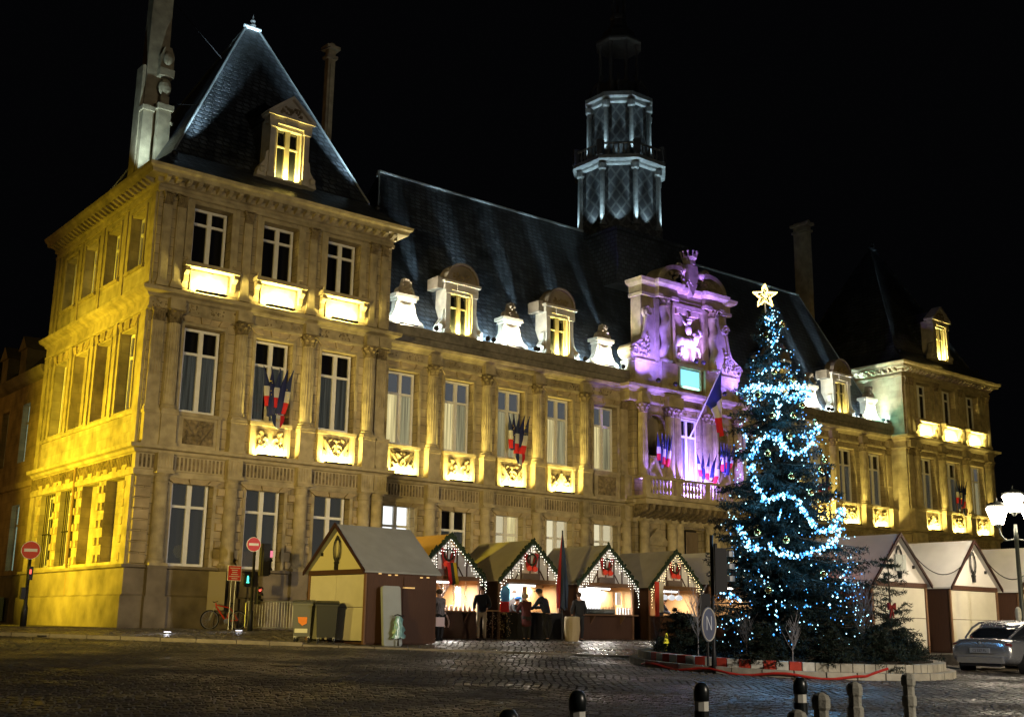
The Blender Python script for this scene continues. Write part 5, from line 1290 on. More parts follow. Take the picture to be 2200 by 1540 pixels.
# lamp ball chalet
x = 19.98
for i in range(3):
    B = MB(); B.sphere((0, 0, 0), .15, 10, 8, (1.1, 1, .75)); B.tube([(0, 0, .1), (0, 0, .35)], .01, 4); o = B.build('ball_lamp', lit('ball_lamp_glass', (.95, .97, 1), .75), None, smooth=True); o.location = (x - .17 + i * .43, -7.6, z + 1.72); tag(o, 'white round lamp hanging under the beam of the ball lamp chalet', 'lamp', 'round lamps in the sapling chalet')
t = thing('hanging_banner', 'wide red and white banner hanging at the left of the ball lamp chalet', 'banner', (x - 1.3, -8.36, z + .55))
B = MB(); B.box(-.2, 0.02, -.015, .015, .4, 1.75); B.build('stripe', mat('red_banner', (.55, .05, .03), .8), t)
B = MB(); B.box(.03, .27, -.015, .015, .55, 1.75); B.build('stripe', mat('cream_banner', (.55, .5, .42), .8), t)
for i in range(12):
    B = MB(); B.lathe([(.03, 0), (.04, .05), (.02, .12)], 7); o = B.build('jar', mat('glass_jar', (.6, .6, .55), .3)); o.location = (x - .2 + i * .11, -8.1, z + .97); tag(o, 'small jar on the ball lamp chalet counter', 'jar', 'jars on the sapling chalet counter')
# high table with beads between the first open chalets
t = thing('display_table', 'tall display table with bead strings between the bead and poster chalets', 'table', (10.2, -8.2, 1.0))
B = MB(); B.box(-.33, .33, -.25, .25, 1.0, 1.04); B.build('table_top', PINE, t)
for sx, sy in ((-.3, -.2), (.3, -.2), (.3, .2), (-.3, .2)): B = MB(); B.box(sx - .02, sx + .02, sy - .02, sy + .02, 0, 1.0); B.build('leg', BEAM, t)
B = MB()
for i in range(170): B.oct((rnd.uniform(-.55, .75), -.28 - rnd.random() * .1, rnd.uniform(.1, .95)), rnd.uniform(.012, .03))
B.build('bead_fringe', mat('bronze_beads', (.35, .25, .15), .4, .6), t, kind='stuff')
# folded parasol and barrel
t = thing('folded_parasol', 'tall folded dark blue and red parasol between the poster and bottle chalets', 'parasol', (12.78, -9.2, .97))
B = MB(); B.tube([(0, 0, 0), (0, 0, 4.0)], .03, 6); B.build('pole', IRON, t)
FBL = mat('dark_blue_canvas', (.03, .045, .08), .8); FRD = mat('dark_red_canvas', (.3, .02, .02), .8)
for k in range(6):
    a = k * math.pi / 3; B = MB(); c_, s_ = math.cos(a), math.sin(a)
    P = lambda r_, z_, o=0: (r_ * math.cos(a + o), r_ * math.sin(a + o), z_)
    B.add([P(.02, 3.95), P(.13, 2.7, -.5), P(.13, 2.7, .5), P(.2, 1.25, -.4), P(.2, 1.1, .45), P(.24, 1.9, 0)], [(0, 1, 5), (0, 5, 2), (1, 3, 5), (5, 3, 4), (5, 4, 2)])
    B.build('canopy_fold', FRD if k in (2, 3) else FBL, t)
B = MB(); B.lathe([(.24, 0), (.3, .4), (.29, .85), (.27, .9)], 14, (13.22, -9.25, .97)); tag(B.build('barrel', wood_mat('pale_barrel', (.3, .24, .14), (.4, .33, .2))), 'pale wooden barrel beside the folded parasol', 'barrel')

# ---- people
SKIN = mat('skin', (.45, .27, .2), .6)
def skin_obj(name, pts, edges, material, parent, sub=2):
    import bmesh
    me = bpy.data.meshes.new(name); bm = bmesh.new(); lay = bm.verts.layers.skin.verify(); vs = []
    for i, (p, r) in enumerate(pts):
        v = bm.verts.new(p); rr = r if isinstance(r, tuple) else (r, r); v[lay].radius = rr
        if i == 0: v[lay].use_root = True
        vs.append(v)
    for a, b in edges: bm.edges.new((vs[a], vs[b]))
    bm.to_mesh(me); bm.free(); me.materials.append(material)
    o = bpy.data.objects.new(name, me); COL.objects.link(o)
    if parent: o.parent = parent
    o.modifiers.new('skin', 'SKIN'); s = o.modifiers.new('sub', 'SUBSURF'); s.levels = sub; s.render_levels = sub
    return o
def person(loc, rz, label, coat, trousers, hair, lean=0.0, arms=((.1, -.1), (.1, -.1)), step=.1, h=1.72, long_coat=0, hat=None, seated=False, hairr=.108, boots=None):
    """faces local -y; lean in metres forward at the shoulders; arms = (forward reach, drop) of each hand"""
    t = thing('person', label, 'person', loc, rz); k = h / 1.72
    def V(x, y, z): return (x * k, y * k, z * k)
    L = lambda z: -lean * max(0, (z - .95)) / .5
    lowy = 0
    body = [(V(0, 0, .95), .08), (V(0, L(1.2), 1.2), .08), (V(0, L(1.42), 1.42), .06), (V(0, L(1.5) - .01, 1.52), .052), (V(0, L(1.6) - .03, 1.6), (.075, .09)), (V(0, L(1.68) - .03, 1.69), (.07, .085))]
    e = [(0, 1), (1, 2), (2, 3), (3, 4), (4, 5)]
    coatp = [(V(0, 0, .84), (.19, .15)), (V(0, L(1.15), 1.12), (.18, .14)), (V(0, L(1.38), 1.38), (.19, .13)), (V(0, L(1.46), 1.50), (.085, .085))]; ce = [(0, 1), (1, 2), (2, 3)]
    if long_coat:
        coatp.append((V(0, 0, .86 - long_coat), (.21, .18))); ce.append((0, 4))
    for s, (fw, dr) in zip((-1, 1), arms):
        sh = len(body); sy = L(1.42)
        el = V(s * .26, sy - fw * .35, 1.12 + max(0, -dr) * 0 + (.05 if fw > .3 else 0)); ha = V(s * (.24 if fw < .3 else .14), sy - fw, .86 + fw * .5 + dr * 0)
        body += [(V(s * .17, sy, 1.41), .06), (el, .04), (ha, .032)]; e += [(2, sh), (sh, sh + 1), (sh + 1, sh + 2)]
        c0 = len(coatp); em = tuple(el[i] * .18 + ha[i] * .82 for i in range(3))
        coatp += [(V(s * .18, sy, 1.40), .09), (el, .07), (em, .058)]; ce += [(2, c0), (c0, c0 + 1), (c0 + 1, c0 + 2)]
    tp = [(V(0, 0, .92), (.15, .12))]; te = []
    for s in (-1, 1):
        n0 = len(body); st = step * s
        body += [(V(s * .09, 0, .88), .085), (V(s * .1, -st * .4 - .02, .48), .05), (V(s * .11, st * .3, .08), .035), (V(s * .12, st * .3 - .14, .035), .03)]; e += [(0, n0), (n0, n0 + 1), (n0 + 1, n0 + 2), (n0 + 2, n0 + 3)]
        m0 = len(tp); tp += [(V(s * .09, 0, .85), .1), (V(s * .1, -st * .4 - .02, .48), .07), (V(s * .11, st * .3, .1), .058)]; te += [(0, m0), (m0, m0 + 1), (m0 + 1, m0 + 2)]
        S = MB(); S.sphere((0, 0, 0), .055, 10, 6, (1, 2.3, .9)); sh_ = S.build('shoe', boots or BLACKP, t, smooth=True); sh_.location = V(s * .115, st * .3 - .05, .05)
        if boots: B_ = MB(); B_.lathe([(.06, 0), (.055, .2), (.065, .42)], 10); q_ = B_.build('boot', boots, t, smooth=True); q_.location = V(s * .11, st * .3, .05)
    skin_obj('body', body, e, SKIN, t)
    skin_obj('coat', coatp, ce, coat, t); skin_obj('trousers', tp, te, trousers, t)
    hy = L(1.66) - .03
    H = MB(); H.sphere((0, 0, 0), hairr, 12, 8, (.95, 1.05, .9)); o = H.build('hair', hair, t, smooth=True); o.location = V(0, hy + .022, 1.675)
    F_ = MB(); F_.prism([(-.012, 0), (.012, 0), (0, .05)], -.11, -.08); F_.sphere((-.03, -.082, .05), .012, 6, 4); F_.sphere((.03, -.082, .05), .012, 6, 4); F_.box(-.022, .022, -.092, -.08, -.035, -.027); o = F_.build('face', SKIN, t); o.location = V(0, hy, 1.62)
    for s in (-1, 1):
        E_ = MB(); E_.sphere((0, 0, 0), .024, 6, 5, (.4, .8, 1.2)); o = E_.build('ear', SKIN, t, smooth=True); o.location = V(s * .082, hy, 1.63)
    if hat:
        H = MB(); H.sphere((0, 0, 0), .12, 12, 8, (1, 1.08, .72)); H.box(-.08, .08, -.2, -.08, -.03, -.012); o = H.build('cap', hat, t, smooth=True); o.location = V(0, hy, 1.71)
    return t
DKJ = mat('black_jacket', (.012, .013, .016), .8); NAVY = mat('navy_coat', (.015, .02, .04), .8); DKT = mat('dark_trousers', (.02, .02, .022), .85); KHAKI = mat('khaki_trousers', (.35, .28, .18), .85)
GREYC = mat('grey_tweed_coat', (.22, .20, .21), .9, noise=(40, .5)); BRH = mat('brown_hair', (.06, .035, .02), .7); BLH = mat('grey_blond_hair', (.25, .2, .15), .7); MAR = mat('maroon_coat', (.06, .015, .018), .85)
person((9.43, -8.75, .985), R(-35), 'person in black jacket and khaki trousers by the bead chalet post', DKJ, KHAKI, BRH, lean=.06, arms=((.25, 0), (.3, 0)), step=.25, h=1.82)
person((11.27, -9.0, .98), R(165), 'person with pale hood and dark maroon coat leaning at the poster chalet counter', MAR, DKT, BLH, lean=.12, arms=((.45, 0), (.35, 0)), step=.15, h=1.62, long_coat=.35, hairr=.125)
person((12.22, -9.05, .98), R(195), 'person in navy coat and dark cap bending over the black draped counter', NAVY, DKT, BRH, lean=.25, arms=((.5, 0), (.4, 0)), step=.2, h=1.8, hat=NAVY)
person((13.72, -9.1, .975), R(160), 'person all in black standing in front of the bottle chalet', DKJ, DKT, BRH, lean=.03, arms=((.15, 0), (.12, 0)), step=.18, h=1.74)
person((7.12, -9.5, .96), R(190), 'person in grey tweed coat and black boots half hidden by the closed chalet', GREYC, DKT, BRH, lean=.04, arms=((.3, 0), (.35, 0)), step=.12, h=1.66, long_coat=.38, boots=DKJ)
person((12.03, -7.35, 1.02), R(0), 'vendor in dark jacket and bright blue cap behind the poster chalet counter', DKJ, DKT, BRH, lean=.15, arms=((.4, 0), (.4, 0)), h=1.5, hat=mat('blue_cap', (.05, .2, .7), .7))
person((19.75, -7.3, 1.02), R(20), 'vendor in dark pullover leaning over the ball lamp chalet counter', NAVY, DKT, BRH, lean=.2, arms=((.5, 0), (.4, 0)), h=1.65)
t = thing('shoulder_bag', 'white bag with pink print hanging beside the person in grey tweed coat', 'bag', (6.95, -9.72, 1.45)); B = MB(); B.box(-.17, .17, -.05, .05, 0, .3); B.build('pouch', mat('white_pink_bag', (.7, .55, .55), .7), t); B = MB(); B.tube([(-.12, 0, .3), (0, 0, .75), (.12, 0, .3)], .01, 4); B.build('strap', BLACKP, t)

# ---- traffic lights, signs, bicycle, bins, barrier
GREY = mat('galvanised_steel', (.35, .36, .37), .45, .7); WHT_ = mat('white_enamel', (.75, .75, .75), .4); REDS = mat('red_enamel', (.55, .02, .02), .4)
def disc(mb, r, y0, y1, c=(0, 0), n=28): return mb.prism([(c[0] + r * math.cos(i * 2 * math.pi / n), c[1] + r * math.sin(i * 2 * math.pi / n)) for i in range(n)], y0, y1)
def no_entry(parent, x, z, r, rz=0, y=-.06):
    B = MB(); disc(B, r, y, y + .02); o = B.build('sign_plate', WHT_, parent); o.location = (x, 0, z); o.rotation_euler = (0, 0, rz)
    B = MB(); disc(B, r * .94, y - .004, y - .0005); q_ = B.build('red_face', REDS, o); B = MB(); B.box(-r * .68, r * .68, y - .008, y - .0045, -r * .16, r * .16); B.build('white_bar', WHT_, o)
    return o
t = thing('traffic_light', 'black pole with traffic signals, green walking figure and no entry disc, right of the bicycle', 'traffic light', (3.55, -2.9, 1.17))
B = MB(); B.lathe([(.09, 0), (.09, .7), (.055, .75), (.05, 3.35)], 10); B.build('pole', BLACKP, t, smooth=True)
no_entry(t, -.08, 3.05, .26, R(38) - R(48), y=-.09)
def signal(x, z, w_, h_, dp, lensn, lits, parent, rz):
    e = bpy.data.objects.new('signal_head', None)
    B = MB(); B.box(-w_ / 2, w_ / 2, -dp, 0, 0, h_); o = B.build('signal_head', BLACKP, parent); o.location = (x, 0, z); o.rotation_euler = (0, 0, rz)
    for i in range(lensn):
        c = h_ * (i + .5) / lensn; r_ = min(w_, h_ / lensn) * .38; L_ = MB(); disc(L_, r_, -dp - .012, -dp - .001, (0, c), 16); L_.build('lens', lits.get(i, mat('unlit_lens', (.02, .02, .02), .3)), o)
        Hh = MB(); Hh.lathe([(r_ * 1.15, 0), (r_ * 1.15, .1)], 12, a0=0, a1=math.pi); k = len(Hh.v)
        Hh.v = [(vx, -dp - vz, c + vy) for vx, vy, vz in Hh.v]; Hh.build('visor', BLACKP, o)
    return o
GRN = lit('green_signal', (.1, 1, .65), 2.2); REDL = lit('red_signal', (1, .12, .08), 2.0)
signal(.38, 2.0, .3, .95, .22, 3, {}, t, R(105)); B = MB(); B.box(.24, .5, -.24, .1, 1.95, 3.1); B.build('backing_board', BLACKP, t)
B = MB(); B.box(.53, .62, -.22, -.1, 2.62, 2.85); B.build('red_reflection_lens', lit('red_signal_side', (1, .25, .35), 1.0), t)
so = signal(-.26, 1.62, .24, .34, .16, 1, {}, t, R(-38 + 30)); so2 = MB(); so2.tube([(0, -.18, .26), (0, -.18, .14)], .035, 6); so2.tube([(-.03, -.18, .06), (0, -.18, .15), (.04, -.18, .06)], .025, 6); so2.sphere((0, -.18, .285), .03, 6, 5); so2.build('green_walking_figure', GRN, so)
signal(.17, .95, .2, .62, .14, 3, {2: REDL}, t, R(30))
t = thing('no_entry_sign', 'no entry disc on black pole at the far left by the yellow wall', 'road sign', (-3.35, .1, 1.235))
B = MB(); B.lathe([(.11, 0), (.11, .6), (.07, .75), (.055, 2.7)], 10); B.build('pole', BLACKP, t, smooth=True); no_entry(t, 0, 2.55, .31, R(-20), y=-.09)
B = MB(); B.box(-.02, .12, -.1, .02, 1.55, 2.0); B.build('signal_head', BLACKP, t); B = MB(); B.box(.0, .06, -.115, -.101, 1.75, 1.9); B.build('lens', REDL, t); B = MB(); B.box(-.2, -.05, -.1, .05, .9, 1.3); B.build('push_button_box', BLACKP, t)
# red panel sign
t = thing('information_sign', 'small red panel with white lines on two steel posts above the bicycle', 'sign', (3.35, -1.75, 1.2))
for s in (-.08, .08): B = MB(); B.tube([(s, 0, 0), (s, 0, 2.1)], .022, 6); B.build('post', GREY, t)
B = MB(); B.box(-.27, .27, -.05, -.03, 1.75, 2.3); B.build('white_border', WHT_, t); B = MB(); B.box(-.25, .25, -.056, -.0505, 1.77, 2.28); B.build('red_panel', mat('bright_red_panel', (.65, .05, .04), .5), t)
B = MB()
for i in range(6): wd = (.12, .2, .14, .1, .12, .2)[i]; B.box(-wd, wd, -.060, -.0565, 1.82 + i * .075, 1.845 + i * .075)
B.build('white_lines', WHT_, t, kind='stuff')
B = MB(); B.box(3.2 - .35, 3.2 + .32, -.75, -.70, 1.9, 3.3)
t2 = tag(B.build('notice_board', mat('pale_notice', (.5, .44, .3), .7)), 'pale upright board standing against the wall behind the red panel sign', 'board')
# bicycle
bk = thing('bicycle', 'red and silver mountain bicycle leaning by the sign posts', 'bicycle', (3.15, -1.6, 1.2), R(-8))
TYRE = mat('tyre_rubber', (.015, .015, .015), .8); REDB = mat('red_bike_paint', (.6, .05, .02), .3)
for x in (-.52, .52):
    B = MB(); n = 28; B.tube([(x + .33 * math.cos(i * 2 * math.pi / n), 0, .35 + .33 * math.sin(i * 2 * math.pi / n)) for i in range(n + 1)], .024, 6); wh = B.build('wheel', TYRE, bk)
    B = MB(); B.tube([(x + .30 * math.cos(i * 2 * math.pi / n), 0, .35 + .30 * math.sin(i * 2 * math.pi / n)) for i in range(n + 1)], .01, 5)
    for i in range(14): B.tube([(x, 0, .35), (x + .3 * math.cos(i * .449), 0, .35 + .3 * math.sin(i * .449))], .003, 3)
    B.build('rim', GREY, wh)
B = MB(); BB_, HT, ST, RA, FA = (.08, 0, .32), (-.32, 0, .82), (.22, 0, .78), (.52, 0, .35), (-.52, 0, .35)
B.tube([BB_, HT], .028, 7); B.tube([(-.33, 0, .88), ST], .024, 7); B.tube([BB_, ST], .022, 6); B.tube([BB_, RA], .015, 5); B.tube([ST, RA], .014, 5); B.tube([(-.34, 0, .95), HT], .025, 6); B.build('frame', REDB, bk)
B = MB(); B.tube([(-.34, 0, .84), (-.44, .05, .6), (-.52, .06, .35)], .016, 5); B.tube([(-.34, 0, .84), (-.44, -.05, .6), (-.52, -.06, .35)], .016, 5); B.build('fork', GREY, bk)
B = MB(); B.tube([(-.36, -.28, 1.0), (-.4, 0, .97), (-.36, .28, 1.0)], .015, 6); B.build('handlebar', BLACKP, bk)
B = MB(); B.tube([(.22, 0, .78), (.25, 0, .93)], .014, 5); B.sphere((.27, 0, .95), .1, 8, 5, (1.3, .6, .35)); B.build('saddle', BLACKP, bk)
B = MB(); disc(B, .09, -.04, -.03, (.08, .32), 16); B.tube([(.08, -.06, .32), (.0, -.07, .2)], .01, 4); B.build('crankset', GREY, bk)
# crowd barrier
cb = thing('crowd_barrier', 'galvanised crowd barrier between the traffic light and the bins', 'barrier', (3.62, -2.35, 1.16), R(-40))
B = MB(); B.tube([(0, 0, .15), (0, 0, 1.0), (.06, 0, 1.07), (1.75, 0, 1.07), (1.8, 0, 1.0), (1.8, 0, .15), (0, 0, .15)], .02, 6); B.build('frame', GREY, cb)
bar = MB(); bar.tube([(0, 0, .15), (0, 0, 1.07)], .009, 5); bar = bar.mesh('bar', GREY)
for i in range(17): inst('bar', bar, cb, (.1 + i * .1, 0, 0))
for x in (.25, 1.55): B = MB(); B.tube([(x, -.3, 0), (x, 0, .15), (x, .3, 0)], .015, 5); B.build('foot', GREY, cb)
# wheelie bins
def bin_(loc, rz, label, m_, w_=.9, dp=.75):
    t = thing('wheeled_bin', label, 'waste bin', loc, rz, 'waste bins by the closed chalet')
    B = MB(); B.add([(-w_ * .42, -dp * .4, .2), (w_ * .42, -dp * .4, .2), (w_ * .42, dp * .4, .2), (-w_ * .42, dp * .4, .2), (-w_ / 2, -dp / 2, 1.12), (w_ / 2, -dp / 2, 1.12), (w_ / 2, dp / 2, 1.12), (-w_ / 2, dp / 2, 1.12)], [(0, 3, 2, 1), (4, 5, 6, 7), (0, 1, 5, 4), (1, 2, 6, 5), (2, 3, 7, 6), (3, 0, 4, 7)]); B.box(-w_ / 2 - .03, w_ / 2 + .03, -dp / 2 - .03, dp / 2 + .03, 1.08, 1.13); B.build('body', m_, t)
    B = MB(); B.prism([(-dp / 2 - .04, 1.13), (dp / 2 + .04, 1.13), (dp / 2, 1.2), (0, 1.24), (-dp / 2, 1.17)], -w_ / 2 - .02, w_ / 2 + .02, 'x'); B.build('lid', m_, t)
    for sx in (-1, 1):
        for sy in (-1, 1):
            W = MB(); W.prism([(sy * dp * .32 + .09 * math.cos(i * .785), .1 + .09 * math.sin(i * .785)) for i in range(8)], sx * w_ * .36 - .02, sx * w_ * .36 + .02, 'x'); W.build('wheel', TYRE, t)
            F_ = MB(); F_.box(sx * w_ * .36 - .03, sx * w_ * .36 + .03, sy * dp * .32 - .03, sy * dp * .32 + .03, .12, .22); F_.build('castor', GREY, t)
    return t
BINM = mat('olive_grey_plastic', (.10, .105, .09), .5); BIND = mat('black_bin_plastic', (.02, .022, .02), .5)
b1 = bin_((1.35, -10.75, .925), R(-38), 'grey green wheeled bin with orange emblem, left of the black bin', BINM, .56, .7)
B = MB(); B.prism([(-.16, .92), (-.1, .97), (.12, .97), (.16, .9), (.14, .55), (.02, .48), (-.1, .58)], -.36, -.355); o = B.build('orange_emblem', mat('orange_sticker', (.7, .2, .02), .6), b1); o.rotation_euler = (R(-3), 0, 0)
B = MB(); B.box(-.2, .17, -.325, -.32, .3, .42); B.build('pale_label', mat('pale_sticker', (.6, .58, .4), .6), b1)
b2 = bin_((1.78, -11.35, .905), R(-33), 'black wheeled bin standing against the closed grey roofed chalet', BIND, .62, .7)
# mattress board and plastic bag leaning on the closed chalet
t = thing('leaning_panel', 'grey rounded panel leaning upright against the brown side of the closed chalet', 'panel', (3.15, -12.75, .88), R(4))
B = MB(); w_, h_ = .66, 1.72; rr = .08; pts = []
for cx_, cz_, a0 in ((w_ / 2 - rr, rr, -90), (w_ / 2 - rr, h_ - rr, 0), (-w_ / 2 + rr, h_ - rr, 90), (-w_ / 2 + rr, rr, 180)):
    for i in range(5): a = R(a0 + i * 22.5); pts.append((cx_ + rr * math.cos(a), cz_ + rr * math.sin(a)))
B.prism(pts[::-1], -.05, .05); o = B.build('board', mat('grey_laminate', (.30, .33, .34), .6, noise=(3, .1)), t); o.rotation_euler = (R(-6), 0, 0)
bg_ = thing('plastic_bag', 'crumpled teal plastic bag hanging in front of the grey leaning panel', 'bag', (3.22, -12.95, 1.0))
B = MB(); n = 16; vs = []
for j in range(9):
    zz = .72 - .075 * j; r_ = .10 + .013 * j if j > 0 else .08
    for i in range(n):
        a = 2 * math.pi * i / n; q_ = r_ * (1 + .28 * math.sin(i * 2.7 + j) + .2 * math.sin(i * 4.1 + j * 2)); vs.append((q_ * math.cos(a), q_ * .45 * math.sin(a), zz + .02 * math.sin(i * 1.7)))
B.add(vs, [(j * n + i, j * n + (i + 1) % n, (j + 1) * n + (i + 1) % n, (j + 1) * n + i) for j in range(8) for i in range(n)])
B.build('sack', mat('teal_plastic', (.22, .42, .42), .25, spec=.6, noise=(14, .5)), bg_, smooth=True); B = MB(); B.tube([(-.15, 0, .75), (-.05, 0, .78), (.1, 0, .74), (.18, 0, .76)], .02, 5); B.build('tie', BLACKP, bg_); B = MB(); B.lathe([(.04, -.1), (.02, .1)], 6); B.build('stick', BLACKP, bg_)
# ground lights and gully
for (x, y, lb) in ((-.62, -5.6, 'white glowing recessed ground light at the left of the paving'), (2.65, -3.9, 'white glowing recessed ground light in front of the bicycle')):
    t = thing('ground_light', lb, 'ground light', (x, y, gz(x, y) + .05)); B = MB(); B.lathe([(.14, 0), (.14, .02)], 16); B.build('rim', GREY, t); B = MB(); B.lathe([(.11, .02), (.11, .035)], 16); B.build('lens', lit('ground_light_lens', (.95, .9, 1), 4), t)
    point((x, y, gz(x, y) + .2), 6, (.9, .9, 1), .08, t)
x, y = wf(-12.9, 33.0); B = MB(); B.lathe([(.13, 0), (.13, .03)], 14, (x, y, gz(x, y) + .02)); tag(B.build('gully_opening', BLACKP), 'dark round gully opening in the left kerb', 'gully')

# ---- flags
FB = mat('flag_blue', (.02, .03, .09), .8); FW = mat('flag_white', (.45, .44, .42), .8); FR = mat('flag_red', (.42, .012, .02), .8); FE = mat('flag_navy_stars', (.015, .02, .09), .8)
def furled(B_list, base, tip, hang, kinds):
    pass
def flag_fan(loc, label, n=5, sc=1.0, spread=.22, shield=True, rz=0):
    t = thing('flag_fan', label, 'flags', loc, rz, 'flag fans on the town hall')
    for i in range(n):
        u = (i - (n - 1) / 2) + .18 * math.sin(i * 5.1 + loc[0]); x0 = u * spread * sc; tilt = u * .10 * sc; lv = 1 + .12 * math.sin(i * 3.7 + loc[0] * 2)
        eu = i % 2 == 1
        f = bpy.data.objects.new('flag', None)
        P = MB(); P.tube([(u * .03, 0, .0), (x0 + tilt, -.25, 2.1 * sc)], .014, 5); fo = P.build('flag', GREY, t)
        segs = 12; L_ = 1.75 * sc
        def ring(q):   # furled cloth cross-section at fraction q from the tip
            z = (2.08 - q * 1.75 * lv) * sc; cx = x0 + tilt - (x0 * .45 + tilt) * q + .04 * math.sin(q * 4 + i); r_ = (.012 + .15 * math.sin(min(1, q * 1.1) * 1.9) ** 1.3) * sc
            return [(cx + r_ * math.cos(a * .785) * (1 + .3 * math.sin(a * 2.4 + i)), -.25 + .18 * q + r_ * .6 * math.sin(a * .785), z) for a in range(8)]
        qs = [k / segs for k in range(segs + 1)]
        parts = [(0, 12, FE)] if eu else [(0, 6, FB), (6, 9, FW), (9, 12, FR)]
        for a_, b_, mm in parts:
            M_ = MB(); vs = []
            for k in range(a_, b_ + 1): vs += ring(qs[k])
            M_.add(vs, [(k * 8 + j, k * 8 + (j + 1) % 8, (k + 1) * 8 + (j + 1) % 8, (k + 1) * 8 + j) for k in range(b_ - a_) for j in range(8)]); M_.build('cloth_band', mm, fo)
        if eu:
            M_ = MB()
            for k in range(7): z_ = rnd.uniform(.7, 1.5) * sc; M_.oct((x0 + tilt + rnd.uniform(-.06, .06), -.33 - .02, z_), .02)
            M_.build('gold_stars', mat('gold_star', (.7, .55, .05), .6), fo)
    if shield:
        S = MB(); rr = .27 * sc
        for a_, b_, mm, nm in ((-1.0, -.33, FB, 'blue'), (-.33, .33, FW, 'white'), (.33, 1.0, FR, 'red')):
            S = MB(); top = lambda x_: .16 * sc; bot = lambda x_: -.38 * sc + .35 * sc * (abs(x_)) ** 2.2
            xs_ = [a_ + (b_ - a_) * k / 4 for k in range(5)]
            poly = [(x_ * rr, bot(x_)) for x_ in xs_] + [(b_ * rr, top(0)), (a_ * rr, top(0))]
            S.prism(poly, -.40, -.36); so_ = S.build('shield', mm, t)
            if nm == 'white':
                cu = bpy.data.curves.new('letters', 'FONT'); cu.body = 'RF'; cu.size = .2 * sc; cu.align_x = 'CENTER'; cu.extrude = .003; cu.materials.append(mat('gold_letter', (.35, .25, .03), .5))
                lo = bpy.data.objects.new('letters', cu); lo = txt_mesh(lo); lo.parent = so_; lo.location = (0, -.405, -.12 * sc); lo.rotation_euler = (R(90), 0, 0)
    return t
flag_fan((PX[1], -.32, 9.3), 'fan of five flags with RF shield on the left pavilion window', sc=1.0)
flag_fan((CXW[2] + .05, YC - .32, 9.25), 'fan of five flags with RF shield on the middle window between pavilion and portal', sc=1.0)
flag_fan((XM - 2.45, YP - .35, 9.6), 'fan of flags in the left portal niche beside the purple lit window', sc=.85, shield=False, spread=.26)
flag_fan((XM + 2.45, YP - .35, 9.6), 'fan of flags in the right portal niche beside the tree', sc=.85, shield=False, spread=.26)
flag_fan((XM + .55, -.1, 9.0), 'five pointed flags standing on the balcony under the big hanging flag', sc=.78, shield=False, spread=.55)
flag_fan((mx(CXW[2]) + .1, YC - .32, 9.25), 'fan of flags with shield on the right wing just right of the tree', sc=1.0)
flag_fan((mx(PX[1]), -.32, 9.3), 'fan of flags with shield on the far right pavilion window', sc=.95)
# the big flag on a slanting pole
t = thing('hanging_flag', 'large blue white and red flag hanging from a slanting white pole over the balcony', 'flag', (30.3, -.3, 11.5))
pb, pt = Vector((0, .7, 0)), Vector((.04, -1.7, 3.55))
B = MB(); B.tube([pb, pt], .035, 6); B.sphere(pt, .07, 8, 6); B.build('pole', mat('white_pole', (.6, .6, .65), .4), t)
n = 18; m_ = 14
def fl(q, r):   # q along height 0 top..1 bottom, r across 0..1
    anc = pt.lerp(pb, .02 + r * .62 * (1 - .0)); z = anc.z; top = Vector(anc)
    return Vector((top.x * (1 - q) + (pt.x + .05 + .22 * math.sin(r * 5)) * q - .0, top.y * (1 - q) + (pt.y + .3 + .25 * math.cos(r * 7)) * q, z * (1 - q) + (pt.z - 3.55 + .25 * abs(r - .5) + .0) * q)) + Vector((.06 * math.sin(r * 9 + q * 3), .08 * math.sin(r * 11), 0)) * q
for (a_, b_, mm) in ((.66, 1.0, mat('big_flag_blue', (.02, .03, .15), .8)), (.36, .66, mat('big_flag_white', (.6, .6, .6), .8)), (0.0, .36, mat('big_flag_red', (.6, .02, .03), .8))):
    pass
def fl2(u, v):  # u: 0 hoist .. 1 fly(end hanging low), v across the hoist
    anc = pt.lerp(pb, .03 + v * (.5 - .22 * u)); end = Vector((pt.x + .12 + .10 * math.sin(v * 6), pt.y + .32 + .14 * math.cos(v * 8), pt.z - 3.75 + .3 * v))
    p = anc.lerp(end, u); p += Vector((.08 * math.sin(v * 10 + u * 4), .1 * math.cos(v * 12 + u * 2), -.25 * math.sin(u * math.pi) * (1 - v))) * min(1, u * 2)
    return p
for (a_, b_, mm) in ((0, .36, mat('big_flag_blue', (.02, .03, .15), .8)), (.36, .66, mat('big_flag_white', (.6, .6, .6), .8)), (.66, 1.0, mat('big_flag_red', (.6, .02, .03), .8))):
    B = MB(); nu = 8; nv = 20
    B.add([fl2(a_ + (b_ - a_) * i / nu, j / nv) for i in range(nu + 1) for j in range(nv + 1)], [(i * (nv + 1) + j, i * (nv + 1) + j + 1, (i + 1) * (nv + 1) + j + 1, (i + 1) * (nv + 1) + j) for i in range(nu) for j in range(nv)])
    B.build('cloth_band', mm, t, smooth=True)

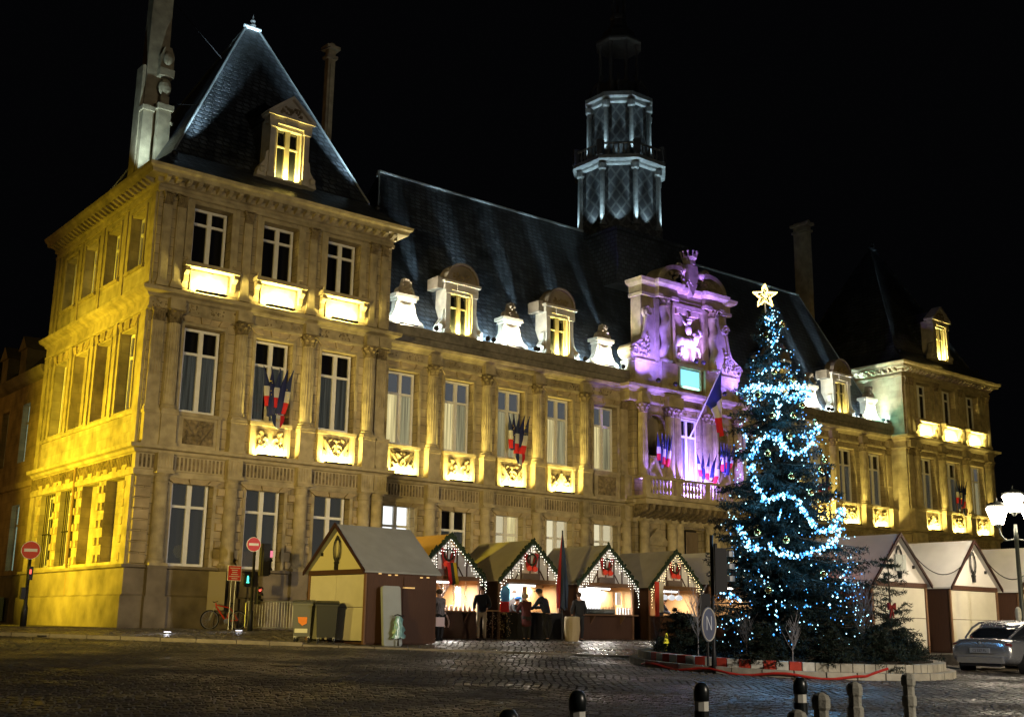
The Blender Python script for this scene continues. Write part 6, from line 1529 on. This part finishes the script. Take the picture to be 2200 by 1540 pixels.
# ---- round planter
pl = thing('planter', 'round stone planter with red and white marked kerb around the Christmas tree', 'planter', (PCX, PCY, .5))
ST1 = mat('planter_stone', (.42, .39, .31), .8, noise=(3, .4), bump=(15, .4)); RK = mat('red_kerb_paint', (.6, .07, .04), .6, noise=(6, .3)); WK = mat('white_kerb_paint', (.72, .70, .62), .6, noise=(6, .3))
def ring_block(r0, r1, a0, a1, z0, z1, base):
    B = MB(); vs = []
    for z in (z0, z1):
        for (r, a) in ((r0, a0), (r1, a0), (r1, (a0 + a1) / 2), (r1, a1), (r0, a1), (r0, (a0 + a1) / 2)):
            x, y = PCX + r * math.cos(a), PCY + r * math.sin(a); vs.append((x, y, gz(x, y) + z))
    B.add(vs, [(5, 4, 3, 2, 1, 0), (6, 7, 8, 9, 10, 11)] + [(i, (i + 1) % 6, (i + 1) % 6 + 6, i + 6) for i in range(6)]); return B
N = 36
for i in range(N):
    a0 = 2 * math.pi * i / N + .004; a1 = 2 * math.pi * (i + 1) / N - .004
    ring_block(3.7, 4.0, a0, a1, -.05, .15, 0).build('lower_kerb_stone', ST1, pl, world=True)
N = 84
for i in range(N):
    a0 = 2 * math.pi * i / N + .003; a1 = 2 * math.pi * (i + 1) / N - .003; am = math.degrees((a0 + a1) / 2)
    red = 158 < am < 229
    ring_block(3.45, 3.78, a0, a1, .15, .33, 0).build('upper_kerb_stone', (RK if i % 2 else WK) if red else ST1, pl, world=True)
B = MB(); B.lathe([(3.5, -.1), (3.5, .18), (2.0, .34), (.05, .42)], 40, (PCX, PCY, .66)); B.build('soil', mat('dark_soil', (.02, .016, .012), .95, noise=(6, .4), bump=(10, .8)), pl, world=True)
SOILZ = .95
B = MB(); pts = []
for i in range(26):
    a = R(160) + i * R(3.6); r = 4.06 + .03 * math.sin(i * 1.3); x, y = PCX + r * math.cos(a), PCY + r * math.sin(a); pts.append((x, y, gz(x, y) + .05 + .045 * math.sin(i * .9) + (.0 if i < 24 else (i - 23) * .12)))
B.tube(pts, .03, 6); tag(B.build('red_hose', mat('red_hose', (.45, .03, .02), .5)), 'red hose snaking along the planter kerb', 'hose')

# ---- fir foliage generator
import numpy as np
def needles(rg, pts, dirs, length, per, width):
    """thin two-triangle needle sprays round twig points"""
    n = len(pts); P = np.repeat(pts, per, 0); D = np.repeat(dirs, per, 0); m_ = len(P)
    P = P + D * rg.uniform(-.5, .5, (m_, 1)) * length * 1.2
    rv = rg.normal(size=(m_, 3)); rv -= D * (rv * D).sum(1, keepdims=True); rv /= np.linalg.norm(rv, axis=1, keepdims=True) + 1e-9
    T = D * .55 + rv * .8; T /= np.linalg.norm(T, axis=1, keepdims=True); S = np.cross(T, rg.normal(size=(m_, 3))); S /= np.linalg.norm(S, axis=1, keepdims=True) + 1e-9
    L = length * rg.uniform(.6, 1.2, (m_, 1)); W = width
    V = np.stack([P - S * W, P + S * W, P + T * L], 1).reshape(-1, 3)
    return V
def mesh_np(name, V, k, m_):
    nf = len(V) // k; me = bpy.data.meshes.new(name); me.vertices.add(len(V)); me.vertices.foreach_set('co', V.astype(np.float32).ravel())
    me.loops.add(nf * k); me.loops.foreach_set('vertex_index', np.arange(nf * k, dtype=np.int32)); me.polygons.add(nf); me.polygons.foreach_set('loop_start', np.arange(0, nf * k, k, dtype=np.int32))
    try: me.polygons.foreach_set('loop_total', np.full(nf, k, dtype=np.int32))
    except Exception: pass
    me.update(calc_edges=True); me.materials.append(m_); return me
FIRM = mat('fir_needles', (.008, .020, .015), .6, noise=(2.0, .5)); FIRD = mat('dark_fir_needles', (.012, .022, .012), .7, noise=(3, .5)); BARK = mat('bark', (.06, .045, .03), .9)
def fir(loc, H, R0, label, seed, whorls, mname=FIRM, lean=0.0, per=10, nl=.09, cat='tree', group=None, droop=.25, sparse=1.0, Rf=None, branch=7):
    rg = np.random.default_rng(seed); t = thing('fir_tree', label, cat, loc, 0, group)
    T = MB(); T.tube([(0, 0, -.2), (lean * .5, 0, H * .5), (lean, 0, H)], [.018 * H, .011 * H, .01], 8); T.build('trunk', BARK, t)
    Bb = MB(); pts = []; dirs = []
    for w_ in range(whorls):
        q = (w_ + .3) / whorls; z = H * (.04 + .95 * q); r = Rf(z) if Rf else R0 * (1 - q) ** .85 + .05
        nb_ = max(4, int((branch + (1 - q) * 4) * sparse))
        for b in range(nb_):
            a = 2 * math.pi * (b + rg.random()) / nb_; L = r * (rg.uniform(.55, 1.12) if rg.random() < .8 else rg.uniform(1.1, 1.3)); n = max(4, int(L / .09)); c, s = math.cos(a), math.sin(a); up = rg.uniform(-.15, .25); jz = rg.uniform(-.6, .6) * H / whorls * 1.6
            prev = []
            for i in range(n + 1):
                u = i / n; x = L * u; zz = z + up * L * u - droop * L * (u ** 1.4) + droop * .5 * L * u ** 4
                prev.append(np.array([c * x + lean * z / H, s * x, zz + jz]))
            Bb.tube([prev[0], prev[len(prev) // 2], prev[-1]], [.02 * L + .006, .012 * L + .004, .003], 4)
            for i in range(1, n + 1):
                d = prev[i] - prev[i - 1]; d /= np.linalg.norm(d); u = i / n
                pts.append(prev[i]); dirs.append(d)
                tw_ = L * .36 * (1 - u * .75) * rg.uniform(.6, 1.2)
                for s_ in (-1, 1):
                    k = max(1, int(tw_ / .09)); side = np.array([-s, c, 0]) * s_; dd = side * .8 + d * .6 + np.array([0, 0, -.18 - rg.random() * .7]); dd /= np.linalg.norm(dd)
                    for j in range(1, k + 1): pts.append(prev[i] + dd * tw_ * j / k); dirs.append(dd)
    Bb.build('limbs', BARK, t, kind='stuff')
    V = needles(rg, np.array(pts), np.array(dirs), nl, per, nl * .11)
    inst('crown', mesh_np('crown', V, 3, mname), t, kind='stuff')
    return t
TX, TY, TZ = 8.8, -22.5, .9
RH = [(0, 1.75), (.6, 1.95), (1.6, 1.9), (3.0, 1.62), (4.4, 1.36), (5.7, 1.05), (7.0, .74), (8.0, .42), (9.1, .1)]
def RZ(z):
    for (a, ra), (b, rb) in zip(RH, RH[1:]):
        if z <= b: return ra + (rb - ra) * (z - a) / (b - a)
    return .05
TREE = fir((TX, TY, TZ), 9.1, 2.0, 'tall Christmas tree covered in blue white lights with a golden star', 3, 34, lean=-.5, per=9, nl=.10, Rf=RZ, cat='Christmas tree', droop=.28, branch=8)
# long lower boughs sticking out
def axis_at(h): return TX - .5 * h / 9.6
# garlands given as (angle, height above the planter soil)
G = {'a': [(-2.98, 9.22), (-2.7, 8.86), (-2.48, 8.38), (-2.46, 8.04)],
 'b': [(2.31, 7.13), (2.81, 7.14), (-3.06, 7.13), (-2.73, 7.02), (-2.41, 7.04), (-1.97, 7.12), (-1.49, 7.19), (-1.5, 6.91), (-1.97, 6.76), (-2.31, 6.88)],
 'b2': [(-2.93, 7.53), (-2.41, 7.74), (-2.05, 7.51), (-1.92, 7.32)],
 'c': [(-3.06, 5.21), (-3.01, 5.45), (-2.87, 5.68), (-2.66, 5.79), (-2.49, 5.66), (-2.35, 5.45), (-2.2, 5.29), (-1.99, 5.34), (-1.8, 5.56), (-1.58, 5.83), (-1.38, 6.15)],
 'c2': [(-2.22, 5.6), (-2.04, 5.73), (-1.76, 5.88), (-1.25, 6.13)],
 'd': [(-3.06, 5.15), (-3.0, 4.78), (-2.89, 4.41), (-2.75, 4.1), (-2.57, 4.18), (-2.4, 4.25), (-2.24, 4.1), (-2.16, 3.86), (-2.07, 3.58), (-1.95, 3.38), (-1.79, 3.37), (-1.57, 3.62), (-1.29, 4.0)],
 'e': [(3.1, 3.51), (-3.08, 3.25), (-2.98, 2.99), (-2.88, 2.87), (-2.86, 3.06)],
 'f': [(-2.71, 3.06), (-2.61, 2.83), (-2.46, 2.77), (-2.27, 2.75), (-2.06, 2.84), (-1.86, 2.96), (-1.65, 3.21), (-1.51, 3.45)],
 'g': [(2.79, 1.91), (2.96, 1.83), (3.11, 1.74), (-3.05, 1.63)], 'h': [(-2.78, 1.54), (-2.63, 1.6), (-2.49, 1.55), (-2.38, 1.49), (-2.2, 1.55), (-2.08, 1.61)],
 'i': [(-2.63, 1.65), (-2.62, 1.33), (-2.6, 1.0), (-2.67, 0.78)], 'j': [(-1.75, 2.24), (-1.58, 2.41), (-1.56, 2.3), (-1.71, 2.01), (-1.87, 1.79), (-1.99, 1.56)],
 'k': [(-2.91, 2.49), (-2.83, 2.38), (-2.78, 2.15), (-2.72, 1.99), (-2.67, 1.76)], 'l': [(2.99, 1.15), (3.11, 1.21), (-3.03, 1.26), (-2.93, 1.32)],
 'm': [(-2.25, 1.12), (-2.18, 1.01), (-2.14, 0.91)], 'n': [(-2.05, 2.16), (-1.95, 2.06), (-1.84, 2.12)],
 'v1': [(-2.43, 6.86), (-2.44, 6.47), (-2.46, 6.22)], 'v2': [(-2.43, 5.84), (-2.46, 5.29)], 'v3': [(-2.52, 3.86), (-2.54, 3.63)]}
DENS = dict(a=(30, 1), b=(75, 1.1), b2=(16, .8), c=(42, .9), c2=(20, .8), d=(46, .9), e=(44, .9), f=(42, .8), g=(16, .7), h=(9, .6), i=(8, .6), j=(10, .7), k=(8, .6), l=(8, .8), m=(9, .7), n=(7, .6), v1=(30, .7), v2=(34, .6), v3=(34, .6))
BLUEB = lit('blue_white_bulb', (.40, .80, 1.0), 4.5)
BLUEC = lit('blue_halo_bulb', (.08, .40, 1.0), 2.4)  # blue bulbs mixed in to imitate the halo round the white ones
GOLDB = lit('golden_bulb', (1, .72, .2), 7)
def tpt(th, h, off=0):
    """point on the tree surface; h counted from z = .55"""
    r = float(np.interp(h, [0, 1.0, 2.2, 3.6, 5, 6.3, 7.6, 8.6, 9.6], [1.9, 2.0, 1.85, 1.62, 1.32, 1.0, .68, .36, .06])) + off
    ax = TX - .25 * h / 9.6
    return Vector((ax + r * math.cos(th), TY + r * math.sin(th), .55 + h))
rb = random.Random(5)
B = MB(); C = MB(); light_pts = []
def lerp_ang(a, b, t):
    d = (b - a + math.pi) % (2 * math.pi) - math.pi; return a + d * t
for k, pl_ in G.items():
    dens, spread = DENS[k]
    for rot in (0, 3.0):
        if rot and k in 'ae': continue
        for (a0, h0), (a1, h1) in zip(pl_, pl_[1:]):
            p0, p1 = tpt(a0, h0), tpt(a1, h1); L = (p1 - p0).length; n = max(1, int(L * dens * 1.35))
            if rot: n = max(1, n // 2)
            for i in range(n):
                t_ = rb.random(); p = tpt(lerp_ang(a0, a1, t_) + rot, h0 + (h1 - h0) * t_, rb.uniform(-.05, .12)); w_ = .05 * spread
                p += Vector((rb.gauss(0, w_), rb.gauss(0, w_), rb.gauss(0, w_))); (B if rb.random() < .5 else C).oct(p, rb.uniform(.022, .042) * (1 if dens > 15 else .85) * (1 if rot == 0 else .8))
            if rot == 0 and L > .2 and h0 > 2.2: light_pts.append((p0.lerp(p1, .5), n))
# scattered lights between the garlands
for i in range(620):
    h = 8.9 * (1 - rb.random() ** .85) + .55; p = tpt(rb.uniform(-math.pi, math.pi), h, rb.uniform(-.2, .1)); (B if rb.random() < .5 else C).oct(p, rb.uniform(.013, .023))
for i in range(150):
    h = rb.uniform(.4, 3.4); p = tpt(rb.uniform(-3.4, -1.3), h, rb.uniform(-.1, .15)); (B if rb.random() < .4 else C).oct(p, .017)
B.build('white_light_garland', BLUEB, TREE, world=True, kind='stuff'); C.build('blue_halo_garland', BLUEC, TREE, world=True, kind='stuff')
W_ = MB()
for k, pl_ in G.items():
    if len(pl_) > 3: W_.tube([tpt(a, h, .03) for a, h in pl_], .006, 4)
W_.build('garland_cable', BLACKP, TREE, world=True)
tot = sum(n for _, n in light_pts)
for k, (p, n) in enumerate(light_pts):
    if k % 3 == 0: point(tuple(p + (p - Vector((axis_at(p.z), TY, p.z))).normalized() * .12), 5.0 + n * 1.5, (.16, .52, 1), .10, TREE)
# gold baubles
bau = MB(); bau.sphere((0, 0, 0), .09, 10, 8); bau.tube([(0, 0, .08), (0, 0, .12)], .015, 5); bau = bau.mesh('bauble', mat('gold_bauble', (.6, .42, .15), .12, .95), True)
for i, (th, h) in enumerate([(-2.9, 8.6), (-1.6, 8.9), (-2.1, 6.3), (-1.4, 6.2), (-2.25, 5.75), (-1.9, 7.3), (-3.0, 6.9), (-2.5, 7.5), (-2.7, 5.3), (-1.7, 4.9), (-2.3, 4.7), (-2.85, 3.3), (-2.0, 4.3), (-2.45, 3.1), (-1.5, 5.2), (-2.6, 6.3), (-2.0, 2.3), (-2.7, 1.9), (-1.8, 6.6)]):
    o = inst('bauble', bau, None, tuple(tpt(th, h, .06))); tag(o, 'gold bauble, ' + ('left flank' if th < -2.75 else 'left face' if th < -2.3 else 'right face' if th < -1.75 else 'right flank') + ' of the big tree, ' + ('just under the star' if h > 8 else 'above the thick white garland' if h > 7.2 else 'just below the thick white garland' if h > 6.1 else 'beside the second garland' if h > 5 else 'between the second and third garlands' if h > 4 else 'near the fourth garland' if h > 2.9 else 'below the lowest swag'), 'bauble', 'gold baubles on the big tree')
# star
st = thing('tree_star', 'golden star of small bulbs on the tip of the Christmas tree', 'star', (TX - .52, TY, 10.25), R(-38.7))
def star_pts(r0, r1): return [((r0 if i % 2 == 0 else r1) * math.sin(i * math.pi / 5), (r0 if i % 2 == 0 else r1) * math.cos(i * math.pi / 5)) for i in range(10)]
B = MB(); sp5 = star_pts(.33, .14); B.tube([(x, 0, z) for x, z in sp5 + sp5[:1]], .012, 5); B.tube([(0, 0, -.55), (0, 0, -.14)], .02, 5); B.build('wire_frame', GREY, st)
B = MB()
for i in range(10):
    (xa_, za), (xb_, zb) = sp5[i], sp5[(i + 1) % 10]
    for k in range(7):
        t_ = k / 7; 
        for ly in (-.03, .03): B.oct((xa_ + (xb_ - xa_) * t_ + rb.uniform(-.012, .012), ly, za + (zb - za) * t_), .019)
for i in range(130): a = rb.random() * 6.28; r = rb.random() * (.16 + .15 * max(0, math.cos(2.5 * (a - math.pi / 2)) ** 2 * 1.0)); B.oct((r * math.cos(a), rb.uniform(-.04, .04), r * math.sin(a)), .013)
B.build('star_bulbs', GOLDB, st, kind='stuff'); point((TX - .52, TY - .1, 10.25), 14, (1, .75, .3), .12, st)

# ---- planting in the planter
fir((10.57, -24.3, .86), 2.6, .8, 'small dark fir with a red bow in front of the closed white chalets', 11, 11, mname=FIRD, per=6, nl=.10, group='small firs in the planter', droop=-.35, branch=4, sparse=.8)
B = MB(); 
for s_ in (-1, 1):
    B.prism([(9.95, 2.12), (9.95 + s_ * .15, 2.22), (9.95 + s_ * .15, 2.04)] if s_ < 0 else [(9.95, 2.12), (9.95 + .15, 2.04), (9.95 + .15, 2.22)], -24.78, -24.72)
    B.prism([(9.94, 2.12), (9.97, 2.12), (9.96 + s_ * .08, 1.85), (9.92 + s_ * .08, 1.86)], -24.76, -24.74)
B.sphere((9.95, -24.76, 2.12), .04, 8, 6); tag(B.build('red_bow', mat('dark_red_bow', (.16, .01, .008), .6)), 'dark red bow tied on the small fir', 'bow')
for i, (x, y, H, r) in enumerate(((11.5, -23.6, 1.1, .8), (9.5, -25.2, .8, .8), (8.2, -25.4, .85, .85), (6.9, -25.0, .95, .75), (5.9, -24.0, .85, .6), (6.2, -21.4, 1.15, .7), (11.8, -22.4, 1.2, .8), (7.5, -23.7, 1.2, .8), (9.4, -23.7, 1.6, .9), (7.4, -19.9, 1.2, .65))):
    fir((x, y, SOILZ - .15), H, r, ['squat dark fir at the right front of the planter', 'low dark fir near the planter front, third from the right', 'low dark fir at the very front of the planter', 'low dark fir left of the planter front', 'low fir at the left rim of the planter above the red hose', 'dark fir behind the left rim of the planter', 'dark fir at the far right rim near the bow fir', 'dark fir directly before the big tree trunk', 'dark fir right of the big tree trunk', 'dark fir at the back left of the planter'][i], 20 + i, 9, mname=FIRD, per=7, nl=.09, group='small firs in the planter', droop=.05, branch=6, cat='shrub')
def bare(loc, H, label, seed, m_, n=16):
    rg = random.Random(seed); t = thing('bare_sapling', label, 'sapling', loc, 0, 'bare saplings in the planter'); B = MB()
    T = MB(); T.tube([(0, 0, -.1), (.02, 0, H * .4), (0, .02, H)], [.016, .011, .003], 6); T.build('trunk', m_, t)
    for i in range(n):
        z = H * rg.uniform(.25, .8); a = rg.random() * 6.28; L = H * rg.uniform(.2, .42); e = Vector((math.cos(a) * L * .55, math.sin(a) * L * .55, L)); p0 = Vector((0, 0, z))
        B.tube([p0, p0 + e * .5 + Vector((0, 0, -.03)), p0 + e], [.006, .004, .0015], 4)
        for k in range(3): q_ = p0 + e * rg.uniform(.3, .8); a2 = rg.random() * 6.28; B.tube([q_, q_ + Vector((math.cos(a2) * .12, math.sin(a2) * .12, .22)) * rg.uniform(.6, 1.3)], [.004, .002], 3)
    B.build('twigs', m_, t); return t
PB = mat('pale_birch_bark', (.28, .27, .28), .7); PBD = mat('grey_twigs', (.10, .095, .095), .8)
bare((5.52, -22.35, .88), 1.6, 'pale bare sapling at the left of the planter in front of the ball lamp chalet', 2, PB, 22)
bare((5.6, -23.75, .8), 1.0, 'short pale bare shrub at the front left of the planter', 3, PBD, 18)
bare((6.05, -24.7, .8), .95, 'pale bare shrub at the middle front of the planter', 5, PB, 20)
bare((8.95, -24.6, .8), 2.0, 'tall grey bare shrub between the big tree and the bow fir', 7, PBD, 30)
bare((6.25, -20.3, .8), .8, 'small thin bare shrub near the left planter tip', 8, PBD, 14)
B = MB(); rg = np.random.default_rng(4); pts = []; 
for i in range(2600):
    a = rg.random() * 6.28; r = 3.4 * math.sqrt(rg.random()); pts.append((PCX + r * math.cos(a), PCY + r * math.sin(a), SOILZ - .12 + rg.random() * .3 + (1 - r / 3.4) * .12))
P_ = np.array(pts); D_ = rg.normal(size=P_.shape); D_[:, 2] = abs(D_[:, 2]) + .4; D_ /= np.linalg.norm(D_, axis=1, keepdims=True)
o = inst('ground_cover', mesh_np('ground_cover', needles(rg, P_, D_, .16, 5, .012), 3, FIRD)); tag(o, 'dark leafy ground cover filling the round planter', 'ground cover', None, 'stuff')
# yellow garden stake
t = thing('garden_stake', 'small glowing yellow ornament on a stake at the left of the planter', 'ornament', (6.1, -20.75, .80)); YE = lit('yellow_ornament', (.9, .75, .05), .7)
B = MB(); B.tube([(0, 0, 0), (.04, 0, .35)], .016, 5); B.build('stake', YE, t); B = MB(); B.prism([(-.06, .35), (.1, .35), (.03, .6)], -.02, .02); B.build('cone_top', YE, t)
# traffic pole and round sign seen from behind, beside the planter
t = thing('signal_pole', 'black signal pole with boxed heads seen from behind, left of the Christmas tree', 'traffic light', (4.95, -23.35, .5), R(-38))
B = MB(); B.lathe([(.07, 0), (.055, .5), (.04, .6), (.04, 3.15)], 10); B.build('pole', BLACKP, t, smooth=True)
B = MB(); B.box(.09, .33, -.1, .16, 1.85, 2.85); B.box(.05, .1, -.16, .2, 1.8, 2.95); B.build('signal_head', BLACKP, t)
B = MB(); B.box(-.28, -.06, -.08, .12, 1.3, 1.8); B.build('signal_head', BLACKP, t)
for k in range(3): B = MB(); B.lathe([(.1, 0), (.1, .12)], 10, (.42, .0, 2.1 + k * .28)); B.build('visor', GREY, t)
t = thing('round_sign', 'round grey blue sign with a diagonal stroke standing before the signal pole', 'road sign', (4.35, -23.75, .82), R(-38) + R(55))
B = MB(); B.tube([(0, .04, -.1), (0, .04, 1.2)], .03, 6); B.build('post', BLACKP, t)
B = MB(); disc(B, .38, 0, .02, (0, .8)); B.build('sign_plate', mat('grey_sign_face', (.12, .13, .18), .35, noise=(4, .2)), t)
B = MB(); n = 28; B.tube([(.355 * math.cos(i * 2 * math.pi / n), -.005, .8 + .355 * math.sin(i * 2 * math.pi / n)) for i in range(n + 1)], .014, 5); B.build('rim', mat('pale_sign_rim', (.55, .5, .4), .5), t)
B = MB(); B.obox((0, -.01, .82), ((.6, 0, -.8), (0, 1, 0), (.8, 0, .6)), (.16, .004, .012)); B.box(-.13, -.11, -.012, -.003, .68, .98); B.box(.11, .13, -.012, -.003, .68, .98); B.build('stroke', WHT_, t)

# ---- bollards
def bollard_bw(loc, label):
    t = thing('bollard', label, 'bollard', loc, 0, 'black and white bollards in the foreground'); B = MB(); r = .082
    for i, (z0, z1) in enumerate(((0, .2), (.2, .33), (.33, .48), (.48, .58))):
        M_ = MB(); M_.lathe([(r - (0 if i % 2 == 0 else .004), z0), (r - (0 if i % 2 == 0 else .004), z1)], 8 if i % 2 else 16, a0=.3, a1=.3 + 2 * math.pi); M_.build('black_band' if i % 2 == 0 else 'white_band', (BLK_ if i % 2 == 0 else WBD), t)
    M_ = MB(); M_.lathe([(r, .58), (r + .004, .68), (r * .92, .73), (r * .6, .765), (.02, .775)], 18); M_.build('cap', BLK_, t, smooth=True); return t
BLK_ = mat('bollard_black', (.012, .016, .017), .3, spec=.6); WBD = mat('bollard_white', (.8, .8, .72), .5); PSTN = mat('bollard_stone', (.45, .44, .37), .8, noise=(9, .25), bump=(30, .4))
for (x, y, zt, lb) in ((-7.98, -33.04, .95, 'black and white banded bollard right of centre at the lower edge'), (-9.73, -34.16, .9, 'leftmost black bollard, only its cap showing at the bottom edge'), (-6.05, -32.88, .98, 'black and white banded bollard under the striped kerb'), (-3.83, -32.47, .98, 'black and white banded bollard behind the white stone posts')):
    # full-height posts so that the foot meets the road
    bo = bollard_bw((x, y, zt - .775), lb)
def stone_post(loc, label, h):
    t = thing('stone_bollard', label, 'bollard', loc, 0, 'pale stone bollards in the foreground'); B = MB(); r = .078; n = 8
    B.lathe([(r * 1.1, 0), (r * 1.1, h * .25), (r * .9, h * .28), (r * .9, h * .5), (r * 1.12, h * .53), (r * 1.12, h * .66), (r * .9, h * .68), (r * .88, h * .8), (r * 1.08, h * .83), (r * 1.12, h * .92), (r * .9, h * .97), (r * .3, h)], n, a0=.4, a1=.4 + 2 * math.pi)
    B.build('shaft', PSTN, t); return t
for (x, y, zt, lb) in ((-6.64, -34.86, .99, 'pale stone post with rounded cap, tallest of the front pair'), (-7.6, -35.33, .9, 'pale stone post cut by the bottom edge, lowest of the front pair'), (-4.77, -33.91, 1.01, 'pale stone post standing alone right of the pair'), (-2.82, -33.31, 1.05, 'rightmost pale stone post before the planter')):
    stone_post((x, y, gz(x, y)), lb, zt - gz(x, y))
for i, (x, y) in enumerate(((17.1, -24.2), (17.55, -24.35))): stone_post((x, y, gz(x, y)), ('left of the two pale stone posts behind the silver car', 'right of the two pale stone posts behind the silver car')[i], 1.75)

# ---- silver car
SILVC = mat('silver_car_paint', (.40, .42, .46), .22, .75, noise=(2, .05)); CGL = mat('car_glass', (.01, .012, .015), .05, spec=.9); TL = mat('tail_lamp', (.10, .02, .02), .12, spec=.8)
carang = math.atan2(cF.y, cF.x) - R(14) - R(34)
car = thing('car', 'silver coupe parked at the right edge beside the planter', 'car', (0, 0, 0), carang)
def loft(st, n=20):
    """st: (x, half width, z low, z high, power)"""
    B = MB(); vs = []
    for (x, hw, z0, z1, pw) in st:
        for i in range(n):
            a = 2 * math.pi * i / n; c, s = math.cos(a), math.sin(a); e = 2 / pw
            vs.append((x, hw * math.copysign(abs(c) ** e, c), (z0 + z1) / 2 + (z1 - z0) / 2 * math.copysign(abs(s) ** e, s)))
    k = len(st); B.add(vs, [(j * n + i, j * n + (i + 1) % n, (j + 1) * n + (i + 1) % n, (j + 1) * n + i)[::-1] for j in range(k - 1) for i in range(n)] + [tuple(range(n)), tuple(range((k - 1) * n + n - 1, (k - 1) * n - 1, -1))]); return B
body = loft([(-2.18, .70, .42, .80, 3.5), (-2.15, .80, .34, .90, 4), (-2.0, .86, .28, .97, 4), (-1.6, .88, .24, .98, 4), (-.8, .88, .22, .93, 4), (.4, .88, .22, .92, 4), (1.3, .87, .24, .86, 4), (1.9, .82, .28, .74, 3.5), (2.15, .7, .34, .62, 3)])
bo_ = body.build('body', SILVC, car, smooth=True); s_ = bo_.modifiers.new('sub', 'SUBSURF'); s_.levels = 1; s_.render_levels = 1
gh = loft([(-1.75, .60, .86, .98, 3), (-1.35, .66, .86, 1.18, 3), (-.8, .68, .86, 1.36, 3.2), (-.2, .68, .86, 1.40, 3.2), (.3, .66, .86, 1.33, 3), (.9, .62, .84, 1.05, 3), (1.15, .6, .84, .9, 3)])
o = gh.build('glasshouse', CGL, car, smooth=True); s_ = o.modifiers.new('sub', 'SUBSURF'); s_.levels = 1; s_.render_levels = 1
rf = loft([(-1.25, .50, 1.12, 1.20, 3), (-.85, .60, 1.27, 1.40, 3), (-.2, .62, 1.31, 1.435, 3), (.25, .58, 1.26, 1.38, 3), (.4, .5, 1.22, 1.33, 3)])
o = rf.build('roof', SILVC, car, smooth=True); s_ = o.modifiers.new('sub', 'SUBSURF'); s_.levels = 1; s_.render_levels = 1
for s in (-1, 1):
    B = MB(); B.tube([(-1.72, s * .60, .97), (-1.2, s * .655, 1.22), (-.75, s * .655, 1.35), (-.1, s * .66, 1.38), (.4, s * .645, 1.28), (1.0, s * .62, 1.0)], .03, 6); B.build('roof_pillar', SILVC, car)
    B = MB(); B.sphere((-2.06, s * .62, .80), .17, 12, 8, (.55, 1.25, .42)); B.build('tail_light', TL, car, smooth=True)
    B = MB(); B.sphere((1.95, s * .62, .66), .14, 10, 6, (.8, 1, .4)); B.build('headlight', CGL, car, smooth=True)
    B = MB(); B.sphere((.55, s * .95, .98), .09, 8, 6, (.8, 1, .7)); B.build('mirror', SILVC, car, smooth=True)
    for x in (-1.3, 1.3):
        W = MB(); n = 26; W.prism([(x + .33 * math.cos(i * 2 * math.pi / n), .33 + .33 * math.sin(i * 2 * math.pi / n)) for i in range(n)], s * .72, s * .895); w_o = W.build('wheel', TYRE, car)
        Rm = MB(); Rm.prism([(x + .22 * math.cos(i * 2 * math.pi / n), .33 + .22 * math.sin(i * 2 * math.pi / n)) for i in range(n)], s * .88, s * .898); Rm.build('hub', BLACKP, w_o)
        Rm = MB()
        for i in range(7): a = i * .8976; Rm.obox((x + .12 * math.cos(a), s * .902, .33 + .12 * math.sin(a)), ((math.cos(a), 0, math.sin(a)), (0, 1, 0), (-math.sin(a), 0, math.cos(a))), (.11, .008, .02))
        Rm.tube([(x + .22 * math.cos(i * 2 * math.pi / n), s * .90, .33 + .22 * math.sin(i * 2 * math.pi / n)) for i in range(n + 1)], .012, 5); Rm.build('rim', GREY, w_o)
B = MB(); B.box(-2.24, -2.10, -.62, .62, .34, .5); B.build('bumper', SILVC, car)
B = MB(); B.box(-2.2, -2.12, -.55, .55, .26, .335); B.build('bumper_insert', BLACKP, car)
B = MB(); B.box(-2.205, -2.19, -.27, .27, .60, .72); pt_ = B.build('number_plate', mat('number_plate', (.3, .31, .33), .4), car)
cu = bpy.data.curves.new('plate_text', 'FONT'); cu.body = 'CJ 527 FL'; cu.size = .095; cu.align_x = 'CENTER'; cu.extrude = .002; cu.materials.append(BLACKP)
lo = bpy.data.objects.new('plate_text', cu); lo = txt_mesh(lo); lo.parent = pt_; lo.location = (-2.208, 0, .63); lo.rotation_euler = (R(90), 0, R(-90))
B = MB(); B.tube([(-2.13, -.6, .93), (-2.16, 0, .945), (-2.13, .6, .93)], .006, 4); B.tube([(-2.2, -.4, .58), (-2.2, .4, .58)], .006, 4); B.build('boot_seam', BLACKP, car)
B = MB(); B.sphere((-2.165, 0, .86), .035, 8, 6, (.3, 1, .8)); B.build('badge', GREY, car)
fwd = Vector((math.cos(carang), math.sin(carang), 0)); rear = Vector((13.9, -24.85, .46)); car.location = rear + fwd * 2.0
car.rotation_euler = (0, R(-1.2), carang)
